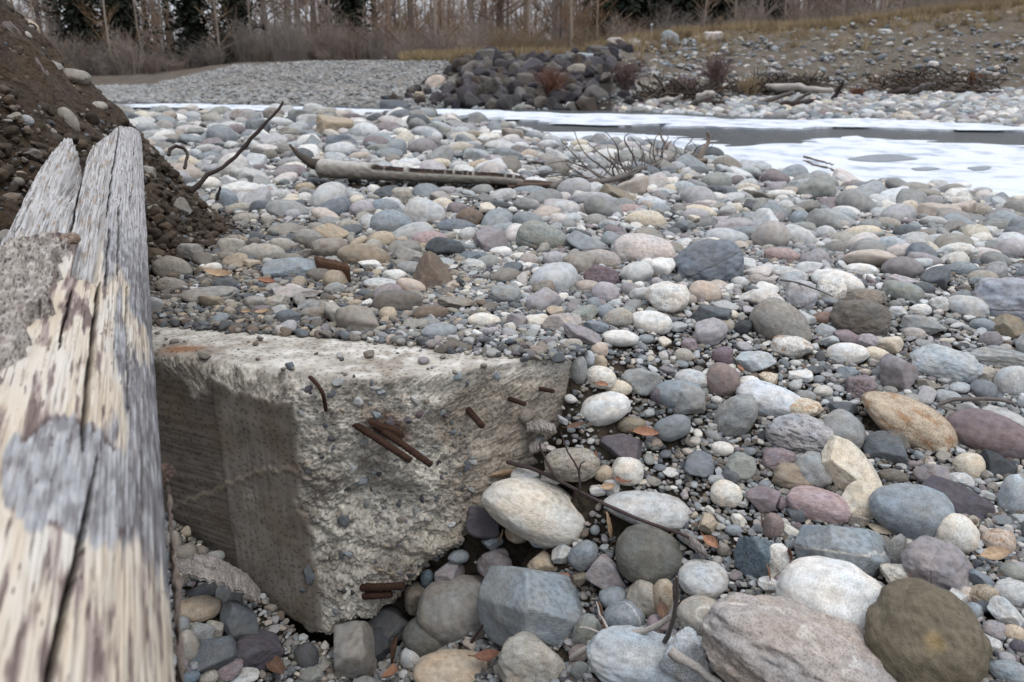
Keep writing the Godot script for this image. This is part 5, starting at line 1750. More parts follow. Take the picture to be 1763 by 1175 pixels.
	rock("boulder", Vector3(-0.7953, 0.0102, -2.0133), Vector3(0.0736, 0.0226, 0.0442), 0.3762, 0, "rnd", "taupegrey", 6369, 4, "", "long taupe-grey stone near the two-toned slab, towards the log")
	rock("cobble", Vector3(0.4969, -0.008, -1.893), Vector3(0.0506, 0.0317, 0.0352), -0.2567, 0, "ang", "slate", 7578, 4, "", "dark slate angular stone near the tilted taupe-grey boulder, towards the log")
	rock("cobble", Vector3(1.1872, -0.0142, -1.9829), Vector3(0.0529, 0.0331, 0.0367), -0.5395, -0.1745, "egg", "palegrey", 4054, 4, "", "pale grey domed cobble beside the lilac-blue boulder, on its log side")
	rock("cobble", Vector3(0.7735, 0.0008, -2.0452), Vector3(0.0428, 0.0428, 0.0428), -0.3616, 0, "rnd", "lilacgrey", 648, 4, "", "lilac-grey rounded block beside the long white stone, on its log side")
	rock("cobble", Vector3(0.6691, -0.0529, -1.786), Vector3(0.049, 0.0292, 0.0325), -0.3584, 0, "rnd", "white", 7808, 4, "rust", "white stone stained dark red in the middle just in front of the tilted taupe-grey boulder")
	rock("cobble", Vector3(0.7038, -0.2189, -0.9016), Vector3(0.0289, 0.0165, 0.0192), -0.6629, 0, "egg", "bluegrey", 5979, 4, "", "pale blue-grey rounded stone beside the olive-brown boulder, away from the log")
	rock("cobble", Vector3(0.7573, -0.2024, -1.0057), Vector3(0.0297, 0.019, 0.0219), -0.6454, -0.4887, "ang", "palegrey", 2488, 4, "vein", "white-streaked grey stone beside the olive-brown boulder, away from the log")
	rock("cobble", Vector3(-1.0017, 0.0134, -2.2818), Vector3(0.0573, 0.0382, 0.0422), 0.4137, -0.4363, "egg", "taupe", 4995, 4, "", "taupe stone half buried in soil in front of the dirt bank")
	rock("cobble", Vector3(0.5433, -0.0284, -3.2183), Vector3(0.0835, 0.0494, 0.0545), -0.1672, 0, "egg", "cream", 3459, 4, "", "large cream egg-shaped stone just behind the pale pink boulder")
	rock("cobble", Vector3(0.5645, -0.0673, -1.7211), Vector3(0.047, 0.0278, 0.031), -0.3169, 0, "ang", "paleblue", 5659, 4, "", "pale bluish angular chunk just behind the white-blue boulder")
	rock("cobble", Vector3(0.1419, -0.4093, -1.2175), Vector3(0.0263, 0.0364, 0.0263), -0.116, -0.3491, "egg", "greygreen", 8106, 4, "", "grey-green upright cobble beside the flat-topped faceted boulder, away from the log")
	rock("cobble", Vector3(0.4877, -0.205, -1.3524), Vector3(0.0315, 0.0287, 0.0315), -0.3461, 0, "ang", "mauve", 4430, 4, "", "mauve rough-cut stone behind the veined faceted boulder")
	rock("cobble", Vector3(0.7956, -0.0633, -1.7679), Vector3(0.0486, 0.028, 0.0312), -0.4229, 0.1396, "egg", "white", 5509, 4, "", "smooth white domed stone just in front of the dark taupe boulder")
	rock("cobble", Vector3(0.2711, 0.012, -2.3969), Vector3(0.0659, 0.0343, 0.0395), -0.1126, -0.1396, "egg", "pinkgrey", 5327, 4, "", "flat pinkish grey stone leaning on its neighbour in front of the large cream egg stone")
	rock("boulder", Vector3(-0.807, 0.0077, -2.5075), Vector3(0.0763, 0.0315, 0.0458), 0.3114, -0.0873, "egg", "greytan", 7398, 4, "", "long low grey-tan stone beside the two-toned slab, on its log side")
	rock("cobble", Vector3(1.0519, -0.0248, -2.8805), Vector3(0.0706, 0.0449, 0.0496), -0.3501, -0.5236, "egg", "palegrey", 7044, 4, "", "pale grey tilted oval stone behind the long white stone")
	rock("cobble", Vector3(-2.0011, -0.1538, -9.2815), Vector3(0.2112, 0.1423, 0.1566), 0.2123, -0.0873, "block", "tan", 3038, 4, "", "tan square-cut sandstone block beside the fallen log, on its log side")
	rock("cobble", Vector3(1.064, -0.0022, -2.0861), Vector3(0.0552, 0.0312, 0.0345), -0.4717, -0.1745, "egg", "greygreen", 7500, 4, "", "smooth greenish grey stone beside the dark taupe boulder, away from the log")
	rock("cobble", Vector3(0.0652, -0.389, -1.3936), Vector3(0.0342, 0.0275, 0.032), -0.0467, -0.6109, "ang", "tan", 6355, 4, "", "tan splintery stone just behind the flat-topped faceted boulder")
	rock("cobble", Vector3(0.2778, -0.3378, -1.2194), Vector3(0.022, 0.0415, 0.022), -0.224, 0, "egg", "tan", 3791, 4, "", "tall tan oval cobble just in front of the olive-grey boulder")
	rock("cobble", Vector3(1.429, 0.0059, -2.5066), Vector3(0.0635, 0.0376, 0.0416), -0.5181, 0.0873, "rnd", "white", 2881, 4, "pit", "white lumpy stone with dark hollows behind the lilac-blue boulder")
	rock("cobble", Vector3(0.4774, -0.246, -1.2086), Vector3(0.0225, 0.0363, 0.0225), -0.3762, 0.2618, "rnd", "white", 8452, 4, "rough", "white upright stone with grey broken flank beside the veined faceted boulder, on its log side")
	rock("cobble", Vector3(0.2542, 0.0155, -2.1817), Vector3(0.0528, 0.0345, 0.0382), -0.116, -0.0873, "rnd", "purple", 6933, 4, "pit", "purple pitted stone beside the pale pink boulder, on its log side")
	rock("cobble", Vector3(0.7878, -0.1949, -1.0486), Vector3(0.0256, 0.0213, 0.0244), -0.6443, 0, "egg", "palegrey", 435, 4, "vein", "white and grey domed cobble near the olive-brown boulder, away from the log")
	rock("cobble", Vector3(0.2393, -0.2055, -1.4632), Vector3(0.0336, 0.0283, 0.0321), -0.1621, 0, "egg", "warmwhite", 7272, 4, "", "small round off-white stone just behind the half-buried pale stone")
	rock("cobble", Vector3(0.9394, -0.1415, -1.3704), Vector3(0.0335, 0.0247, 0.0277), -0.6009, 0, "ang", "darkslate", 7771, 4, "", "dark slate shard just in front of the purple-pink boulder")
	rock("cobble", Vector3(0.8095, -0.1528, -1.355), Vector3(0.0353, 0.0224, 0.0253), -0.5385, 0, "ang", "mauvegrey", 7074, 4, "", "mauve-grey block with a flat top just behind the large blue-grey oval")
	rock("boulder", Vector3(-0.5676, 0.0096, -2.0281), Vector3(0.0656, 0.0214, 0.0394), 0.2729, -0.0524, "ang", "pinkgrey", 7558, 4, "", "flat pink-grey stone just in front of the two-toned slab")
	rock("cobble", Vector3(0.1184, 0.0111, -1.7787), Vector3(0.0477, 0.0247, 0.0286), -0.0665, 0.1745, "ang", "pinkgrey", 3583, 4, "", "pink-grey angular stone behind the block's buried end")
	rock("cobble", Vector3(-0.2855, 0.004, -2.6904), Vector3(0.066, 0.0383, 0.0424), 0.1057, 0, "egg", "mauvepink", 3411, 4, "", "smooth mauve-pink egg-shaped cobble beside the slate-blue oval, on its log side")
	rock("cobble", Vector3(0.423, -0.2113, -1.378), Vector3(0.0316, 0.0256, 0.0292), -0.2978, -0.1745, "egg", "warmwhite", 8975, 4, "", "small plump white egg cobble near the half-buried pale stone, away from the log")
	rock("cobble", Vector3(1.029, -0.0322, -1.8875), Vector3(0.0512, 0.0257, 0.0307), -0.4991, -0.1745, "ang", "grey", 218, 4, "", "grey angular slab with pale top just behind the broad pale-blue stone")
	rock("cobble", Vector3(-0.0023, -0.3252, -1.4891), Vector3(0.0326, 0.0294, 0.0326), 0.0015, 0, "egg", "darkmauve", 4589, 4, "", "round dark plum cobble beside the cream-white oval stone, on its log side")
	rock("cobble", Vector3(0.6462, -0.2234, -1.1315), Vector3(0.0263, 0.0221, 0.0253), -0.5189, 0, "ang", "warmwhite", 582, 4, "rough", "hollowed grey-white broken stone beside the big white egg stone, away from the log")
	rock("cobble", Vector3(0.5133, 0.0101, -2.036), Vector3(0.044, 0.0338, 0.0375), -0.247, 0, "egg", "pinktan", 942, 4, "", "smooth pinkish tan egg-shaped cobble just in front of the dark cracked boulder")
	rock("cobble", Vector3(0.5453, -0.0708, -4.12), Vector3(0.1113, 0.0502, 0.0668), -0.1316, -0.1396, "ang", "olivetan", 3870, 4, "", "flat olive-tan angular slab just in front of the dead twiggy branch")
	rock("cobble", Vector3(-0.1372, -0.4704, -1.478), Vector3(0.0334, 0.029, 0.0334), 0.0926, 0.5236, "ang", "mauvegrey", 3433, 4, "", "tilted mauve-grey chunk just behind the smooth taupe-grey stone")
	rock("cobble", Vector3(0.9453, -0.0066, -2.0516), Vector3(0.0573, 0.0257, 0.0344), -0.4318, 0, "ang", "taupe", 8463, 4, "rough", "ragged taupe ledge-like stone just behind the dark taupe boulder")
	rock("cobble", Vector3(-0.6268, -0.4722, -1.2483), Vector3(0.0231, 0.0387, 0.0231), 0.4653, 0, "egg", "greytan", 1422, 4, "", "pale grey-tan upright oval cobble in front of the smooth tan oval")
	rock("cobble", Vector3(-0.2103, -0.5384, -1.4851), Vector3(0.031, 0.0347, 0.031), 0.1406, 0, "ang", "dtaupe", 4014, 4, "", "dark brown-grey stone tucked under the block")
	rock("cobble", Vector3(0.7793, -0.1342, -1.4629), Vector3(0.0353, 0.0239, 0.0268), -0.4895, -0.4363, "ang", "dtaupe", 7471, 4, "", "dark curved flake of stone just in front of the orange-tan boulder")
	rock("cobble", Vector3(0.8863, -0.1456, -1.3732), Vector3(0.0282, 0.0272, 0.0282), -0.5731, 0, "egg", "cream", 4427, 4, "", "round cream-tan cobble just in front of the purple-pink boulder")
	rock("cobble", Vector3(1.2267, -0.0299, -1.8714), Vector3(0.0424, 0.0294, 0.0326), -0.5802, -0.0873, "ang", "olivetan", 5098, 4, "", "olive-brown angular stone just in front of the lilac-blue boulder")
	rock("cobble", Vector3(0.1428, -0.3406, -1.3624), Vector3(0.0262, 0.0335, 0.0262), -0.1044, -0.5236, "egg", "bluegrey", 6735, 4, "", "blue-grey speckled oval cobble just in front of the cream-white oval stone")
	rock("cobble", Vector3(0.0698, -0.3397, -1.4255), Vector3(0.0427, 0.0178, 0.0256), -0.0489, -0.1396, "ang", "bluegrey", 2465, 4, "", "blue-grey triangular stone just in front of the cream-white oval stone")
	rock("cobble", Vector3(0.8334, -0.1809, -1.1691), Vector3(0.026, 0.0216, 0.0245), -0.6193, 0, "egg", "pinktan", 1450, 4, "rust", "round tan and grey banded cobble near the large blue-grey oval, away from the log")
	rock("cobble", Vector3(0.462, -0.1805, -1.4292), Vector3(0.0306, 0.0256, 0.0289), -0.3126, 0, "ang", "greygreen", 2198, 4, "", "grey-green angular chunk near the half-buried pale stone, away from the log")
	rock("cobble", Vector3(0.1948, -0.3768, -1.2701), Vector3(0.029, 0.0234, 0.0274), -0.1522, 0, "egg", "bluegrey", 7910, 4, "", "round blue-grey cobble beside the flat-topped faceted boulder, away from the log")
	rock("cobble", Vector3(0.1584, 0.0075, -1.6988), Vector3(0.0483, 0.0192, 0.029), -0.093, -0.384, "rnd", "mauvegrey", 2933, 4, "", "long mauve-grey tilted stone just behind the block's buried end")
	rock("cobble", Vector3(0.5429, -0.169, -1.4429), Vector3(0.0338, 0.0228, 0.0258), -0.3599, 0, "rnd", "mauve", 5095, 4, "", "mauve rounded cobble in front of the white-blue boulder")
	rock("cobble", Vector3(0.7787, -0.0917, -1.6377), Vector3(0.0338, 0.0277, 0.0309), -0.4439, 0, "rnd", "mauve", 2011, 4, "pit", "mauve rounded block with a dark pit beside the upright mauve-grey slab, on its log side")
	rock("cobble", Vector3(0.8731, 0.0029, -2.0955), Vector3(0.0397, 0.0353, 0.0391), -0.3948, 0, "rnd", "white", 5709, 4, "pit", "white rounded chunk with a pit just in front of the long white stone")
	rock("cobble", Vector3(0.2536, 0.0095, -1.8168), Vector3(0.0384, 0.0279, 0.031), -0.1387, 0.2618, "egg", "greytan", 4777, 4, "", "tilted grey-tan oval cobble behind the block's buried end")
	rock("cobble", Vector3(0.6675, -0.2076, -1.1856), Vector3(0.0205, 0.0301, 0.0205), -0.5128, 0, "ang", "grey", 1801, 4, "rough", "grey-white rough chunk beside the veined faceted boulder, away from the log")
	rock("cobble", Vector3(0.4062, -0.0831, -1.6608), Vector3(0.0404, 0.0232, 0.0259), -0.2398, -0.0873, "egg", "palegrey", 4511, 4, "", "pale grey flat oval cobble near the white-blue boulder, towards the log")
	rock("cobble", Vector3(0.1931, -0.0573, -1.6141), Vector3(0.035, 0.0248, 0.0277), -0.1191, -0.2618, "egg", "warmwhite", 7271, 4, "", "plump pale tan cobble beside the block's buried end, away from the log")
	rock("cobble", Vector3(-0.2149, -0.0087, -3.0008), Vector3(0.0781, 0.0335, 0.0468), 0.0715, 0, "egg", "slateblue", 8631, 4, "", "slate-blue oval stone beside the pale grey dome stone, away from the log")
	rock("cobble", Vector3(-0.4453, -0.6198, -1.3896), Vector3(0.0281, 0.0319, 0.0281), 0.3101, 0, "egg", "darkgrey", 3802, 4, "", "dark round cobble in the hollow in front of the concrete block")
	rock("cobble", Vector3(0.2291, -0.0427, -3.5424), Vector3(0.0791, 0.0456, 0.0503), -0.0646, 0, "egg", "palegrey", 5700, 4, "", "pale grey plump oval stone just behind the greenish grey boulder")
	rock("cobble", Vector3(-0.6545, -0.4674, -1.4147), Vector3(0.0458, 0.0103, 0.0275), 0.4333, 0.0524, "egg", "darkgrey", 5340, 4, "", "dark grey long stone just behind the smooth tan oval")
	rock("cobble", Vector3(0.8567, 0.005, -2.4672), Vector3(0.0592, 0.0302, 0.0355), -0.3342, -0.1745, "egg", "pink", 699, 4, "", "dusty pink oval stone near the dark cracked boulder, away from the log")
	rock("cobble", Vector3(-0.5583, -0.5273, -1.2516), Vector3(0.0317, 0.0197, 0.0234), 0.4196, 0, "rnd", "mauve", 5171, 4, "vein", "mauve stone with a pale vein in front of the smooth tan oval")
	rock("cobble", Vector3(0.7509, -0.2036, -1.0532), Vector3(0.023, 0.0182, 0.0208), -0.6194, -0.2618, "rnd", "tan", 8114, 4, "pit", "small tan stone with dark dots just behind the olive-brown boulder")
	rock("cobble", Vector3(1.5032, 0.0022, -2.4787), Vector3(0.0561, 0.0311, 0.0344), -0.5451, 0, "egg", "palepink", 3857, 4, "", "pale pinkish flat cobble beside the hollowed white stone, away from the log")
	rock("cobble", Vector3(0.2467, 0.0113, -2.0263), Vector3(0.0373, 0.0322, 0.0357), -0.1212, 0, "egg", "lilac", 4609, 4, "", "round pale lilac cobble in front of the pale pink boulder")
	rock("cobble", Vector3(1.372, -0.0504, -3.0779), Vector3(0.0732, 0.0356, 0.0439), -0.4193, 0.0873, "egg", "cream", 5078, 4, "", "cream loaf-shaped stone just in front of the ice shelf")
	rock("cobble", Vector3(-0.0184, 0.0125, -2.0054), Vector3(0.042, 0.0277, 0.0308), 0.0092, -0.0524, "rnd", "grey", 4932, 4, "", "grey barrel-shaped stone near the brown wedge stone, away from the log")
	rock("cobble", Vector3(1.3167, 0.0027, -2.5036), Vector3(0.0481, 0.0362, 0.04), -0.4842, -0.4363, "egg", "slateblue", 1793, 4, "", "slate-blue tilted cobble beside the hollowed white stone, on its log side")
	rock("cobble", Vector3(-0.1691, -0.005, -3.1393), Vector3(0.056, 0.0473, 0.0522), 0.0538, -0.2618, "rnd", "brown", 5858, 4, "", "brown tilted stone beside the slate-blue oval, away from the log")
	rock("cobble", Vector3(-0.201, 0.0076, -1.8666), Vector3(0.0446, 0.0218, 0.0268), 0.1073, 0.0524, "egg", "brown", 8290, 4, "", "dark brown flat oval stone in front of the brown wedge stone")
	rock("cobble", Vector3(0.7047, -0.2177, -0.963), Vector3(0.0225, 0.015, 0.0174), -0.6317, -0.6632, "ang", "palegrey", 2713, 4, "", "small whitish tilted slab beside the olive-brown boulder, away from the log")
	rock("cobble", Vector3(0.0146, -0.3525, -1.4658), Vector3(0.0301, 0.0231, 0.0266), -0.01, 0, "egg", "tan", 6460, 4, "", "round tan cobble with scratches just in front of the cream-white oval stone")
	rock("cobble", Vector3(-0.7112, 0.0008, -2.7557), Vector3(0.057, 0.0344, 0.038), 0.2526, -0.2618, "egg", "taupegrey", 8829, 4, "", "smooth taupe-grey oval stone just behind the two-toned slab")
	rock("cobble", Vector3(1.2732, -0.0038, -2.5587), Vector3(0.0526, 0.0321, 0.0355), -0.4617, 0.2618, "egg", "palepink", 2163, 4, "", "pale pink tilted cobble near the hollowed white stone, towards the log")
	rock("cobble", Vector3(0.2656, -0.359, -1.1734), Vector3(0.0233, 0.0201, 0.0233), -0.2226, 0, "rnd", "mauve", 3832, 4, "", "mauve rounded pebble just behind the big pale-blue boulder")
	rock("cobble", Vector3(1.5606, -0.0334, -2.8526), Vector3(0.0622, 0.0329, 0.0373), -0.5006, 0.1745, "egg", "palegrey", 6237, 4, "", "pale grey flat-topped stone just behind the hollowed white stone")
	rock("cobble", Vector3(0.8058, 0.0068, -2.2543), Vector3(0.0579, 0.0214, 0.0348), -0.3433, -0.0873, "egg", "palegrey", 7767, 4, "", "long flat pale grey cobble beside the long white stone, on its log side")
	rock("cobble", Vector3(-1.5512, -0.1228, -7.4024), Vector3(0.1549, 0.0792, 0.0929), 0.2066, -0.0873, "rnd", "slateblue", 1577, 4, "", "slate-blue cobble in front of the tan block just in front of the square tan block")
	rock("cobble", Vector3(1.4974, -0.2024, -5.603), Vector3(0.1354, 0.0529, 0.0813), -0.2612, 0, "egg", "palegrey", 3202, 4, "", "long pale grey cobble near the dead twiggy branch, away from the log")
	rock("cobble", Vector3(1.5418, -0.102, -3.7152), Vector3(0.0711, 0.0459, 0.0507), -0.3934, -0.0873, "egg", "paleblue", 5383, 4, "", "pale blue smooth stone just in front of the ice shelf")
	rock("cobble", Vector3(-0.7677, -0.0165, -3.4309), Vector3(0.06, 0.046, 0.0507), 0.2201, 0, "egg", "slateblue", 376, 4, "", "slate-blue squarish stone beside the fallen log, on its log side")
	rock("cobble", Vector3(-1.3025, -0.0172, -3.6359), Vector3(0.0507, 0.0606, 0.0507), 0.344, 0, "egg", "bluegrey", 8871, 4, "", "grey-blue upright stone at the foot of the bank")
	rock("cobble", Vector3(-0.2754, 0.0086, -2.0953), Vector3(0.0437, 0.0246, 0.0272), 0.1307, -0.3491, "egg", "pinktan", 6621, 4, "", "pinkish tan half-covered stone just in front of the brown wedge stone")
	rock("cobble", Vector3(-0.5358, -0.5517, -1.2571), Vector3(0.0362, 0.0089, 0.0217), 0.4029, 0, "ang", "palegrey", 3075, 4, "", "pale grey chunk cut by the frame")
	rock("cobble", Vector3(-0.3546, 0.0062, -2.1362), Vector3(0.0578, 0.0176, 0.0347), 0.1645, -0.1396, "egg", "palegrey", 3727, 4, "", "thin pale grey flat stone just in front of the tan-brown egg stone")
	rock("cobble", Vector3(1.262, -0.0713, -3.438), Vector3(0.0576, 0.0472, 0.0521), -0.3518, -0.4363, "egg", "bluegrey", 8577, 4, "", "blue-grey tilted cobble in front of the ice shelf")
	rock("cobble", Vector3(-0.2118, -0.5982, -1.3651), Vector3(0.0254, 0.0254, 0.0254), 0.154, 0, "egg", "palegrey", 6056, 4, "", "pale round cobble half covered by leaves")
	rock("cobble", Vector3(-0.5607, -0.0205, -3.4916), Vector3(0.0666, 0.0411, 0.0454), 0.1592, 0, "egg", "bluegrey", 6971, 4, "", "blue-grey oval cobble just behind the pale blue egg stone")
	rock("cobble", Vector3(-0.0665, 0.0068, -1.8129), Vector3(0.0409, 0.0194, 0.0246), 0.0367, 0, "egg", "warmwhite", 8020, 4, "", "pale oblong cobble behind the concrete block")
	rock("cobble", Vector3(1.3366, -0.0225, -2.7586), Vector3(0.0546, 0.0322, 0.0356), -0.4512, 0, "egg", "paleblue", 242, 4, "", "pale blue oval cobble near the hollowed white stone, towards the log")
	rock("cobble", Vector3(-1.0327, 0.0125, -2.5006), Vector3(0.0418, 0.0348, 0.0384), 0.3917, -0.4363, "rnd", "taupegrey", 1675, 4, "", "taupe-grey rounded stone in front of the dirt bank")
	rock("cobble", Vector3(0.1778, 0.011, -1.8465), Vector3(0.0338, 0.0244, 0.0271), -0.096, 0, "ang", "greygreen", 8228, 4, "", "pale greenish grey block behind the block's buried end")
	rock("cobble", Vector3(0.1368, 0.0105, -2.3927), Vector3(0.0434, 0.0301, 0.0333), -0.0571, -0.0873, "egg", "lilacgrey", 5998, 4, "", "lilac-grey rounded cobble just in front of the greenish grey boulder")
	rock("cobble", Vector3(0.491, -0.2284, -1.2893), Vector3(0.0192, 0.0271, 0.0192), -0.3639, 0, "egg", "mauvebrown", 7681, 4, "", "small mauve-brown upright cobble near the veined faceted boulder, towards the log")
	rock("cobble", Vector3(1.5598, -0.0528, -3.0894), Vector3(0.0588, 0.036, 0.0397), -0.4676, 0, "egg", "slate", 3253, 4, "", "dark slate oval cobble near the hollowed white stone, towards the log")
	rock("cobble", Vector3(0.0315, -0.2409, -1.5051), Vector3(0.0342, 0.0175, 0.0205), -0.0209, 0, "ang", "palegrey", 4907, 4, "", "whitish angular stone by dry leaves")
	rock("cobble", Vector3(1.0967, 0.0046, -2.1711), Vector3(0.05, 0.0211, 0.03), -0.4677, 0, "ang", "lilac", 2819, 4, "", "flat lilac slab near the long white stone, away from the log")
	rock("cobble", Vector3(-0.7779, 0.012, -2.0933), Vector3(0.0367, 0.0266, 0.0294), 0.3558, -0.1745, "ang", "slate", 3445, 4, "", "dark slate angular chunk near the two-toned slab, towards the log")
	rock("cobble", Vector3(-0.9401, 0.0099, -2.1206), Vector3(0.0448, 0.0221, 0.0269), 0.4173, -0.1745, "rnd", "taupe", 6679, 4, "", "low taupe stone behind the weathered log")
	rock("cobble", Vector3(-0.1444, 0.0074, -1.951), Vector3(0.0478, 0.0164, 0.0287), 0.0739, -0.0873, "ang", "taupe", 7010, 4, "", "flat taupe wedge stone in front of the brown wedge stone")
	rock("cobble", Vector3(0.1047, -0.0713, -4.252), Vector3(0.1033, 0.0343, 0.062), -0.0246, -0.0524, "egg", "bluegrey", 919, 4, "", "low grey stone at the log's end")
	rock("pebble", Vector3(0.144, -0.0367, -1.6019), Vector3(0.0194, 0.0324, 0.0194), -0.0897, 0, "egg", "grey", 456, 4, "", "grey upright cobble against the block")
	rock("cobble", Vector3(0.5327, -0.0934, -1.6555), Vector3(0.0293, 0.0217, 0.0243), -0.3113, 0, "egg", "white", 5184, 4, "", "small whitish cobble just behind the white-blue boulder")
	rock("cobble", Vector3(0.8156, -0.1904, -1.0956), Vector3(0.0212, 0.0154, 0.0176), -0.6399, 0, "egg", "greygreen", 7606, 4, "", "greenish grey domed cobble behind the olive-brown boulder")
	rock("cobble", Vector3(-0.6493, -0.0179, -3.4291), Vector3(0.0563, 0.0423, 0.0467), 0.1871, 0, "egg", "lilac", 693, 4, "", "lilac oval cobble beside the pale blue egg stone, on its log side")
	rock("cobble", Vector3(1.3325, 0.0094, -2.2856), Vector3(0.041, 0.027, 0.0298), -0.5278, 0, "egg", "bluegrey", 2511, 4, "", "blue-grey oval cobble just in front of the hollowed white stone")
	rock("cobble", Vector3(0.7152, -0.1168, -1.5701), Vector3(0.0304, 0.019, 0.0213), -0.4274, 0, "ang", "slate", 5019, 4, "", "small slate-grey hump beside the orange-tan boulder, on its log side")
	rock("cobble", Vector3(-0.7476, -0.017, -3.472), Vector3(0.0494, 0.0485, 0.0494), 0.2121, 0, "egg", "slateblue", 3104, 4, "", "slate-blue round stone beside the fallen log, on its log side")
	rock("cobble", Vector3(0.1026, -0.3527, -1.3834), Vector3(0.0222, 0.0241, 0.0222), -0.074, 0, "ang", "palegrey", 6366, 4, "vein", "grey stone with a white streak just in front of the cream-white oval stone")
	rock("cobble", Vector3(0.8635, -0.0659, -3.6202), Vector3(0.0741, 0.0348, 0.0445), -0.2342, -0.1396, "egg", "cream", 2334, 4, "", "cream kidney-shaped cobble near the large cream egg stone, away from the log")
	rock("cobble", Vector3(0.9109, -0.0515, -1.8098), Vector3(0.0325, 0.0219, 0.0244), -0.4663, 0, "rnd", "cream", 6145, 4, "", "cream-tan rounded chunk just in front of the dark taupe boulder")
	rock("cobble", Vector3(1.3439, 0.006, -2.1999), Vector3(0.0402, 0.0248, 0.0275), -0.5484, 0.0873, "egg", "greytan", 7275, 4, "", "grey-tan pebble-smooth cobble just behind the lilac-blue boulder")
	rock("cobble", Vector3(-0.617, -0.0295, -3.9255), Vector3(0.0692, 0.0429, 0.0473), 0.1559, 0.4363, "rnd", "slate", 6569, 4, "", "slate cobble tilted under the fallen log")
	rock("cobble", Vector3(0.2565, -0.14, -1.5437), Vector3(0.0315, 0.0174, 0.0196), -0.1646, 0.0873, "egg", "olivetan", 4492, 4, "", "olive-tan egg-shaped cobble just in front of the long white speckled stone")
	rock("cobble", Vector3(-0.518, -0.0221, -3.7639), Vector3(0.0564, 0.0482, 0.0532), 0.1368, 0, "rnd", "greytan", 617, 4, "", "lumpy grey-tan stone under the fallen log")
	rock("cobble", Vector3(-0.6144, -0.4822, -1.2996), Vector3(0.0217, 0.0224, 0.0217), 0.4416, 0, "ang", "grey", 6380, 4, "", "grey squarish pebble just in front of the smooth tan oval")
	rock("cobble", Vector3(0.851, -0.1562, -1.3353), Vector3(0.0247, 0.017, 0.0192), -0.5674, 0, "ang", "palegrey", 123, 4, "", "small pale grey block just behind the large blue-grey oval")
	rock("cobble", Vector3(-0.6006, 0.0105, -1.9495), Vector3(0.0333, 0.0233, 0.0258), 0.2989, 0, "rnd", "greytan", 8583, 4, "", "grey-tan rounded block just in front of the two-toned slab")
	rock("cobble", Vector3(2.9518, -0.2465, -4.7109), Vector3(0.0823, 0.0505, 0.0557), -0.5597, 0, "egg", "palegrey", 7512, 4, "", "pale grey oval cobble behind the hollowed white stone")
	rock("cobble", Vector3(0.7001, 0.0084, -2.1571), Vector3(0.0395, 0.0232, 0.0257), -0.3138, 0, "rnd", "pinkgrey", 5591, 4, "", "pale pink and plum split cobble beside the dark cracked boulder, away from the log")
	rock("cobble", Vector3(0.7416, -0.1662, -1.3682), Vector3(0.0274, 0.0154, 0.0173), -0.4967, 0, "egg", "dtaupe", 7631, 4, "", "small dark brown-grey cobble just behind the large blue-grey oval")
	rock("cobble", Vector3(0.7645, -0.2, -1.0931), Vector3(0.0212, 0.0137, 0.0157), -0.6104, 0, "ang", "blue", 1818, 4, "", "blue-grey flat chunk behind the olive-brown boulder")
	rock("cobble", Vector3(0.8227, -0.0475, -1.8417), Vector3(0.033, 0.0202, 0.0225), -0.4201, 0, "ang", "mauve", 2365, 4, "", "mauve angular chunk just in front of the dark taupe boulder")
	rock("cobble", Vector3(0.7244, -0.2127, -0.9803), Vector3(0.0164, 0.015, 0.0164), -0.6364, 0, "rnd", "mauvegrey", 5733, 4, "", "small mauve-grey block beside the olive-brown boulder, away from the log")
	rock("cobble", Vector3(0.1288, -0.3825, -1.336), Vector3(0.0281, 0.0148, 0.0173), -0.0961, 0.1745, "ang", "olivetan", 3005, 4, "", "olive-tan flat chunk just behind the flat-topped faceted boulder")
	rock("cobble", Vector3(-0.6713, -0.4547, -1.4479), Vector3(0.0304, 0.0162, 0.0188), 0.4341, 0, "ang", "darkslate", 7576, 4, "", "dark chunk under the bark slab")
	rock("cobble", Vector3(0.6788, -0.0699, -3.8786), Vector3(0.0687, 0.0384, 0.0423), -0.1733, 0, "egg", "whiteblue", 6926, 4, "", "whitish blue domed cobble just behind the large cream egg stone")
	rock("cobble", Vector3(0.0853, 0.0119, -2.0759), Vector3(0.0306, 0.0263, 0.0292), -0.0411, 0, "rnd", "taupe", 8547, 4, "", "taupe disc-shaped cobble in front of the greenish grey boulder")
	rock("cobble", Vector3(-0.7184, -0.4296, -1.4958), Vector3(0.0249, 0.0208, 0.0238), 0.4477, 0, "egg", "taupe", 1120, 4, "", "round taupe cobble in front of the concrete block")
	rock("cobble", Vector3(0.0634, 0.0085, -1.8017), Vector3(0.0331, 0.0189, 0.021), -0.0352, 0, "rnd", "warmwhite", 7958, 4, "", "small whitish block behind the block's buried end")
	rock("cobble", Vector3(0.9982, -0.1166, -4.6106), Vector3(0.0689, 0.0527, 0.0582), -0.2132, -0.1745, "egg", "paleblue", 5702, 4, "", "pale blue domed cobble just in front of the dead twiggy branch")
	rock("cobble", Vector3(1.0391, 0.0069, -2.2952), Vector3(0.0475, 0.0197, 0.0285), -0.4251, 0, "egg", "white", 4432, 4, "", "low white cobble with grey underside beside the long white stone, away from the log")
	rock("cobble", Vector3(-0.622, -0.0078, -3.0041), Vector3(0.0488, 0.0324, 0.0358), 0.2042, 0, "egg", "greytan", 3670, 4, "", "grey-tan oval cobble beside the pale blue egg stone, on its log side")
	rock("cobble", Vector3(-1.8532, -0.1316, -7.4377), Vector3(0.1167, 0.0777, 0.0856), 0.2442, 0, "egg", "white", 1368, 4, "", "white rounded cobble before the tan block")
	rock("cobble", Vector3(0.8634, -0.0642, -1.7704), Vector3(0.0319, 0.019, 0.0212), -0.4538, 0, "egg", "cream", 6133, 4, "", "small cream domed cobble just behind the upright mauve-grey slab")
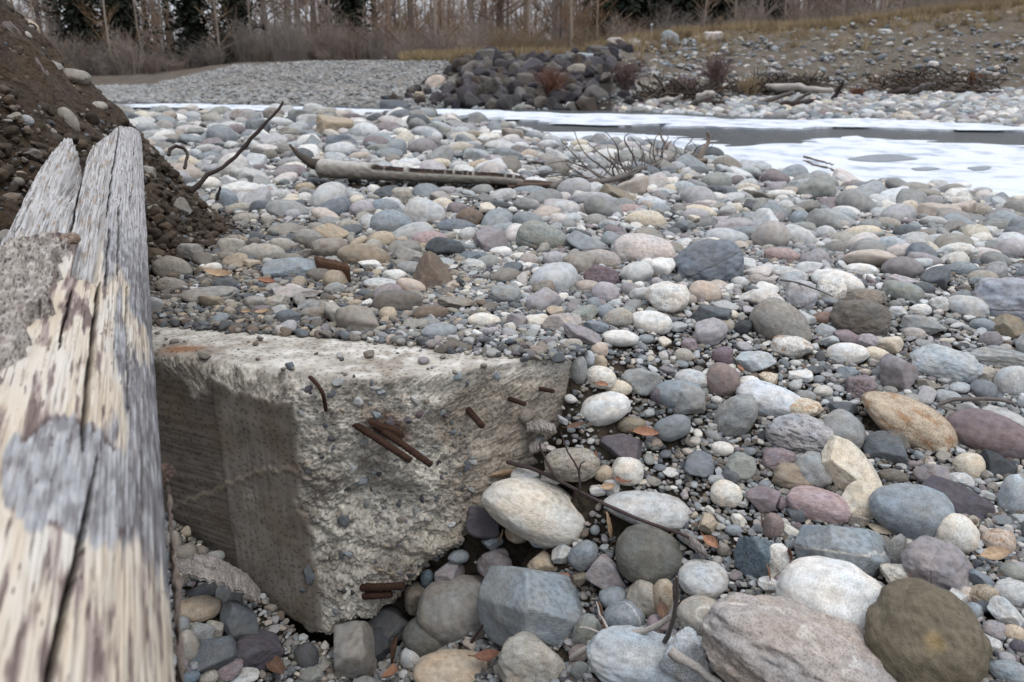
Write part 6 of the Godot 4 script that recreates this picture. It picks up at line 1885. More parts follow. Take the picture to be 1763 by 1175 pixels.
	rock("cobble", Vector3(-0.7765, 0.0012, -2.6507), Vector3(0.0478, 0.0259, 0.0287), 0.285, -0.1745, "egg", "greytan", 1608, 4, "", "grey-tan smooth cobble just behind the two-toned slab")
	rock("cobble", Vector3(0.706, -0.2154, -1.0528), Vector3(0.0156, 0.018, 0.0156), -0.5907, 0, "ang", "palegrey", 5519, 4, "", "small pale rough chunk just behind the olive-brown boulder")
	rock("cobble", Vector3(0.1223, -0.4247, -1.175), Vector3(0.0198, 0.0164, 0.0197), -0.1037, 0, "egg", "mauvebrown", 6379, 4, "", "small mauve-tan round cobble beside the big pale-blue boulder, on its log side")
	rock("cobble", Vector3(-0.6016, -0.4887, -1.3226), Vector3(0.0199, 0.0232, 0.0199), 0.4269, 0, "ang", "greytan", 8643, 4, "", "small grey-tan wedge just in front of the smooth tan oval")
	rock("cobble", Vector3(2.4986, -0.1772, -4.2254), Vector3(0.058, 0.0522, 0.0576), -0.534, 0, "egg", "greytan", 4899, 4, "", "grey-tan round cobble behind the hollowed white stone")
	rock("cobble", Vector3(0.2339, -0.081, -1.6101), Vector3(0.0304, 0.0165, 0.0185), -0.1443, -0.0873, "egg", "cream", 7976, 4, "", "small cream oval cobble just behind the long white speckled stone")
	rock("cobble", Vector3(-0.6499, 0.0092, -1.9449), Vector3(0.0332, 0.0205, 0.0228), 0.3225, 0, "rnd", "taupegrey", 3584, 4, "", "small taupe-grey cobble in front of the two-toned slab")
	rock("cobble", Vector3(0.718, -0.2153, -1.0289), Vector3(0.016, 0.016, 0.016), -0.6093, 0, "egg", "bluegrey", 1021, 4, "", "small blue-grey egg pebble just behind the olive-brown boulder")
	rock("cobble", Vector3(1.0691, -0.0767, -1.6735), Vector3(0.0271, 0.0196, 0.0218), -0.5685, 0, "rnd", "greytan", 5633, 4, "band", "banded grey-tan cobble beside the broad pale-blue stone, away from the log")
	rock("cobble", Vector3(0.7492, -0.2087, -0.972), Vector3(0.0178, 0.0124, 0.0144), -0.6566, 0, "egg", "orangetan", 6485, 4, "", "small orange-cream cobble beside the olive-brown boulder, away from the log")
	rock("cobble", Vector3(-2.1632, -0.0733, -5.4361), Vector3(0.0803, 0.0587, 0.0647), 0.3787, -0.2618, "egg", "cream", 4510, 4, "", "cream oval stone beside the hooped root")
	rock("cobble", Vector3(0.3801, -0.2473, -1.3284), Vector3(0.021, 0.0178, 0.0204), -0.2787, 0, "ang", "tan", 5264, 4, "", "small tan angular chunk beside the half-buried pale stone, away from the log")
	rock("cobble", Vector3(0.5356, -0.056, -3.6156), Vector3(0.0691, 0.0307, 0.0414), -0.1471, 0, "egg", "pink", 6485, 4, "", "dusty pink flat cobble just behind the large cream egg stone")
	rock("cobble", Vector3(2.1956, -0.1528, -4.0927), Vector3(0.0782, 0.0349, 0.0469), -0.4924, 0.0873, "egg", "lilacgrey", 2823, 4, "", "long lilac-grey cobble beside the ice shelf, away from the log")
	rock("cobble", Vector3(-0.3152, -0.025, -3.5671), Vector3(0.0555, 0.0372, 0.0411), 0.0881, 0, "egg", "cream", 8307, 4, "", "cream round cobble beside the pale grey dome stone, away from the log")
	rock("cobble", Vector3(0.231, 0.0078, -1.8692), Vector3(0.0276, 0.0224, 0.0249), -0.1229, 0, "egg", "bluegrey", 1638, 4, "", "blue-grey rounded cobble behind the block's buried end")
	rock("cobble", Vector3(1.2249, -0.0463, -3.0586), Vector3(0.0457, 0.0339, 0.0375), -0.3809, 0, "egg", "palegrey", 809, 4, "", "pale grey round cobble in front of the ice shelf")
	rock("cobble", Vector3(0.4919, -0.0564, -1.7429), Vector3(0.0255, 0.0217, 0.0242), -0.2751, 0, "rnd", "purple", 1525, 4, "", "small purple block near the tilted taupe-grey boulder, towards the log")
	rock("cobble", Vector3(0.8669, -0.0489, -1.8253), Vector3(0.026, 0.0226, 0.0252), -0.4434, 0, "ang", "lilac", 1558, 4, "", "lilac angular chunk just in front of the dark taupe boulder")
	rock("cobble", Vector3(2.6417, -0.7311, -13.2161), Vector3(0.1903, 0.1383, 0.1522), -0.1973, 0, "egg", "bluegrey", 2130, 4, "", "big blue-grey cobble by the ice")
	rock("cobble", Vector3(-1.0922, -0.0222, -3.4867), Vector3(0.0572, 0.0336, 0.0371), 0.3036, -0.1745, "egg", "slate", 5509, 4, "", "slate oval cobble near the dirt bank, away from the log")
	rock("cobble", Vector3(-0.1126, 0.0111, -2.3165), Vector3(0.0358, 0.0247, 0.0274), 0.0486, 0, "rnd", "palegrey", 4897, 4, "rough", "pale grey lumpy cobble near the brown wedge stone, away from the log")
	rock("cobble", Vector3(-0.4869, 0.006, -1.8719), Vector3(0.0347, 0.017, 0.0208), 0.2545, 0, "egg", "taupe", 8638, 4, "", "oval taupe pebble in front of the two-toned slab")
	rock("cobble", Vector3(-0.1227, 0.0063, -2.4727), Vector3(0.0482, 0.0197, 0.0289), 0.0496, 0.0524, "ang", "blue", 1065, 4, "", "thin dull blue slab in front of the slate-blue oval")
	rock("cobble", Vector3(1.5321, -0.1943, -5.2344), Vector3(0.0781, 0.0529, 0.0583), -0.2847, 0.2618, "egg", "palegrey", 7955, 4, "", "pale grey rounded cobble near the ice shelf, towards the log")
	rock("cobble", Vector3(0.1337, -0.0011, -1.6493), Vector3(0.0235, 0.0197, 0.022), -0.0809, 0, "egg", "greytan", 5770, 4, "", "round grey-tan cobble just behind the block's buried end")
	rock("cobble", Vector3(1.5813, -0.0463, -3.0006), Vector3(0.0433, 0.0325, 0.0359), -0.485, 0, "egg", "taupe", 171, 4, "", "small taupe rounded cobble beside the hollowed white stone, on its log side")
	rock("cobble", Vector3(0.4494, -0.27, -1.1718), Vector3(0.018, 0.0157, 0.018), -0.3662, 0, "ang", "white", 6413, 4, "", "small white angular chunk beside the big white egg stone, on its log side")
	rock("cobble", Vector3(1.1849, -0.0331, -1.8964), Vector3(0.0322, 0.0186, 0.0206), -0.5585, 0, "egg", "bluegrey", 3226, 4, "", "blue-grey disc cobble just in front of the lilac-blue boulder")
	rock("cobble", Vector3(1.6444, -0.0868, -3.4508), Vector3(0.0542, 0.0335, 0.037), -0.4447, 0, "egg", "greytan", 163, 4, "", "grey-tan oval cobble just in front of the ice shelf")
	rock("cobble", Vector3(0.5409, -0.2137, -1.3138), Vector3(0.0194, 0.0168, 0.0192), -0.3905, 0, "ang", "slate", 1260, 4, "", "small slate triangle behind the veined faceted boulder")
	rock("cobble", Vector3(0.0125, 0.0093, -1.7993), Vector3(0.0254, 0.0206, 0.0229), -0.0069, 0, "ang", "mauvegrey", 5054, 4, "", "small purplish grey chunk behind the concrete block")
	rock("cobble", Vector3(-1.3991, -0.0694, -5.1543), Vector3(0.0763, 0.049, 0.054), 0.2651, 0, "egg", "warmwhite", 2180, 4, "", "warm white domed cobble at the log's tip")
	rock("cobble", Vector3(0.7315, -0.2116, -1.0636), Vector3(0.0164, 0.0137, 0.0158), -0.6024, 0, "egg", "pinktan", 6068, 4, "", "small pinkish tan cobble just behind the olive-brown boulder")
	rock("cobble", Vector3(-0.2307, -0.0991, -5.5372), Vector3(0.0921, 0.0466, 0.0553), 0.0416, 0.0873, "egg", "orangetan", 6873, 4, "", "orange-tan egg cobble behind the fallen log")
	rock("cobble", Vector3(-1.8734, -0.0906, -5.8713), Vector3(0.0943, 0.0509, 0.0566), 0.3089, 0, "egg", "bluegrey", 8596, 4, "", "blue-grey round cobble behind the bent stick")
	rock("cobble", Vector3(0.1217, -0.4257, -1.1364), Vector3(0.0182, 0.0142, 0.0171), -0.1067, 0, "egg", "greygreen", 8722, 4, "", "small grey-green round cobble beside the big pale-blue boulder, on its log side")
	rock("cobble", Vector3(0.1959, 0.0072, -1.7612), Vector3(0.0299, 0.016, 0.0179), -0.1108, -0.0873, "ang", "blue", 6196, 4, "", "small blue-grey angular stone behind the block's buried end")
	rock("cobble", Vector3(-1.1446, -0.0368, -3.9231), Vector3(0.0682, 0.0312, 0.0409), 0.2839, 0, "egg", "palegrey", 4610, 4, "", "pale grey flat cobble in front of the bent stick")
	rock("cobble", Vector3(-1.2003, -0.0245, -3.49), Vector3(0.0619, 0.0269, 0.0372), 0.3312, 0.0524, "egg", "greytan", 5516, 4, "", "low grey-tan cobble near the dirt bank, away from the log")
	rock("cobble", Vector3(-0.0429, -0.3879, -1.4761), Vector3(0.0245, 0.0158, 0.0183), 0.0291, 0, "ang", "bluegrey", 1423, 4, "", "small blue-grey block just in front of the cream-white oval stone")
	rock("cobble", Vector3(-0.7467, -0.1333, -7.4196), Vector3(0.1087, 0.0659, 0.0726), 0.1003, 0, "rnd", "mauvegrey", 3611, 4, "", "dark mauve-grey cobble just behind the fallen log")
	rock("cobble", Vector3(0.4427, -0.1924, -1.4198), Vector3(0.0198, 0.0171, 0.0194), -0.3022, 0, "egg", "slate", 7768, 4, "", "small slate pebble near the half-buried pale stone, away from the log")
	rock("cobble", Vector3(0.1906, -0.2134, -1.4641), Vector3(0.0204, 0.0176, 0.02), -0.1295, 0, "egg", "tan", 7584, 4, "", "small round tan pebble just behind the half-buried pale stone")
	rock("cobble", Vector3(2.1885, -0.27, -5.6599), Vector3(0.1132, 0.0368, 0.0679), -0.369, -0.1396, "egg", "lilacgrey", 4338, 4, "", "lilac-grey flat cobble by the ice")
	rock("cobble", Vector3(0.5275, -0.0238, -1.8718), Vector3(0.0254, 0.0204, 0.0227), -0.2747, 0, "egg", "greytan", 824, 4, "", "small grey-tan round cobble near the tilted taupe-grey boulder, towards the log")
	rock("cobble", Vector3(0.5704, -0.028, -1.8658), Vector3(0.0253, 0.0204, 0.0227), -0.2967, 0, "ang", "darkslate", 1595, 4, "", "small dark slate wedge beside the tilted taupe-grey boulder, on its log side")
	rock("cobble", Vector3(0.7705, -0.0826, -1.6955), Vector3(0.025, 0.0174, 0.0194), -0.4265, 0, "ang", "blue", 3789, 4, "", "small blue-grey block near the upright mauve-grey slab, towards the log")
	rock("cobble", Vector3(0.0829, -0.2303, -1.4794), Vector3(0.0229, 0.0156, 0.0178), -0.056, 0, "ang", "white", 8424, 4, "", "small white chunk just behind the cream-white oval stone")
	rock("pebble", Vector3(-0.7501, -0.4108, -1.5132), Vector3(0.017, 0.0262, 0.017), 0.4602, 0, "egg", "greytan", 2028, 3, "", "grey-tan pebble pressed against the log")
	rock("cobble", Vector3(-0.1218, -0.1096, -5.8426), Vector3(0.0786, 0.0554, 0.061), 0.0208, -0.1745, "rnd", "lilac", 2291, 4, "", "lilac rounded cobble beside the fallen log, away from the log")
	rock("cobble", Vector3(0.0647, -0.0496, -3.7397), Vector3(0.0682, 0.0266, 0.0409), -0.0173, 0, "egg", "lilac", 6991, 4, "", "lilac flat oval cobble behind the greenish grey boulder")
	rock("cobble", Vector3(1.1668, -0.1246, -4.575), Vector3(0.0623, 0.0439, 0.0484), -0.2497, 0, "rnd", "slate", 3646, 4, "", "slate cobble near the dead twiggy branch, away from the log")
	rock("cobble", Vector3(1.1272, -0.0128, -2.0104), Vector3(0.027, 0.0212, 0.0235), -0.511, 0, "rnd", "palegrey", 2031, 4, "band", "small banded pale cobble near the lilac-blue boulder, towards the log")
	rock("cobble", Vector3(0.055, 0.0077, -2.4146), Vector3(0.0332, 0.0237, 0.0263), -0.0228, 0, "egg", "pinkgrey", 6782, 4, "", "small pinkish grey cobble just in front of the greenish grey boulder")
	rock("cobble", Vector3(-1.0807, -0.0161, -3.2049), Vector3(0.0519, 0.0258, 0.0312), 0.3252, 0, "egg", "greytan", 8226, 4, "", "small grey-tan flat cobble near the dirt bank, away from the log")
	rock("cobble", Vector3(-1.3331, -0.0364, -3.9205), Vector3(0.0629, 0.0313, 0.0377), 0.3278, -0.1745, "egg", "pinkgrey", 4198, 4, "", "pinkish grey flat cobble near the dirt bank, away from the log")
	rock("cobble", Vector3(-1.8723, -0.0707, -5.1356), Vector3(0.0815, 0.0406, 0.0489), 0.3496, 0, "egg", "lilacgrey", 5784, 4, "", "lilac-grey flat cobble by the stick")
	rock("cobble", Vector3(0.6606, -0.0859, -1.6914), Vector3(0.0284, 0.0149, 0.017), -0.3724, 0, "ang", "white", 3882, 4, "", "flat whitish flake just behind the white-blue boulder")
	rock("cobble", Vector3(0.9671, -0.1423, -5.0711), Vector3(0.0876, 0.0367, 0.0526), -0.1884, 0, "egg", "warmwhite", 6752, 4, "", "warm white flat cobble just in front of the dead twiggy branch")
	rock("cobble", Vector3(-0.4828, 0.0071, -2.085), Vector3(0.029, 0.0201, 0.0223), 0.2276, 0, "egg", "grey", 5866, 4, "", "small grey round cobble near the two-toned slab, away from the log")
	rock("cobble", Vector3(0.9931, -0.0435, -1.8599), Vector3(0.028, 0.0172, 0.0192), -0.4904, 0, "egg", "pinkgrey", 20, 4, "", "small pale pinkish cobble just behind the broad pale-blue stone")
	rock("cobble", Vector3(1.8901, -0.1692, -4.3905), Vector3(0.066, 0.0364, 0.0402), -0.4065, -0.0524, "egg", "mauvebrown", 2156, 4, "", "mauve-brown egg cobble just in front of the ice shelf")
	rock("pebble", Vector3(-0.6571, -0.4632, -1.2998), Vector3(0.0174, 0.018, 0.0174), 0.4681, 0, "egg", "grey", 4378, 4, "", "small grey egg cobble just in front of the smooth tan oval")
	rock("pebble", Vector3(2.1044, -0.1558, -4.2236), Vector3(0.0466, 0.0477, 0.0466), -0.4622, 0, "egg", "cream", 2850, 4, "", "cream upright cobble just in front of the ice shelf")
	rock("pebble", Vector3(0.195, -0.0171, -1.6762), Vector3(0.0216, 0.0179, 0.02), -0.1158, 0, "egg", "pinktan", 3566, 4, "", "small pinkish tan cobble just behind the block's buried end")
	rock("cobble", Vector3(0.7942, -0.0302, -1.9422), Vector3(0.0263, 0.019, 0.0211), -0.3882, 0, "egg", "redbrown", 8187, 4, "", "small reddish brown egg cobble beside the dark taupe boulder, on its log side")
	rock("cobble", Vector3(1.1393, -0.002, -2.1246), Vector3(0.0296, 0.0194, 0.0215), -0.4922, 0, "egg", "slate", 351, 4, "", "small dark slate cobble in front of the hollowed white stone")
	rock("cobble", Vector3(-0.5172, 0.0073, -1.9375), Vector3(0.0299, 0.0161, 0.0179), 0.2608, 0, "ang", "grey", 4891, 4, "", "small flat grey pebble in front of the two-toned slab")
	rock("cobble", Vector3(-2.2266, -0.0944, -5.977), Vector3(0.0865, 0.0471, 0.0519), 0.3566, 0, "egg", "bluegrey", 3464, 4, "", "blue-grey oval cobble near the bank")
	rock("cobble", Vector3(-1.2438, -0.0387, -3.9953), Vector3(0.0587, 0.0319, 0.0352), 0.3018, 0.2618, "egg", "mauvepink", 3714, 4, "", "mauve-pink flat cobble in front of the bent stick")
	rock("cobble", Vector3(0.9344, -0.0631, -3.405), Vector3(0.0598, 0.0224, 0.0359), -0.2678, 0, "egg", "lilac", 273, 4, "", "lilac flat cobble behind the dark cracked boulder")
	rock("cobble", Vector3(1.0529, -0.0724, -3.4437), Vector3(0.0521, 0.0268, 0.0313), -0.2967, 0, "egg", "greygreen", 3723, 4, "", "greenish grey oval cobble behind the dark cracked boulder")
	rock("cobble", Vector3(2.9679, -0.3463, -6.2562), Vector3(0.1016, 0.0429, 0.061), -0.443, 0, "egg", "cream", 7574, 4, "", "cream flat cobble by the ice")
	rock("cobble", Vector3(1.0658, -0.0207, -1.983), Vector3(0.0267, 0.0182, 0.0202), -0.4932, 0, "egg", "white", 8118, 4, "", "small white cobble near the dark taupe boulder, away from the log")
	rock("cobble", Vector3(0.9979, -0.0218, -1.9695), Vector3(0.0266, 0.0181, 0.0201), -0.469, 0, "rnd", "palegrey", 6688, 4, "", "small whitish grey cobble beside the dark taupe boulder, away from the log")
	rock("cobble", Vector3(0.9325, -0.0895, -1.6462), Vector3(0.0244, 0.0146, 0.0163), -0.5154, 0, "ang", "taupe", 1402, 4, "", "small taupe chunk just in front of the broad pale-blue stone")
	rock("cobble", Vector3(-0.1172, -0.4298, -1.4857), Vector3(0.0239, 0.0138, 0.016), 0.0787, 0, "egg", "bluegrey", 5352, 4, "", "small blue-grey oval pebble behind the smooth taupe-grey stone")
	rock("cobble", Vector3(-0.6042, -0.4938, -1.1914), Vector3(0.0204, 0.0115, 0.0136), 0.4693, 0, "egg", "steelblue", 5313, 4, "", "dark teal pebble in front of the smooth tan oval")
	rock("cobble", Vector3(0.0045, 0.0094, -2.2997), Vector3(0.0301, 0.0208, 0.023), -0.0019, 0, "ang", "slate", 5716, 4, "", "small dark slate chunk in front of the greenish grey boulder")
	rock("cobble", Vector3(0.3989, -0.0533, -1.7347), Vector3(0.0229, 0.0167, 0.0186), -0.226, 0, "egg", "greytan", 8321, 4, "", "small greenish tan oval cobble near the white-blue boulder, towards the log")
	rock("pebble", Vector3(0.1935, -0.0356, -1.6419), Vector3(0.0179, 0.0196, 0.0179), -0.1173, 0, "rnd", "tan", 7320, 3, "", "small tan upright pebble beside the block's buried end, away from the log")
	rock("cobble", Vector3(1.1603, -0.2788, -7.8883), Vector3(0.1036, 0.0642, 0.0707), -0.146, 0, "egg", "palegrey", 7270, 4, "", "pale cobble behind the dead branch")
	rock("cobble", Vector3(2.8208, -0.2536, -5.0142), Vector3(0.0753, 0.0361, 0.0452), -0.5124, 0, "egg", "white", 4641, 4, "pit", "flat white spotted cobble near the ice shelf, away from the log")
	rock("cobble", Vector3(1.0625, -0.3317, -9.0379), Vector3(0.1184, 0.071, 0.0781), -0.117, 0, "egg", "slateblue", 4819, 4, "", "slate-blue cobble behind the dead branch")
	rock("cobble", Vector3(4.0764, -0.4664, -6.5697), Vector3(0.1054, 0.0435, 0.0632), -0.5553, 0, "egg", "paleblue", 3024, 4, "", "pale blue flat cobble by the ice")
	rock("cobble", Vector3(3.4514, -0.3771, -6.491), Vector3(0.083, 0.0535, 0.0589), -0.4887, 0, "egg", "palegrey", 7972, 4, "", "pale grey cobble touching the ice")
	rock("pebble", Vector3(0.1404, -0.1756, -6.8159), Vector3(0.0807, 0.0591, 0.0651), -0.0206, 0, "egg", "pinktan", 7991, 4, "", "pinkish tan cobble near the fallen log, away from the log")
	rock("pebble", Vector3(0.3199, -0.1011, -1.6066), Vector3(0.0169, 0.0196, 0.0169), -0.1966, 0, "rnd", "darkmauve", 4441, 3, "", "small dark mauve cobble near the long white speckled stone, away from the log")
	rock("pebble", Vector3(0.473, -0.2655, -1.1712), Vector3(0.0153, 0.0128, 0.0148), -0.3838, 0, "rnd", "mauve", 4909, 4, "", "small mauve cube-like pebble beside the big white egg stone, on its log side")
	rock("pebble", Vector3(0.2043, -0.2319, -1.4444), Vector3(0.018, 0.0153, 0.0174), -0.1405, 0, "ang", "palegrey", 8991, 4, "", "tiny pale grey chunk just behind the half-buried pale stone")
	rock("cobble", Vector3(0.1081, 0.0073, -1.8742), Vector3(0.025, 0.0162, 0.018), -0.0576, 0, "ang", "tan", 7685, 4, "", "small tan block behind the block's buried end")
	rock("pebble", Vector3(0.0296, -0.1256, -1.5607), Vector3(0.0175, 0.0175, 0.0175), -0.019, 0, "egg", "taupe", 3239, 3, "", "small round brown-grey cobble beside the concrete block, away from the log")
	rock("cobble", Vector3(-1.0857, -0.0448, -4.1946), Vector3(0.0537, 0.0335, 0.0369), 0.2533, 0, "egg", "tan", 1919, 4, "", "tan egg cobble below the fallen log")
	rock("cobble", Vector3(-0.4998, -0.0908, -5.5994), Vector3(0.0813, 0.0382, 0.0488), 0.089, 0, "egg", "cream", 8840, 4, "", "flat cream cobble behind the fallen log")
	rock("cobble", Vector3(0.6425, -0.2052, -1.2784), Vector3(0.0202, 0.0107, 0.0122), -0.4657, 0, "ang", "taupe", 1636, 4, "", "small taupe flake just behind the veined faceted boulder")
	rock("cobble", Vector3(0.5813, -0.0883, -1.6782), Vector3(0.0224, 0.0148, 0.0166), -0.3334, 0, "rnd", "cream", 8697, 4, "rust", "small cream stained pebble just behind the white-blue boulder")
	rock("pebble", Vector3(-0.1897, -0.4938, -1.4944), Vector3(0.0148, 0.0248, 0.0148), 0.1263, 0, "egg", "steelblue", 3479, 3, "", "small dark blue cobble beside the block")
	rock("cobble", Vector3(-0.5801, -0.5132, -1.2151), Vector3(0.0187, 0.0117, 0.0139), 0.4454, 0, "egg", "greytan", 1012, 4, "", "small tan-grey pebble in front of the smooth tan oval")
	rock("cobble", Vector3(0.093, 0.0054, -2.278), Vector3(0.0352, 0.0153, 0.0211), -0.0408, 0, "egg", "white", 1122, 4, "", "slim white cobble just in front of the greenish grey boulder")
	rock("cobble", Vector3(-0.3533, -0.091, -5.4421), Vector3(0.0719, 0.0402, 0.0443), 0.0648, 0, "egg", "palegrey", 1644, 4, "", "pale grey cobble behind the fallen log")
	rock("cobble", Vector3(-3.1763, -0.1575, -8.0896), Vector3(0.1183, 0.0527, 0.071), 0.3741, 0, "egg", "palegrey", 2288, 4, "", "pale grey oval cobble near the bank")
	rock("pebble", Vector3(0.7414, -0.2115, -0.9457), Vector3(0.0128, 0.0101, 0.0117), -0.6648, 0, "egg", "darkpurple", 3337, 4, "", "small dark purple cobble near the olive-brown boulder, away from the log")
	rock("pebble", Vector3(0.4337, -0.2338, -1.3197), Vector3(0.0155, 0.0144, 0.0155), -0.3175, 0, "ang", "warmwhite", 7509, 3, "", "tiny whitish chunk near the half-buried pale stone, away from the log")
	rock("pebble", Vector3(0.6393, 0.0062, -2.1568), Vector3(0.0263, 0.0184, 0.0204), -0.2882, 0, "egg", "palegrey", 520, 4, "", "small pale rounded pebble beside the dark cracked boulder, away from the log")
	rock("pebble", Vector3(0.7759, -0.3356, -9.2886), Vector3(0.1094, 0.0729, 0.0802), -0.0833, 0, "egg", "cream", 3721, 4, "", "cream cobble by the ice edge")
	rock("pebble", Vector3(1.9786, -0.2856, -6.2055), Vector3(0.0742, 0.0493, 0.0544), -0.3087, 0, "egg", "pink", 1829, 4, "", "pinkish round cobble near the ice shelf, towards the log")
	rock("cobble", Vector3(-2.5564, -0.1201, -6.7974), Vector3(0.0891, 0.0463, 0.0535), 0.3597, 0, "egg", "palegrey", 6666, 4, "", "pale grey domed cobble near the bank")
	rock("cobble", Vector3(-0.6695, -0.4584, -1.5263), Vector3(0.0221, 0.0129, 0.0148), 0.4134, 0, "egg", "grey", 6909, 4, "band", "small banded grey pebble in front of the concrete block")
	rock("pebble", Vector3(0.1686, -0.0251, -1.6412), Vector3(0.0155, 0.0182, 0.0155), -0.1024, 0, "egg", "paleblue", 1364, 3, "", "small pale blue pebble just behind the block's buried end")
	rock("cobble", Vector3(1.2578, -0.1899, -5.7807), Vector3(0.0766, 0.0381, 0.046), -0.2142, 0, "rnd", "tan", 8764, 4, "", "tan rounded cobble beside the dead twiggy branch, away from the log")
	rock("cobble", Vector3(0.6714, -0.2079, -1.2496), Vector3(0.0237, 0.0038, 0.0142), -0.493, 0, "ang", "tan", 250, 4, "", "thin tan slab beside the large blue-grey oval, on its log side")
	rock("pebble", Vector3(0.4199, -0.0403, -1.7732), Vector3(0.0197, 0.0155, 0.0172), -0.2325, 0, "rnd", "mauve", 3525, 4, "", "small mauve cobble near the tilted taupe-grey boulder, towards the log")
	rock("pebble", Vector3(-0.9153, -0.0192, -3.3075), Vector3(0.0357, 0.0267, 0.0294), 0.27, 0, "egg", "lilacgrey", 7614, 4, "", "lilac-grey round cobble behind the two-toned slab")
	rock("cobble", Vector3(-0.9007, 0.0058, -2.3231), Vector3(0.0295, 0.0166, 0.0183), 0.3699, 0, "egg", "warmwhite", 7644, 4, "", "small pale oval pebble near the two-toned slab, towards the log")
	rock("pebble", Vector3(0.4214, -0.2457, -1.3048), Vector3(0.0166, 0.0109, 0.0125), -0.3124, 0, "egg", "bluegrey", 882, 4, "", "tiny blue-grey pebble near the half-buried pale stone, away from the log")
	rock("pebble", Vector3(2.3973, -0.2287, -4.9541), Vector3(0.0597, 0.0331, 0.0365), -0.4507, 0, "egg", "bluegrey", 8064, 4, "", "blue-grey flat cobble just in front of the ice shelf")
	rock("pebble", Vector3(0.1771, -0.2405, -1.4426), Vector3(0.018, 0.0115, 0.0131), -0.1222, 0, "rnd", "white", 3893, 4, "", "tiny white block beside the cream-white oval stone, away from the log")
	rock("cobble", Vector3(-1.5342, -0.1107, -6.3115), Vector3(0.083, 0.0363, 0.0498), 0.2385, 0, "egg", "cream", 4502, 4, "", "cream flat cobble behind the log's tip")
	rock("cobble", Vector3(-3.601, -0.2393, -10.7027), Vector3(0.1529, 0.0553, 0.0918), 0.3246, 0, "egg", "warmwhite", 1313, 4, "", "warm white long cobble just behind the bent stick")
	rock("pebble", Vector3(2.3913, -0.2782, -5.6055), Vector3(0.0628, 0.0388, 0.0428), -0.4032, 0, "egg", "warmwhite", 7507, 4, "", "warm white round cobble just in front of the ice shelf")
	rock("pebble", Vector3(-0.3756, -0.1683, -7.5399), Vector3(0.0889, 0.0473, 0.0533), 0.0498, 0, "egg", "lilacgrey", 8511, 4, "", "lilac-grey oval cobble beside the fallen log, away from the log")
	rock("pebble", Vector3(0.3918, -0.3001, -1.1596), Vector3(0.0153, 0.0092, 0.0107), -0.3259, 0, "ang", "lilac", 4551, 4, "", "small lilac flake just behind the rough pinkish boulder")
	rock("cobble", Vector3(-0.7947, 0.0067, -2.3682), Vector3(0.03, 0.0148, 0.018), 0.3238, 0, "ang", "tan", 3873, 4, "", "small flat tan pebble beside the two-toned slab, on its log side")
	rock("pebble", Vector3(-0.7034, -0.0396, -4.0639), Vector3(0.0325, 0.0381, 0.0325), 0.1714, 0, "egg", "white", 7669, 3, "", "small white cobble under the log")
	rock("pebble", Vector3(0.8988, -0.1151, -4.5792), Vector3(0.0428, 0.0366, 0.0403), -0.1938, 0, "egg", "cream", 7431, 3, "", "small cream round cobble just in front of the dead twiggy branch")
	rock("pebble", Vector3(-1.3604, -0.2123, -9.6408), Vector3(0.1129, 0.0576, 0.0678), 0.1402, 0, "egg", "mauvegrey", 8420, 4, "", "mauve-grey flat cobble just behind the fallen log")
	rock("pebble", Vector3(2.075, -0.1965, -4.6245), Vector3(0.0558, 0.0284, 0.0335), -0.4218, 0, "egg", "white", 3815, 4, "", "small white oval cobble just in front of the ice shelf")
	rock("pebble", Vector3(-3.6749, -0.1822, -8.9121), Vector3(0.1045, 0.0534, 0.0627), 0.3911, 0, "egg", "greytan", 8191, 4, "", "grey-tan cobble near the bank")
	rock("pebble", Vector3(0.5207, -0.2106, -1.3399), Vector3(0.0128, 0.0138, 0.0128), -0.3707, 0, "rnd", "mauve", 1988, 3, "", "tiny mauve block behind the veined faceted boulder")
	rock("pebble", Vector3(0.3954, -0.2661, -1.2714), Vector3(0.0124, 0.0135, 0.0124), -0.3015, 0, "egg", "taupe", 6288, 3, "", "tiny taupe pebble near the olive-grey boulder, away from the log")
	rock("pebble", Vector3(-0.5036, -0.1498, -7.2737), Vector3(0.0762, 0.0476, 0.0524), 0.0691, 0, "egg", "palegrey", 4193, 4, "", "pale grey oval cobble just behind the fallen log")
	rock("pebble", Vector3(1.4905, -0.1454, -4.3279), Vector3(0.0464, 0.0289, 0.0319), -0.3317, 0, "ang", "grey", 3441, 4, "", "small grey angular cobble near the ice shelf, towards the log")
	rock("cobble", Vector3(-1.0389, -0.0352, -3.7424), Vector3(0.0501, 0.0197, 0.0301), 0.2708, 0, "egg", "cream", 3051, 4, "", "cream flat cobble near the fallen log, towards the log")
	rock("pebble", Vector3(-1.2515, -0.2953, -12.252), Vector3(0.143, 0.0698, 0.0858), 0.1018, 0, "egg", "tan", 2909, 4, "", "tan oval cobble just behind the fallen log")
	rock("pebble", Vector3(-0.4333, -0.2273, -9.1805), Vector3(0.1078, 0.0526, 0.0647), 0.0472, 0, "egg", "olivetan", 5794, 4, "", "olive-tan oval cobble just behind the fallen log")
	rock("pebble", Vector3(2.8283, -0.4138, -7.3537), Vector3(0.0877, 0.0427, 0.0526), -0.3672, 0, "egg", "cream", 5795, 4, "", "cream cobble at the edge of the ice")
	rock("pebble", Vector3(1.7053, -0.2007, -4.9702), Vector3(0.0598, 0.029, 0.0359), -0.3305, 0, "egg", "white", 5700, 4, "", "small whitish flat cobble near the ice shelf, towards the log")
	rock("pebble", Vector3(-2.9324, -0.2395, -10.7055), Vector3(0.1252, 0.0611, 0.0751), 0.2674, 0, "egg", "grey", 28, 4, "", "grey flat cobble beside the bent stick, away from the log")
	rock("pebble", Vector3(-2.9653, -0.169, -8.5338), Vector3(0.0779, 0.0623, 0.0686), 0.3344, 0, "egg", "slate", 205, 3, "", "dark slate cobble near the bank")
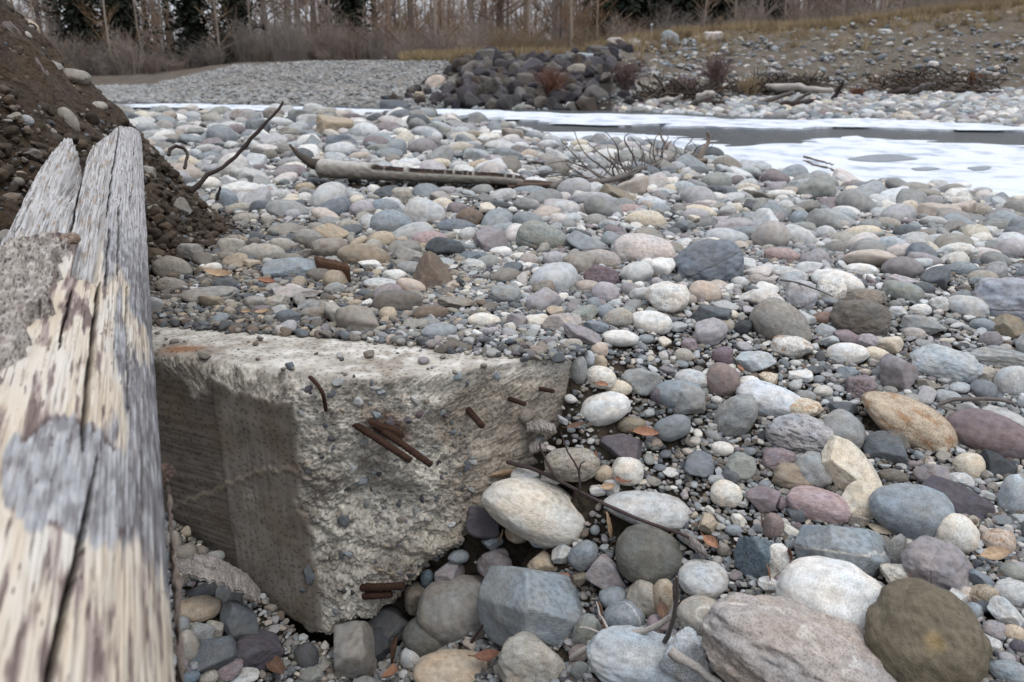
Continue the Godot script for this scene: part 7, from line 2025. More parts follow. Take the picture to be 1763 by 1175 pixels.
	rock("pebble", Vector3(0.9101, -0.7006, -15.4371), Vector3(0.1708, 0.0924, 0.1025), -0.0589, 0, "egg", "tan", 7012, 4, "", "tan cobble close to the ice")
	rock("pebble", Vector3(-0.7776, -0.4025, -1.5636), Vector3(0.015, 0.0122, 0.0139), 0.4615, 0, "egg", "grey", 2443, 3, "", "tiny grey pebble pressed against the log")
	rock("pebble", Vector3(-0.6986, -0.4432, -1.5262), Vector3(0.0149, 0.0119, 0.0137), 0.4293, 0, "egg", "taupe", 7829, 3, "", "tiny taupe round pebble in front of the concrete block")
	rock("pebble", Vector3(-0.7445, -0.4172, -1.5622), Vector3(0.0126, 0.0126, 0.0126), 0.4447, 0, "rnd", "tan", 1981, 3, "", "tiny tan pebble near the concrete block, towards the log")


func build_things() -> void:
	twig("twig", "purple_twig", "long purple-brown twig lying across the half-buried pale stone", "twig", [[[Vector3(-0.0108, -0.2143, -1.519), Vector3(0.0474, -0.2116, -1.4793), Vector3(0.0945, -0.2113, -1.4333), Vector3(0.1623, -0.2213, -1.3806), Vector3(0.2115, -0.2235, -1.3367), Vector3(0.2659, -0.228, -1.2954), Vector3(0.3246, -0.2416, -1.2833), Vector3(0.3409, -0.2521, -1.286), Vector3(0.3664, -0.2536, -1.2753)], 0.0042, 0.0026], [[Vector3(0.0945, -0.2113, -1.4333), Vector3(0.0765, -0.1876, -1.4439), Vector3(0.0624, -0.1609, -1.4531), Vector3(0.0562, -0.1373, -1.4597)], 0.003, 0.0015], [[Vector3(0.1361, -0.2136, -1.398), Vector3(0.1331, -0.1724, -1.3999), Vector3(0.1209, -0.1511, -1.4011), Vector3(0.1089, -0.1272, -1.4054), Vector3(0.095, -0.0921, -1.4129)], 0.003, 0.0012], [[Vector3(0.1331, -0.1724, -1.3999), Vector3(0.1351, -0.1554, -1.3969), Vector3(0.1423, -0.1462, -1.3936)], 0.002, 0.001]])
	twig("twig", "pale_twig", "pale forked twig in front of the round blue-grey cobble", "twig", [[[Vector3(0.1037, -0.3884, -1.1271), Vector3(0.1305, -0.3569, -1.1103), Vector3(0.1665, -0.3315, -1.1072), Vector3(0.1992, -0.3175, -1.1052), Vector3(0.2245, -0.3067, -1.0995), Vector3(0.2481, -0.2865, -1.0897), Vector3(0.2624, -0.2704, -1.0844), Vector3(0.2678, -0.2581, -1.0913), Vector3(0.2681, -0.238, -1.0881)], 0.006, 0.004], [[Vector3(0.1665, -0.3315, -1.1072), Vector3(0.1416, -0.3322, -1.1279), Vector3(0.1177, -0.3324, -1.1368)], 0.003, 0.0015], [[Vector3(0.1863, -0.323, -1.1069), Vector3(0.1721, -0.3191, -1.1022)], 0.003, 0.002], [[Vector3(0.1678, -0.3309, -1.1189), Vector3(0.1539, -0.3169, -1.1528), Vector3(0.1504, -0.3184, -1.187)], 0.003, 0.0012]])
	twig("twig", "grey_twig", "grey split stick standing up beside the round ringed stone", "twig", [[[Vector3(0.2551, -0.3235, -1.0881), Vector3(0.2584, -0.2721, -1.0623), Vector3(0.2564, -0.213, -1.0363), Vector3(0.2538, -0.1741, -1.0241), Vector3(0.2458, -0.1275, -0.9997)], 0.0048, 0.0025], [[Vector3(0.2572, -0.2126, -1.0406), Vector3(0.2517, -0.175, -1.035), Vector3(0.2494, -0.156, -1.0314)], 0.004, 0.002]])
	twig("stick", "pale_twig", "smooth pale grey stick beside the rough pinkish boulder", "stick", [[[Vector3(0.247, -0.277, -1.0131), Vector3(0.2697, -0.2823, -0.9945), Vector3(0.2924, -0.2875, -0.9758), Vector3(0.3227, -0.2946, -0.951)], .0085, .006]])
	twig("twig", "grey_twig", "thin grey twig lying behind the purple-pink boulder", "twig", [[[Vector3(0.8942, -0.0834, -1.5287), Vector3(0.9189, -0.0732, -1.5241), Vector3(0.9447, -0.0642, -1.5138), Vector3(1.0054, -0.063, -1.5059), Vector3(1.0302, -0.0708, -1.5107), Vector3(1.0568, -0.0866, -1.5257)], 0.005, 0.003]])
	twig("twig", "grey_twig", "fine brown twig across the hollowed white chunk by the long white stone", "twig", [[[Vector3(0.7209, 0.0386, -2.071), Vector3(0.7555, 0.0409, -2.0327), Vector3(0.7861, 0.039, -1.9725), Vector3(0.831, 0.0194, -1.9765)], 0.003, 0.0015]])
	twig("twig", "purple_twig", "short dark twig in front of the speckled olive-tan stone", "twig", [[[Vector3(-0.0804, -0.4902, -1.2845), Vector3(-0.068, -0.464, -1.2788), Vector3(-0.0553, -0.4277, -1.2603)], 0.004, 0.002]])
	twig("twig", "purple_twig", "short purple twig behind the flat-topped faceted boulder", "twig", [[[Vector3(0.1148, -0.3628, -1.323), Vector3(0.1262, -0.3604, -1.2948), Vector3(0.1387, -0.367, -1.2823)], 0.003, 0.0015]])
	twig("stick", "dark_twig", "dark bent stick leaning out of the foot of the dirt bank", "stick", [[[Vector3(-1.1447, 0.152, -2.85), Vector3(-1.1078, 0.1941, -2.9), Vector3(-1.0632, 0.2207, -2.95), Vector3(-1.0176, 0.2607, -3), Vector3(-0.964, 0.3173, -3.02), Vector3(-0.9183, 0.3669, -3.05), Vector3(-0.8838, 0.4086, -3.08), Vector3(-0.8552, 0.447, -3.1)], .009, .005]])
	twig("root", "dark_twig", "hooped brown root arching out of the dirt bank", "root", [[[Vector3(-1.2284, 0.2721, -2.9), Vector3(-1.2276, 0.2902, -2.92), Vector3(-1.2217, 0.2993, -2.95), Vector3(-1.1967, 0.2973, -2.95), Vector3(-1.1678, 0.2861, -2.92), Vector3(-1.1579, 0.2721, -2.9), Vector3(-1.1473, 0.2537, -2.85), Vector3(-1.1362, 0.238, -2.8)], .006, .005]])
	twig("stick", "dark_twig", "short black peg at the foot of the dirt bank", "stick", [[[Vector3(-1.0904, 0.1043, -2.95), Vector3(-1.0827, 0.1321, -2.95), Vector3(-1.0736, 0.1533, -2.95)], .006, .004]])
	twig("roots", "grey_twig", "grey rootlets trailing down the face of the dirt bank", "roots", [[[Vector3(-1.6971, 0.7098, -2.8596), Vector3(-1.6725, 0.6827, -2.8609), Vector3(-1.6297, 0.6404, -2.8324), Vector3(-1.6095, 0.6149, -2.8492), Vector3(-1.572, 0.5783, -2.8179), Vector3(-1.528, 0.5369, -2.769), Vector3(-1.5017, 0.5101, -2.7497)], .010, .004], [[Vector3(-1.7027, 0.7109, -2.8887), Vector3(-1.6779, 0.6836, -2.8901), Vector3(-1.6346, 0.6408, -2.8612), Vector3(-1.6142, 0.6151, -2.8784), Vector3(-1.5762, 0.578, -2.8466), Vector3(-1.5318, 0.5363, -2.7969), Vector3(-1.5051, 0.5092, -2.7772)], .010, .004], [[Vector3(-1.6926, 0.7089, -2.8357), Vector3(-1.6682, 0.682, -2.8369), Vector3(-1.6258, 0.64, -2.8088), Vector3(-1.6057, 0.6148, -2.8253), Vector3(-1.5685, 0.5784, -2.7944), Vector3(-1.525, 0.5375, -2.7463), Vector3(-1.4988, 0.5109, -2.7272)], .010, .004]])
	leaf(Vector3(0.1987, -0.278, -1.3701), 0.0662, 1.57, true, "tan_leaf", 124, "upright tan leaf against the half-buried pale stone")
	leaf(Vector3(0.0793, -0.3117, -1.4175), 0.0437, 0, false, "rust_leaf", 978, "rust leaf on the near edge of the cream-white oval stone")
	leaf(Vector3(-0.0172, -0.2449, -1.514), 0.065, 3.24, false, "tan_leaf", 996, "curled tan leaf behind the cream-white oval stone")
	leaf(Vector3(0.2274, -0.2098, -1.4331), 0.039, 0, false, "rust_leaf", 545, "rust leaf in front of the small round off-white stone")
	leaf(Vector3(-0.0474, -0.4787, -1.2327), 0.0522, 0.06, false, "rust_leaf", 165, "curled rust leaf behind the orange-cream smooth stone")
	leaf(Vector3(-0.2479, -0.5937, -1.385), 0.0648, 1.57, true, "brown_leaf", 122, "brown leaf standing beside the taupe-grey blocky stone")
	leaf(Vector3(-0.25, -0.595, -1.3111), 0.0622, 4.62, false, "orange_leaf", 501, "orange leaf at the foot of the taupe-grey blocky stone")
	leaf(Vector3(0.169, -0.3744, -1.242), 0.035, 1.57, true, "orange_leaf", 790, "orange leaf beside the round blue-grey cobble")
	leaf(Vector3(0.2694, -0.331, -1.1748), 0.0413, 4.64, false, "brown_leaf", 451, "brown leaf under the tall tan oval cobble")
	leaf(Vector3(-0.1826, -0.5546, -1.3109), 0.0263, 1.57, true, "orange_leaf", 159, "small orange leaf standing by the speckled olive-tan stone")
	leaf(Vector3(0.1043, -0.3751, -1.3386), 0.0265, 0, false, "orange_leaf", 780, "small orange leaf by the splintery tan stone")
	leaf(Vector3(-0.0209, -0.3646, -1.467), 0.0304, 1.57, true, "tan_leaf", 961, "small tan leaf beside the round scratched tan cobble")
	leaf(Vector3(0.1726, -0.3739, -1.1916), 0.0404, 1.57, true, "brown_leaf", 581, "brown leaf behind the pale blue oval cobble with white rim")
	leaf(Vector3(0.1776, -0.1787, -1.4697), 0.0358, 1.57, true, "rust_leaf", 616, "rust leaf behind the smooth speckled tan-grey stone")
	leaf(Vector3(0.1951, -0.2237, -1.4271), 0.0328, 0, false, "tan_leaf", 322, "thin tan leaf between two tiny pale pebbles near the long twig")
	leaf(Vector3(0.37, -0.2492, -1.2688), 0.0394, 5.18, false, "orange_leaf", 664, "orange leaf at the tip of the long purple twig")
	leaf(Vector3(0.4491, -0.2427, -1.1692), 0.0368, 1.57, true, "orange_leaf", 625, "orange leaf beside the white upright stone")
	leaf(Vector3(0.6509, -0.201, -1.0876), 0.0349, 1.57, true, "brown_leaf", 332, "brown leaf beside the split mauve-grey boulder")
	leaf(Vector3(0.3546, -0.2959, -1.0888), 0.0454, 1.18, false, "orange_leaf", 253, "large orange leaf in front of the round ringed stone")
	leaf(Vector3(0.4303, -0.2595, -1.1124), 0.0389, 0, false, "tan_leaf", 856, "tan leaf just behind the rough pinkish boulder")
	leaf(Vector3(0.7896, -0.1638, -1.1074), 0.0477, 0, false, "tan_leaf", 669, "tan leaf under the round banded tan and grey cobble")
	leaf(Vector3(0.4669, -0.2087, -1.2852), 0.0223, 1.57, true, "rust_leaf", 45, "small rust leaf beside the small mauve-brown upright cobble")
	leaf(Vector3(0.394, -0.2746, -1.12), 0.0307, 0, false, "rust_leaf", 192, "slim rust leaf near the small lilac flake")
	leaf(Vector3(0.2793, -0.1425, -1.5051), 0.057, 0, false, "orange_leaf", 81, "orange leaf resting on the dark mauve blocky stone")
	leaf(Vector3(0.1931, -0.0618, -1.58), 0.0286, 0, false, "orange_leaf", 667, "small orange leaf under the plump pale tan cobble")
	leaf(Vector3(0.1339, -0.1237, -1.5061), 0.0421, 0, false, "brown_leaf", 191, "brown leaf by the concrete block's lower edge")
	leaf(Vector3(-0.812, 0.035, -2.13), 0.0835, 0, false, "tan_leaf", 971, "greenish tan leaf behind the two small pebbles by the two-toned slab")
	leaf(Vector3(-0.6563, 0.035, -2.0541), 0.0511, 0, false, "orange_leaf", 924, "bright orange leaf in front of the two-toned slab")
	leaf(Vector3(-0.5859, 0.035, -1.788), 0.0399, 0, false, "tan_leaf", 637, "tan leaf in front of the grey-tan rounded block")
	leaf(Vector3(-0.6279, 0.035, -1.7958), 0.0305, 5.88, false, "tan_leaf", 972, "pale tan leaf in front of the small taupe-grey cobble")
	leaf(Vector3(-0.6825, -0.421, -1.4166), 0.0309, 1.71, false, "rust_leaf", 655, "rust leaf in the shade under the bark slab")
	leaf(Vector3(-0.483, -0.5664, -1.3073), 0.0652, 5.47, false, "brown_leaf", 422, "brown leaf in the hollow under the concrete block")
	leaf(Vector3(0.5125, -0.0609, -1.6664), 0.0305, 1.84, false, "orange_leaf", 874, "orange leaf behind the mauve-brown upright stone")
	leaf(Vector3(0.4943, -0.2258, -1.1973), 0.0306, 1.57, true, "rust_leaf", 478, "rust leaf between the white upright stone and the veined faceted boulder")
	melt_pool(PackedVector2Array([Vector2(4.2833, 8.6073), Vector2(4.2722, 8.5232), Vector2(4.1668, 8.4473), Vector2(4.0004, 8.3704), Vector2(3.8524, 8.3046), Vector2(3.7428, 8.2779), Vector2(3.6382, 8.3102), Vector2(3.5439, 8.3956), Vector2(3.5202, 8.5049), Vector2(3.5911, 8.6073), Vector2(3.6972, 8.6929), Vector2(3.7809, 8.7732), Vector2(3.8679, 8.8574), Vector2(4.0069, 8.9319), Vector2(4.1646, 8.9628), Vector2(4.2548, 8.9254), Vector2(4.2629, 8.8294), Vector2(4.2605, 8.7121)]))
	melt_pool(PackedVector2Array([Vector2(4.6039, 7.772), Vector2(4.5565, 7.7197), Vector2(4.5266, 7.6847), Vector2(4.4967, 7.6598), Vector2(4.4489, 7.6374), Vector2(4.3969, 7.6207), Vector2(4.3685, 7.6226), Vector2(4.3678, 7.6531), Vector2(4.376, 7.7086), Vector2(4.3852, 7.772), Vector2(4.409, 7.825), Vector2(4.4566, 7.8612), Vector2(4.5135, 7.8875), Vector2(4.5628, 7.9113), Vector2(4.6057, 7.9292), Vector2(4.6468, 7.9272), Vector2(4.6695, 7.8945), Vector2(4.6526, 7.8364)]))
	melt_pool(PackedVector2Array([Vector2(4.0961, 7.7286), Vector2(4.0489, 7.696), Vector2(4.0008, 7.6674), Vector2(3.9613, 7.6384), Vector2(3.9151, 7.6127), Vector2(3.8589, 7.6011), Vector2(3.8179, 7.6125), Vector2(3.8122, 7.6453), Vector2(3.826, 7.6883), Vector2(3.8313, 7.7286), Vector2(3.8319, 7.7614), Vector2(3.8579, 7.7907), Vector2(3.9177, 7.8208), Vector2(3.9839, 7.8478), Vector2(4.0312, 7.8601), Vector2(4.0652, 7.8481), Vector2(4.0974, 7.8136), Vector2(4.1147, 7.7693)]))
	ice_shelf(PackedVector2Array([Vector2(2.2586, 9.1839), Vector2(2.4514, 9.7004), Vector2(2.6693, 9.8589), Vector2(3.0209, 9.9988), Vector2(3.4068, 10.1426), Vector2(3.6618, 10.2408), Vector2(3.9526, 10.4943), Vector2(4.2524, 10.815), Vector2(4.5206, 11.0971), Vector2(4.7021, 11.2139), Vector2(4.7407, 10.9825), Vector2(4.8087, 10.6523), Vector2(4.9428, 10.4943), Vector2(5.1215, 10.4426), Vector2(5.3233, 10.2408), Vector2(5.5676, 10.0943), Vector2(5.827, 9.9051), Vector2(6.0808, 9.6781), Vector2(6.8281, 8.9761), Vector2(4.3855, 4.8814), Vector2(3.7806, 5.3244), Vector2(3.8387, 5.9785), Vector2(3.4977, 6.0682), Vector2(3.2689, 6.4033), Vector2(2.8906, 6.5578), Vector2(2.6688, 6.8317), Vector2(2.4087, 7.067), Vector2(2.208, 7.8013)]), "broad white ice shelf over the near side of the river")
	ice_shelf(PackedVector2Array([Vector2(-1.9771, 16.1966), Vector2(-1.8854, 16.9548), Vector2(-1.5209, 17.43), Vector2(-1.0135, 17.2916), Vector2(-0.3408, 16.6945), Vector2(0.2889, 16.1966), Vector2(0.8193, 15.9585), Vector2(1.5659, 15.7843), Vector2(2.2968, 15.6138), Vector2(3.2193, 15.3375), Vector2(3.5265, 14.3217), Vector2(4.296, 14.3694), Vector2(4.9213, 14.1806), Vector2(5.9308, 14.3217), Vector2(6.8071, 13.9966), Vector2(7.4605, 13.3461), Vector2(7.9439, 12.7521), Vector2(8.6587, 11.8688), Vector2(8.112, 11.0971), Vector2(7.5718, 12.1382), Vector2(6.8979, 12.3127), Vector2(6.0422, 12.3839), Vector2(5.5872, 12.7143), Vector2(5.1731, 12.8283), Vector2(4.6831, 12.7521), Vector2(4.2296, 12.3127), Vector2(4.0376, 12.4559), Vector2(3.4561, 12.7521), Vector2(2.8675, 12.8668), Vector2(2.3281, 12.8283), Vector2(2.612, 13.3461), Vector2(2.4417, 13.4715), Vector2(1.953, 13.2231), Vector2(1.6787, 13.0624), Vector2(1.1797, 13.4715), Vector2(0.6944, 13.4715), Vector2(0.3228, 14.2273), Vector2(-0.1261, 14.8635), Vector2(-0.6473, 14.5631), Vector2(-1.0234, 14.9664), Vector2(-1.4558, 15.7843)]), "long white ice strip along the far shore of the river")
	ice_shelf(PackedVector2Array([Vector2(0.771, 11.6424), Vector2(0.9779, 11.7708), Vector2(1.1703, 11.7063), Vector2(1.2435, 11.3332), Vector2(1.5132, 11.0971), Vector2(1.7378, 10.6523), Vector2(1.8551, 10.2905), Vector2(1.6816, 9.7004), Vector2(1.3141, 9.5901), Vector2(0.9978, 9.9284), Vector2(0.7747, 10.167), Vector2(0.7309, 10.815)]), "small white ice patch behind the dead branch")
	ice_shelf(PackedVector2Array([Vector2(-8.5225, 18.7372), Vector2(-7.8736, 19.3461), Vector2(-6.0184, 18.6199), Vector2(-4.0198, 17.8375), Vector2(-2.8923, 17.2164), Vector2(-2.8048, 16.5434), Vector2(-3.7752, 16.7304), Vector2(-5.5733, 17.2164), Vector2(-7.3137, 17.9453), Vector2(-8.1797, 18.0543)]), "thin white ice strip at the far bend before the gravel bar")
	twig("branch", "bark_brown", "brown branch frozen into the near ice shelf", "branch", [[[Vector3(2.9679, -0.395, -8.2984), Vector3(2.9877, -0.395, -8.0692), Vector3(3.0121, -0.395, -7.8669), Vector3(3.0243, -0.395, -7.6452), Vector3(3.0275, -0.395, -7.5319)], .016, .008], [[Vector3(3.0179, -0.36, -8.3784), Vector3(3.0377, -0.36, -8.1492), Vector3(3.0621, -0.36, -7.9469), Vector3(3.0743, -0.36, -7.7252)], .012, .006]])
	fallen_log([Vector3(-1.1007, 0.0278, -4.5), Vector3(-1.0397, 0.0214, -4.5), Vector3(-0.911, 0.0118, -4.5), Vector3(-0.782, 0.0054, -4.5), Vector3(-0.5883, -0.0074, -4.5), Vector3(-0.3293, -0.0202, -4.5), Vector3(-0.1023, -0.0298, -4.5), Vector3(0.0764, -0.0459, -4.5)])
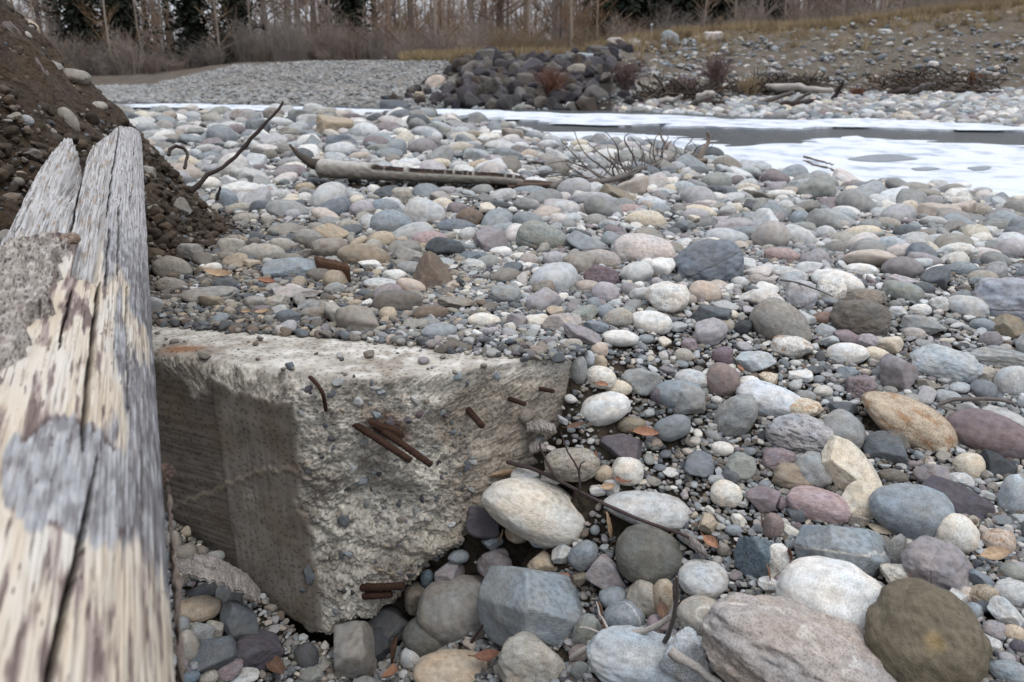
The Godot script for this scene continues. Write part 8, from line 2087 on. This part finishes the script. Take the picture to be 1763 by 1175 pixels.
	twig("dead_branch", "grey_twig", "dead branch with a fan of bare twigs before the river ice", "branch", [[[Vector3(0.203, -0.0381, -4.2139), Vector3(0.3021, -0.0571, -4.467), Vector3(0.4201, -0.062, -4.5219), Vector3(0.5495, -0.071, -4.652), Vector3(0.7023, -0.0938, -5.0342), Vector3(0.8696, -0.1233, -5.534), Vector3(1.1027, -0.1647, -6.1851), Vector3(1.3657, -0.2127, -6.8464), Vector3(1.6787, -0.271, -7.6078), Vector3(1.8826, -0.3065, -8.0165)], .016, .03], [[Vector3(0.5495, -0.071, -4.652), Vector3(0.4605, -0.0137, -4.6197), Vector3(0.3729, 0.0563, -4.808), Vector3(0.2696, 0.1744, -4.5474)], .007, .002], [[Vector3(0.6204, -0.0808, -4.8154), Vector3(0.5583, -0.0302, -4.9016), Vector3(0.4268, 0.0728, -4.8415), Vector3(0.3593, 0.2242, -4.9174)], .007, .002], [[Vector3(0.5712, -0.0735, -4.6926), Vector3(0.4389, -0.0111, -4.7529), Vector3(0.3168, 0.032, -4.7289), Vector3(0.2111, 0.0304, -4.634)], .007, .002], [[Vector3(0.7271, -0.0968, -5.0824), Vector3(0.6664, 0.0048, -5.0443), Vector3(0.6385, 0.1004, -4.9698), Vector3(0.5887, 0.163, -5.249)], .007, .002], [[Vector3(0.8696, -0.1233, -5.534), Vector3(0.8256, -0.0264, -5.539), Vector3(0.7486, 0.0901, -5.4478), Vector3(0.8319, 0.1074, -5.7728)], .007, .002], [[Vector3(0.3869, -0.0611, -4.5158), Vector3(0.3026, -0.0095, -4.4924), Vector3(0.2227, 0, -4.5166), Vector3(0.1397, -0.0047, -4.4568)], .007, .002], [[Vector3(0.9373, -0.1339, -5.7079), Vector3(0.9289, -0.0255, -5.7448), Vector3(0.888, 0.0285, -5.765), Vector3(0.8379, 0.0728, -5.8038)], .007, .002], [[Vector3(1.1027, -0.1647, -6.1851), Vector3(1.0708, -0.0708, -6.1603), Vector3(1.0751, 0.0251, -6.1419), Vector3(1.1087, 0.0791, -6.1044)], .007, .002], [[Vector3(1.1675, -0.174, -6.2965), Vector3(1.1573, -0.0534, -6.2822), Vector3(1.1826, 0.0278, -6.2055), Vector3(1.1613, 0.0565, -6.1709)], .007, .002], [[Vector3(1.566, -0.2496, -7.3313), Vector3(1.5796, -0.1722, -7.4252), Vector3(1.6481, -0.1192, -7.5178), Vector3(1.595, -0.0556, -7.2174)], .007, .002], [[Vector3(1.6787, -0.271, -7.6078), Vector3(1.7119, -0.1844, -7.5419), Vector3(1.7885, -0.1472, -7.5374), Vector3(1.8989, -0.1473, -7.7547)], .007, .002], [[Vector3(0.6723, -0.0886, -4.9451), Vector3(0.6344, -0.0262, -5.0076), Vector3(0.5102, 0.0759, -4.8129), Vector3(0.4595, 0.1118, -5.0297)], .007, .002], [[Vector3(0.4942, -0.0676, -4.6053), Vector3(0.3875, -0.0251, -4.5356), Vector3(0.2626, -0.0362, -4.6406), Vector3(0.1653, -0.0676, -4.7216)], .007, .002], [[Vector3(0.3348, -0.058, -4.4728), Vector3(0.2766, -0.1019, -4.5704), Vector3(0.246, -0.1269, -4.4209), Vector3(0.1994, -0.209, -4.6721)], .007, .002], [[Vector3(1.0553, -0.155, -6.0375), Vector3(1.0332, -0.0787, -6.1155), Vector3(1.0633, -0.0244, -6.2112), Vector3(0.9541, 0.0545, -5.8286)], .007, .002], [[Vector3(1.3201, -0.2045, -6.7373), Vector3(1.3655, -0.1347, -6.7472), Vector3(1.3727, -0.0775, -6.931), Vector3(1.3783, -0.0207, -6.7308)], .007, .002], [[Vector3(0.7989, -0.1108, -5.3223), Vector3(0.7294, -0.0741, -5.3907), Vector3(0.6466, -0.0071, -5.3681), Vector3(0.6447, 0.0466, -5.5055)], .007, .002], [[Vector3(0.4568, -0.0647, -4.5632), Vector3(0.3906, -0.0208, -4.5756), Vector3(0.3299, 0.0237, -4.4331), Vector3(0.2948, 0.0657, -4.3973)], .007, .002], [[Vector3(0.6204, -0.0808, -4.8154), Vector3(0.5944, -0.0194, -4.7644), Vector3(0.6149, 0.0483, -4.7608), Vector3(0.6423, 0.0449, -5.0975)], .007, .002], [[Vector3(1.0508, -0.1672, -5.8726), Vector3(1.0923, -0.1243, -5.9609), Vector3(1.1174, -0.0822, -6.0076), Vector3(1.073, -0.0331, -5.867)], .005, .0015], [[Vector3(0.3832, -0.0927, -4.7464), Vector3(0.3082, -0.0723, -4.7449), Vector3(0.2587, -0.0723, -4.8725), Vector3(0.2185, -0.0567, -4.852)], .005, .0015], [[Vector3(0.8953, -0.1543, -5.7358), Vector3(0.9742, -0.1253, -5.8108), Vector3(1.0233, -0.0726, -5.6536), Vector3(1.0988, -0.0648, -5.79)], .005, .0015], [[Vector3(1.944, -0.3473, -8.3789), Vector3(1.9598, -0.3254, -8.3954), Vector3(2.0281, -0.3074, -8.4208), Vector3(2.0587, -0.3061, -8.5491)], .005, .0015], [[Vector3(0.3676, -0.09, -4.6984), Vector3(0.4142, -0.0666, -4.647), Vector3(0.4418, -0.0632, -4.7216), Vector3(0.4785, -0.0475, -4.6812)], .005, .0015], [[Vector3(0.6808, -0.1148, -5.0635), Vector3(0.6628, -0.0502, -5.0563), Vector3(0.6207, -0.0012, -5.109), Vector3(0.6394, 0.0206, -5.2707)], .005, .0015], [[Vector3(1.7466, -0.292, -7.4911), Vector3(1.8103, -0.2233, -7.5539), Vector3(1.8416, -0.1506, -7.4907), Vector3(1.8152, -0.0988, -7.437)], .005, .0015], [[Vector3(0.5888, -0.1245, -5.2896), Vector3(0.5199, -0.1099, -5.3597), Vector3(0.435, -0.0677, -5.1961), Vector3(0.3874, -0.0503, -5.1737)], .005, .0015], [[Vector3(1.6048, -0.2911, -7.7552), Vector3(1.6612, -0.2602, -7.7895), Vector3(1.6687, -0.2162, -7.6606), Vector3(1.7307, -0.2128, -7.8336)], .005, .0015], [[Vector3(0.6284, -0.112, -5.0298), Vector3(0.6806, -0.0945, -5.0627), Vector3(0.7507, -0.0818, -5.113), Vector3(0.7476, -0.039, -4.8922)], .005, .0015], [[Vector3(1.0119, -0.1792, -6.1618), Vector3(0.9938, -0.1081, -6.2031), Vector3(0.9998, -0.0558, -6.3377), Vector3(0.9755, 0.0044, -6.2105)], .005, .0015], [[Vector3(0.5531, -0.111, -5.0396), Vector3(0.6007, -0.0596, -5.0146), Vector3(0.6207, -0.0229, -5.0543), Vector3(0.6377, 0.0091, -5.0357)], .005, .0015], [[Vector3(0.8815, -0.1543, -5.7418), Vector3(0.8281, -0.1287, -5.7037), Vector3(0.8107, -0.1269, -5.8331), Vector3(0.8155, -0.1331, -5.9907)], .005, .0015], [[Vector3(0.998, -0.1691, -5.9722), Vector3(1.0409, -0.1195, -6.0064), Vector3(1.0623, -0.0681, -5.9662), Vector3(1.1064, -0.0454, -6.0641)], .005, .0015], [[Vector3(0.7073, -0.1445, -5.6292), Vector3(0.6715, -0.1162, -5.5957), Vector3(0.6596, -0.0959, -5.6002), Vector3(0.6724, -0.0951, -5.7157)], .005, .0015], [[Vector3(1.3582, -0.2265, -6.7202), Vector3(1.407, -0.2058, -6.7399), Vector3(1.4394, -0.1879, -6.7606), Vector3(1.4576, -0.181, -6.8268)], .005, .0015], [[Vector3(1.8097, -0.304, -7.6391), Vector3(1.7986, -0.2912, -7.7247), Vector3(1.7533, -0.2746, -7.7547), Vector3(1.7078, -0.2669, -7.8138)], .005, .0015], [[Vector3(0.578, -0.1316, -5.4333), Vector3(0.5318, -0.1167, -5.3991), Vector3(0.4905, -0.1203, -5.4957), Vector3(0.4599, -0.1173, -5.5233)], .005, .0015], [[Vector3(1.9404, -0.3462, -8.3606), Vector3(1.9011, -0.2806, -8.3487), Vector3(1.8451, -0.2172, -8.2739), Vector3(1.8133, -0.1883, -8.3859)], .005, .0015], [[Vector3(0.4996, -0.1197, -5.2308), Vector3(0.4648, -0.0708, -5.3062), Vector3(0.4468, -0.0195, -5.3085), Vector3(0.4404, 0.0107, -5.3664)], .005, .0015], [[Vector3(0.6838, -0.1518, -5.7824), Vector3(0.7173, -0.0996, -5.7529), Vector3(0.7605, -0.0802, -5.9515), Vector3(0.7389, -0.0272, -5.7494)], .005, .0015], [[Vector3(0.8075, -0.1437, -5.5693), Vector3(0.8363, -0.0748, -5.6143), Vector3(0.8217, -0.0026, -5.5484), Vector3(0.8508, 0.0248, -5.7301)], .005, .0015], [[Vector3(0.5629, -0.1304, -5.4152), Vector3(0.569, -0.0957, -5.3882), Vector3(0.5725, -0.061, -5.3271), Vector3(0.6125, -0.0736, -5.5896)], .005, .0015], [[Vector3(0.8543, -0.1548, -5.7647), Vector3(0.813, -0.128, -5.7123), Vector3(0.8439, -0.1297, -5.8665), Vector3(0.8022, -0.0926, -5.6678)], .005, .0015], [[Vector3(0.6878, -0.116, -5.0823), Vector3(0.7358, -0.0847, -5.0234), Vector3(0.776, -0.0808, -5.1448), Vector3(0.791, -0.0581, -5.0827)], .005, .0015], [[Vector3(0.7692, -0.1532, -5.7713), Vector3(0.7924, -0.1244, -5.7174), Vector3(0.8147, -0.1184, -5.8221), Vector3(0.7719, -0.0836, -5.6488)], .005, .0015], [[Vector3(1.0408, -0.1956, -6.4672), Vector3(1.0249, -0.1618, -6.4824), Vector3(0.9912, -0.1482, -6.6362), Vector3(0.9897, -0.1221, -6.605)], .005, .0015], [[Vector3(0.4549, -0.0896, -4.6585), Vector3(0.4937, -0.0645, -4.703), Vector3(0.5292, -0.0486, -4.7895), Vector3(0.529, -0.0172, -4.7023)], .005, .0015], [[Vector3(0.4556, -0.1077, -5.0139), Vector3(0.411, -0.0719, -5.083), Vector3(0.3476, -0.0383, -5.1308), Vector3(0.3326, -0.0245, -5.2541)], .005, .0015], [[Vector3(0.7344, -0.1273, -5.2834), Vector3(0.6928, -0.0677, -5.2823), Vector3(0.6728, -0.012, -5.2481), Vector3(0.6591, 0.0241, -5.2515)], .005, .0015], [[Vector3(1.4387, -0.2535, -7.1937), Vector3(1.5045, -0.2165, -7.2336), Vector3(1.5469, -0.1788, -7.2218), Vector3(1.578, -0.1561, -7.2516)], .005, .0015], [[Vector3(0.8851, -0.1654, -5.9553), Vector3(0.8564, -0.1349, -5.9533), Vector3(0.8781, -0.1274, -6.1115), Vector3(0.8486, -0.0922, -5.9739)], .005, .0015], [[Vector3(1.655, -0.2823, -7.4509), Vector3(1.5606, -0.2335, -7.485), Vector3(1.4674, -0.1961, -7.5658), Vector3(1.4229, -0.1698, -7.6333)], .005, .0015], [[Vector3(0.7322, -0.142, -5.5695), Vector3(0.6809, -0.1278, -5.6033), Vector3(0.6162, -0.1172, -5.6485), Vector3(0.6011, -0.117, -5.7412)], .005, .0015], [[Vector3(1.2482, -0.2241, -6.8459), Vector3(1.2218, -0.1418, -6.8661), Vector3(1.1955, -0.0812, -6.9996), Vector3(1.1118, -0.0113, -6.8138)], .005, .0015], [[Vector3(0.5728, -0.1355, -5.5119), Vector3(0.6016, -0.1069, -5.47), Vector3(0.6682, -0.0964, -5.5474), Vector3(0.69, -0.0929, -5.6371)], .005, .0015], [[Vector3(1.604, -0.2883, -7.6929), Vector3(1.6192, -0.254, -7.7813), Vector3(1.5748, -0.2157, -7.7873), Vector3(1.5961, -0.1989, -7.8942)], .005, .0015], [[Vector3(0.6871, -0.1408, -5.5667), Vector3(0.6966, -0.123, -5.5513), Vector3(0.7416, -0.1322, -5.7308), Vector3(0.7269, -0.0994, -5.5514)], .005, .0015], [[Vector3(1.3106, -0.237, -7.0371), Vector3(1.2712, -0.1767, -7.0742), Vector3(1.2461, -0.1117, -6.9881), Vector3(1.2969, -0.0947, -7.2227)], .005, .0015], [[Vector3(0.8804, -0.1638, -5.9261), Vector3(0.8895, -0.1445, -5.9479), Vector3(0.928, -0.1364, -6.0394), Vector3(0.886, -0.0953, -5.8126)], .005, .0015], [[Vector3(1.5696, -0.2899, -7.796), Vector3(1.4757, -0.2667, -7.7663), Vector3(1.4642, -0.2646, -7.9064), Vector3(1.3852, -0.2492, -7.8805)], .005, .0015], [[Vector3(0.9945, -0.1899, -6.3799), Vector3(1.0068, -0.1468, -6.3583), Vector3(1.0258, -0.1016, -6.2686), Vector3(1.0788, -0.0897, -6.388)], .005, .0015], [[Vector3(1.1293, -0.1908, -6.2815), Vector3(1.1427, -0.1179, -6.2413), Vector3(1.1514, -0.0516, -6.1706), Vector3(1.2088, -0.0392, -6.4635)], .005, .0015], [[Vector3(0.8908, -0.1454, -5.5642), Vector3(0.9086, -0.0947, -5.6552), Vector3(0.8915, -0.0258, -5.528), Vector3(0.8997, 0.0042, -5.6026)], .005, .0015]])
	twig("snag", "snag_tan", "broken tan snag poking up at the end of the dead branch", "driftwood", [[[Vector3(1.594, -0.2637, -6.9069), Vector3(1.6023, -0.1811, -6.9069), Vector3(1.6474, -0.109, -6.9569), Vector3(1.6845, -0.0539, -6.9869), Vector3(1.6642, 0.0151, -6.9669)], .035, .012], [[Vector3(1.594, -0.2637, -6.9069), Vector3(1.6535, -0.2236, -6.8569), Vector3(1.4063, -0.2032, -6.8069)], .025, .012]])
	twig("snag", "snag_tan", "small ragged snag among the twigs of the dead branch", "driftwood", [[[Vector3(1.4329, -0.2807, -7.5997), Vector3(1.4325, -0.1904, -7.5997), Vector3(1.406, -0.1141, -7.6297), Vector3(1.3897, -0.058, -7.6497)], .018, .008], [[Vector3(1.4329, -0.2807, -7.5997), Vector3(1.4429, -0.1589, -7.5497), Vector3(1.4825, -0.1271, -7.5997)], .012, .006]])
	bark_slab([Vector3(-0.679, -0.3679, -1.3639), Vector3(-0.6266, -0.3558, -1.3456), Vector3(-0.5877, -0.3707, -1.3533), Vector3(-0.5474, -0.4256, -1.3827), Vector3(-0.5272, -0.4631, -1.392)], .036, .1, "dark splintered bark slab wedged between log and concrete block")
	bark_slab([Vector3(-0.6343, -0.3417, -1.3553), Vector3(-0.5982, -0.3515, -1.356), Vector3(-0.5716, -0.3847, -1.3715)], .02, .05, "thin grey bark sliver above the dark bark slab")
	bark_slab([Vector3(0.0294, -0.1428, -1.541), Vector3(0.0605, -0.1298, -1.5283), Vector3(0.0893, -0.1341, -1.518)], .025, .03, "pale grey wood chip by the buried end of the concrete block")
	bark_slab([Vector3(0.0356, -0.1853, -1.5183), Vector3(0.0541, -0.168, -1.5118), Vector3(0.0686, -0.1742, -1.5059)], .02, .03, "pale flaky wood chip behind the speckled tan-grey stone")
	bark_slab([Vector3(0.3205, -0.2604, -1.3119), Vector3(0.3369, -0.255, -1.2839), Vector3(0.3554, -0.2633, -1.2643)], .03, .03, "frayed pinkish bark chip at the tip of the long purple twig")
	rusty_bar(Vector3(-0.5876, 0.02, -2.3077), Vector3(-0.4559, 0.03, -2.177))
	rock("rock", Vector3(2.6635, 0.8912, -21.8069), Vector3(0.2688, 0.224, 0.2151), 0, 0, "ang", "pinkgrey", 1502, 3, "", "pale pinkish boulder on the crest above the dark rock wall")
	rock("rock", Vector3(3.2137, 0.9742, -22.76), Vector3(0.2646, 0.1556, 0.2117), 0, 0, "ang", "greytan", 5172, 3, "", "grey-tan boulder beside the pale one on the crest")
	rock("rock", Vector3(4.4719, 1.1092, -24.2049), Vector3(0.2645, 0.248, 0.2116), 0, 0, "ang", "bluegrey", 3644, 3, "", "pointed blue-grey boulder by the post on the crest")
	rock("rock", Vector3(1.4731, 0.3077, -19.6289), Vector3(0.258, 0.1765, 0.2064), 0, 0, "ang", "taupe", 697, 3, "", "tan angular rock set in the dark rock wall")
	rock("rock", Vector3(1.7988, 0.5651, -20.4944), Vector3(0.2257, 0.1693, 0.1806), 0, 0, "block", "bluegrey", 5264, 3, "", "light blue-grey block near the top of the dark rock wall")
	rock("rock", Vector3(1.1949, 0.5087, -20.5201), Vector3(0.2828, 0.1838, 0.2263), 0, 0, "ang", "darkgrey", 6985, 3, "", "large dark pointed rock near the top of the dark rock wall")
	rock("rock", Vector3(-1.839, 0.0323, -20.1227), Vector3(0.2657, 0.1958, 0.2126), 0, 0, "rnd", "pinktan", 7748, 3, "", "large pale tan boulder on the gravel bar beside the dark rock wall")
	rock("rock", Vector3(-2.161, -0.2232, -19.4094), Vector3(0.1355, 0.0948, 0.1084), 0, 0, "rnd", "tan", 8180, 3, "", "small rusty tan boulder below the pale tan one on the gravel bar")
	rock("rock", Vector3(2.3418, 0.7327, -20.87), Vector3(0.2435, 0.1432, 0.1948), 0, 0, "ang", "darkgrey", 3845, 3, "", "dark rock below the pale pinkish boulder on the crest")
	rock("rock", Vector3(5.9224, 1.1969, -25.063), Vector3(0.2735, 0.1538, 0.2188), 0, 0, "block", "palepink", 7073, 3, "", "pale square stone on the crest by the dry grass")
	rock("rock", Vector3(-2.6227, -0.4105, -18.5616), Vector3(0.3644, 0.1432, 0.2916), 0, 0, "ang", "slate", 1833, 3, "", "dark slate slab at the far waterline before the rock wall")
	rock("rock", Vector3(-2.8067, -0.2869, -19.4515), Vector3(0.2718, 0.0816, 0.2175), 0, 0, "ang", "darkslate", 1733, 3, "", "low dark rock above the slate slab at the far waterline")
	rock("rock", Vector3(10.0638, 0.6077, -22.923), Vector3(0.1261, 0.1103, 0.1009), 0, 0, "ang", "bluegrey", 3575, 3, "", "blue-grey boulder midway up the brown hillside")
	rock("rock", Vector3(11.0743, 0.4558, -22.1497), Vector3(0.1374, 0.0763, 0.1099), 0, 0, "rnd", "white", 103, 3, "", "white stone on the brown hillside above the driftwood")
	rock("rock", Vector3(7.6157, 0.0389, -20.6763), Vector3(0.1148, 0.1005, 0.0919), 0, 0, "rnd", "palegrey", 3616, 3, "", "pale round stone beside the driftwood heap")
	rock("rock", Vector3(11.2438, 1.3619, -25.7258), Vector3(0.2275, 0.07, 0.182), 0, 0, "rnd", "palegrey", 448, 3, "", "flat pale stone near the top of the brown hillside")
	rock("cobble", Vector3(-1.5858, 0.5392, -3.0165), Vector3(0.0647, 0.0271, 0.0518), 0, -0.2094, "egg", "taupe", 5340, 4, "", "flat brown stone jutting from the edge of the dirt bank")
	rock("cobble", Vector3(-1.9245, 0.7134, -3.4), Vector3(0.0462, 0.03, 0.0369), 0, -0.6109, "egg", "tan", 8538, 4, "", "tan stone on the skyline of the dirt bank")
	rock("cobble", Vector3(-1.6931, 0.6719, -2.9393), Vector3(0.034, 0.024, 0.0272), 0, -0.3491, "egg", "greytan", 3316, 4, "", "grey-tan stone below the skyline stone of the dirt bank")
	rock("cobble", Vector3(-1.4902, 0.4373, -2.9727), Vector3(0.0375, 0.0177, 0.03), 0, 0, "egg", "greytan", 2358, 4, "", "low grey-tan stone on the far slope of the dirt bank")
	rock("cobble", Vector3(-1.407, 0.4065, -2.602), Vector3(0.0349, 0.0477, 0.0279), 0, 0.5236, "egg", "taupe", 2626, 4, "", "upright brown stone stuck in the dirt bank behind the log")
	rock("cobble", Vector3(-1.4033, 0.4277, -2.3826), Vector3(0.0202, 0.0185, 0.0161), 0, 0, "egg", "grey", 5861, 4, "", "round grey stone stuck in the dirt bank")
	rock("cobble", Vector3(-1.5499, 0.566, -2.6302), Vector3(0.0254, 0.0163, 0.0203), 0, -0.4363, "egg", "tanbrown", 846, 4, "", "small brown stone high in the dirt bank")
	rock("cobble", Vector3(-1.5326, 0.5245, -2.7555), Vector3(0.0172, 0.021, 0.0138), 0, 0, "egg", "grey", 2054, 4, "", "small grey stone in the middle of the dirt bank")
	rock("cobble", Vector3(-1.2839, 0.214, -2.8447), Vector3(0.0246, 0.0307, 0.0197), 0, 0, "rnd", "taupegrey", 5920, 4, "", "grey-brown stone in the soil beside the log's broken end")
	rock("cobble", Vector3(-1.2547, 0.264, -1.9997), Vector3(0.0262, 0.0189, 0.021), 0, 0, "rnd", "brown", 2103, 4, "", "brown stone in the soil behind the log")
	rock("cobble", Vector3(-1.3332, 0.35, -2.2385), Vector3(0.032, 0.0192, 0.0256), 0, -0.2618, "ang", "dtaupe", 8267, 4, "", "dark angular stone in the dirt bank above the log")
	rock("cobble", Vector3(-1.68, 0.6484, -2.9928), Vector3(0.0204, 0.0164, 0.0164), 0, 0, "rnd", "taupe", 5970, 4, "", "little taupe stone near the top of the dirt bank")
	rock("cobble", Vector3(-1.1852, 0.0922, -2.837), Vector3(0.0415, 0.0456, 0.0332), 0, 0, "ang", "taupegrey", 1882, 4, "", "dusty grey-brown lump at the foot of the dirt bank")
	rock("cobble", Vector3(-1.2034, 0.2043, -1.9109), Vector3(0.031, 0.0282, 0.0248), 0, 0, "egg", "taupe", 2808, 4, "", "taupe stone behind the bark end of the log")
	rock("cobble", Vector3(-1.2139, 0.1907, -1.8812), Vector3(0.0279, 0.0251, 0.0223), 0, 0, "egg", "taupegrey", 4943, 4, "", "taupe-grey stone by the log at the frame edge")
	twig("driftwood_log", "pale_twig", "long grey driftwood log topping the heap on the far bank", "driftwood", [[[Vector3(5.7121, -0.0107, -18.7529), Vector3(5.991, 0.0057, -18.2501), Vector3(6.3109, -0.0038, -17.6836), Vector3(6.598, -0.0403, -17.2657)], 0.075, 0.06]])
	twig("driftwood_log", "grey_twig", "slanting grey driftwood log inside the heap on the far bank", "driftwood", [[[Vector3(5.1895, -0.2531, -17.2031), Vector3(5.4898, -0.1528, -17.1518), Vector3(5.7122, -0.0639, -16.8727)], 0.055, 0.04]])
	twig("driftwood_log", "dark_twig", "low dark driftwood log at the foot of the heap on the far bank", "driftwood", [[[Vector3(5.2765, -0.3169, -16.9291), Vector3(5.6982, -0.2693, -16.7577), Vector3(6.4567, -0.2299, -17.5431)], 0.06, 0.045]])
	twig("driftwood_log", "grey_twig", "short crossed driftwood log in the heap on the far bank", "driftwood", [[[Vector3(5.7241, -0.3048, -17.0664), Vector3(5.9639, -0.1509, -17.1085), Vector3(6.0563, -0.0621, -16.8274)], 0.045, 0.03]])
	twig("driftwood_log", "dark_twig", "leaning driftwood stub at the far end of the heap", "driftwood", [[[Vector3(6.8737, -0.2201, -17.7648), Vector3(6.9834, -0.0195, -17.7919), Vector3(6.8077, 0.1563, -17.1917)], 0.055, 0.02]])
	twig("driftwood_log", "dark_twig", "dark driftwood log near the brown stump on the far bank", "driftwood", [[[Vector3(8.6429, -0.1517, -19.1024), Vector3(8.8412, -0.1031, -18.9596), Vector3(9.427, -0.077, -19.441)], 0.07, 0.05]])
	twig("driftwood_log", "grey_twig", "grey root-ended driftwood log near the brown stump on the far bank", "driftwood", [[[Vector3(9.1323, -0.1472, -18.9889), Vector3(9.015, 0.0261, -18.2567), Vector3(8.7865, 0.0925, -17.3914)], 0.08, 0.04]])
	twig("driftwood_log", "dark_twig", "thin driftwood log lying past the brown stump on the far bank", "driftwood", [[[Vector3(9.796, -0.1318, -19.1487), Vector3(10.4002, -0.1176, -19.3509), Vector3(10.8409, -0.1257, -18.9899), Vector3(11.0209, -0.1349, -18.6769)], 0.05, 0.03]])
	twig("driftwood_log", "pale_twig", "pale driftwood log in the small heap by the rock wall", "driftwood", [[[Vector3(3.858, -0.1606, -17.3295), Vector3(4.0157, -0.0749, -17.1508), Vector3(4.293, -0.1249, -17.6098)], 0.06, 0.04]])
	twig("driftwood_log", "dark_twig", "dark driftwood log under the small heap by the rock wall", "driftwood", [[[Vector3(3.6217, -0.3467, -17.1168), Vector3(3.9722, -0.2852, -17.064), Vector3(4.3895, -0.2681, -17.1121)], 0.06, 0.045]])
	twig("driftwood_log", "grey_twig", "tilted driftwood log in the small heap by the rock wall", "driftwood", [[[Vector3(3.6824, -0.3031, -17.0337), Vector3(3.8864, -0.1723, -16.7288), Vector3(4.007, -0.1278, -16.5824)], 0.06, 0.04]])
	twig("driftwood_log", "pale_twig", "crooked pale driftwood branch beside the rock wall", "driftwood", [[[Vector3(3.1375, -0.2634, -17.4109), Vector3(3.2667, -0.1958, -17.2384), Vector3(3.3702, -0.2104, -17.1321), Vector3(3.3702, -0.0894, -16.5651)], 0.06, 0.03]])
	stump(Vector3(11.0197, -0.187, -20.0019))
	post(Vector3(3.9037, 1.0358, -23.8751))
	board(Vector3(1.5814, 0.5585, -21.3052))
	shrub(Vector3(0.8712, -0.2614, -18.2), 0.3816, 0.6614, "rust_twig", 11, "rust-brown bare shrub growing at the foot of the dark rock wall")
	shrub(Vector3(2.4712, -0.0965, -18.3349), 0.3831, 0.6386, "red_twig", 12, "mauve-brown bare shrub on the slope beside the dark rock wall")
	shrub(Vector3(4.6295, -0.1204, -18.9625), 0.3698, 0.7925, "red_twig", 13, "thin reddish bare shrub on the slope above the small driftwood heap")
	shrub(Vector3(3.7072, -0.2555, -18.0747), 0.4421, 0.4547, "red_twig", 14, "low pinkish shrub by the small driftwood heap")
	shrub(Vector3(-0.5322, -0.341, -18.3244), 0.3206, 0.436, "grey_twig", 15, "low grey shrub in the dark rock wall near the water")
	shrub(Vector3(5.2584, -0.2719, -18.4202), 0.3862, 0.4634, "straw_twig", 16, "straw-coloured shrub between the two driftwood heaps")
	shrub(Vector3(7.8481, -0.2707, -18.9312), 0.1719, 0.238, "rust_twig", 17, "small orange-brown tuft beside the driftwood heap")
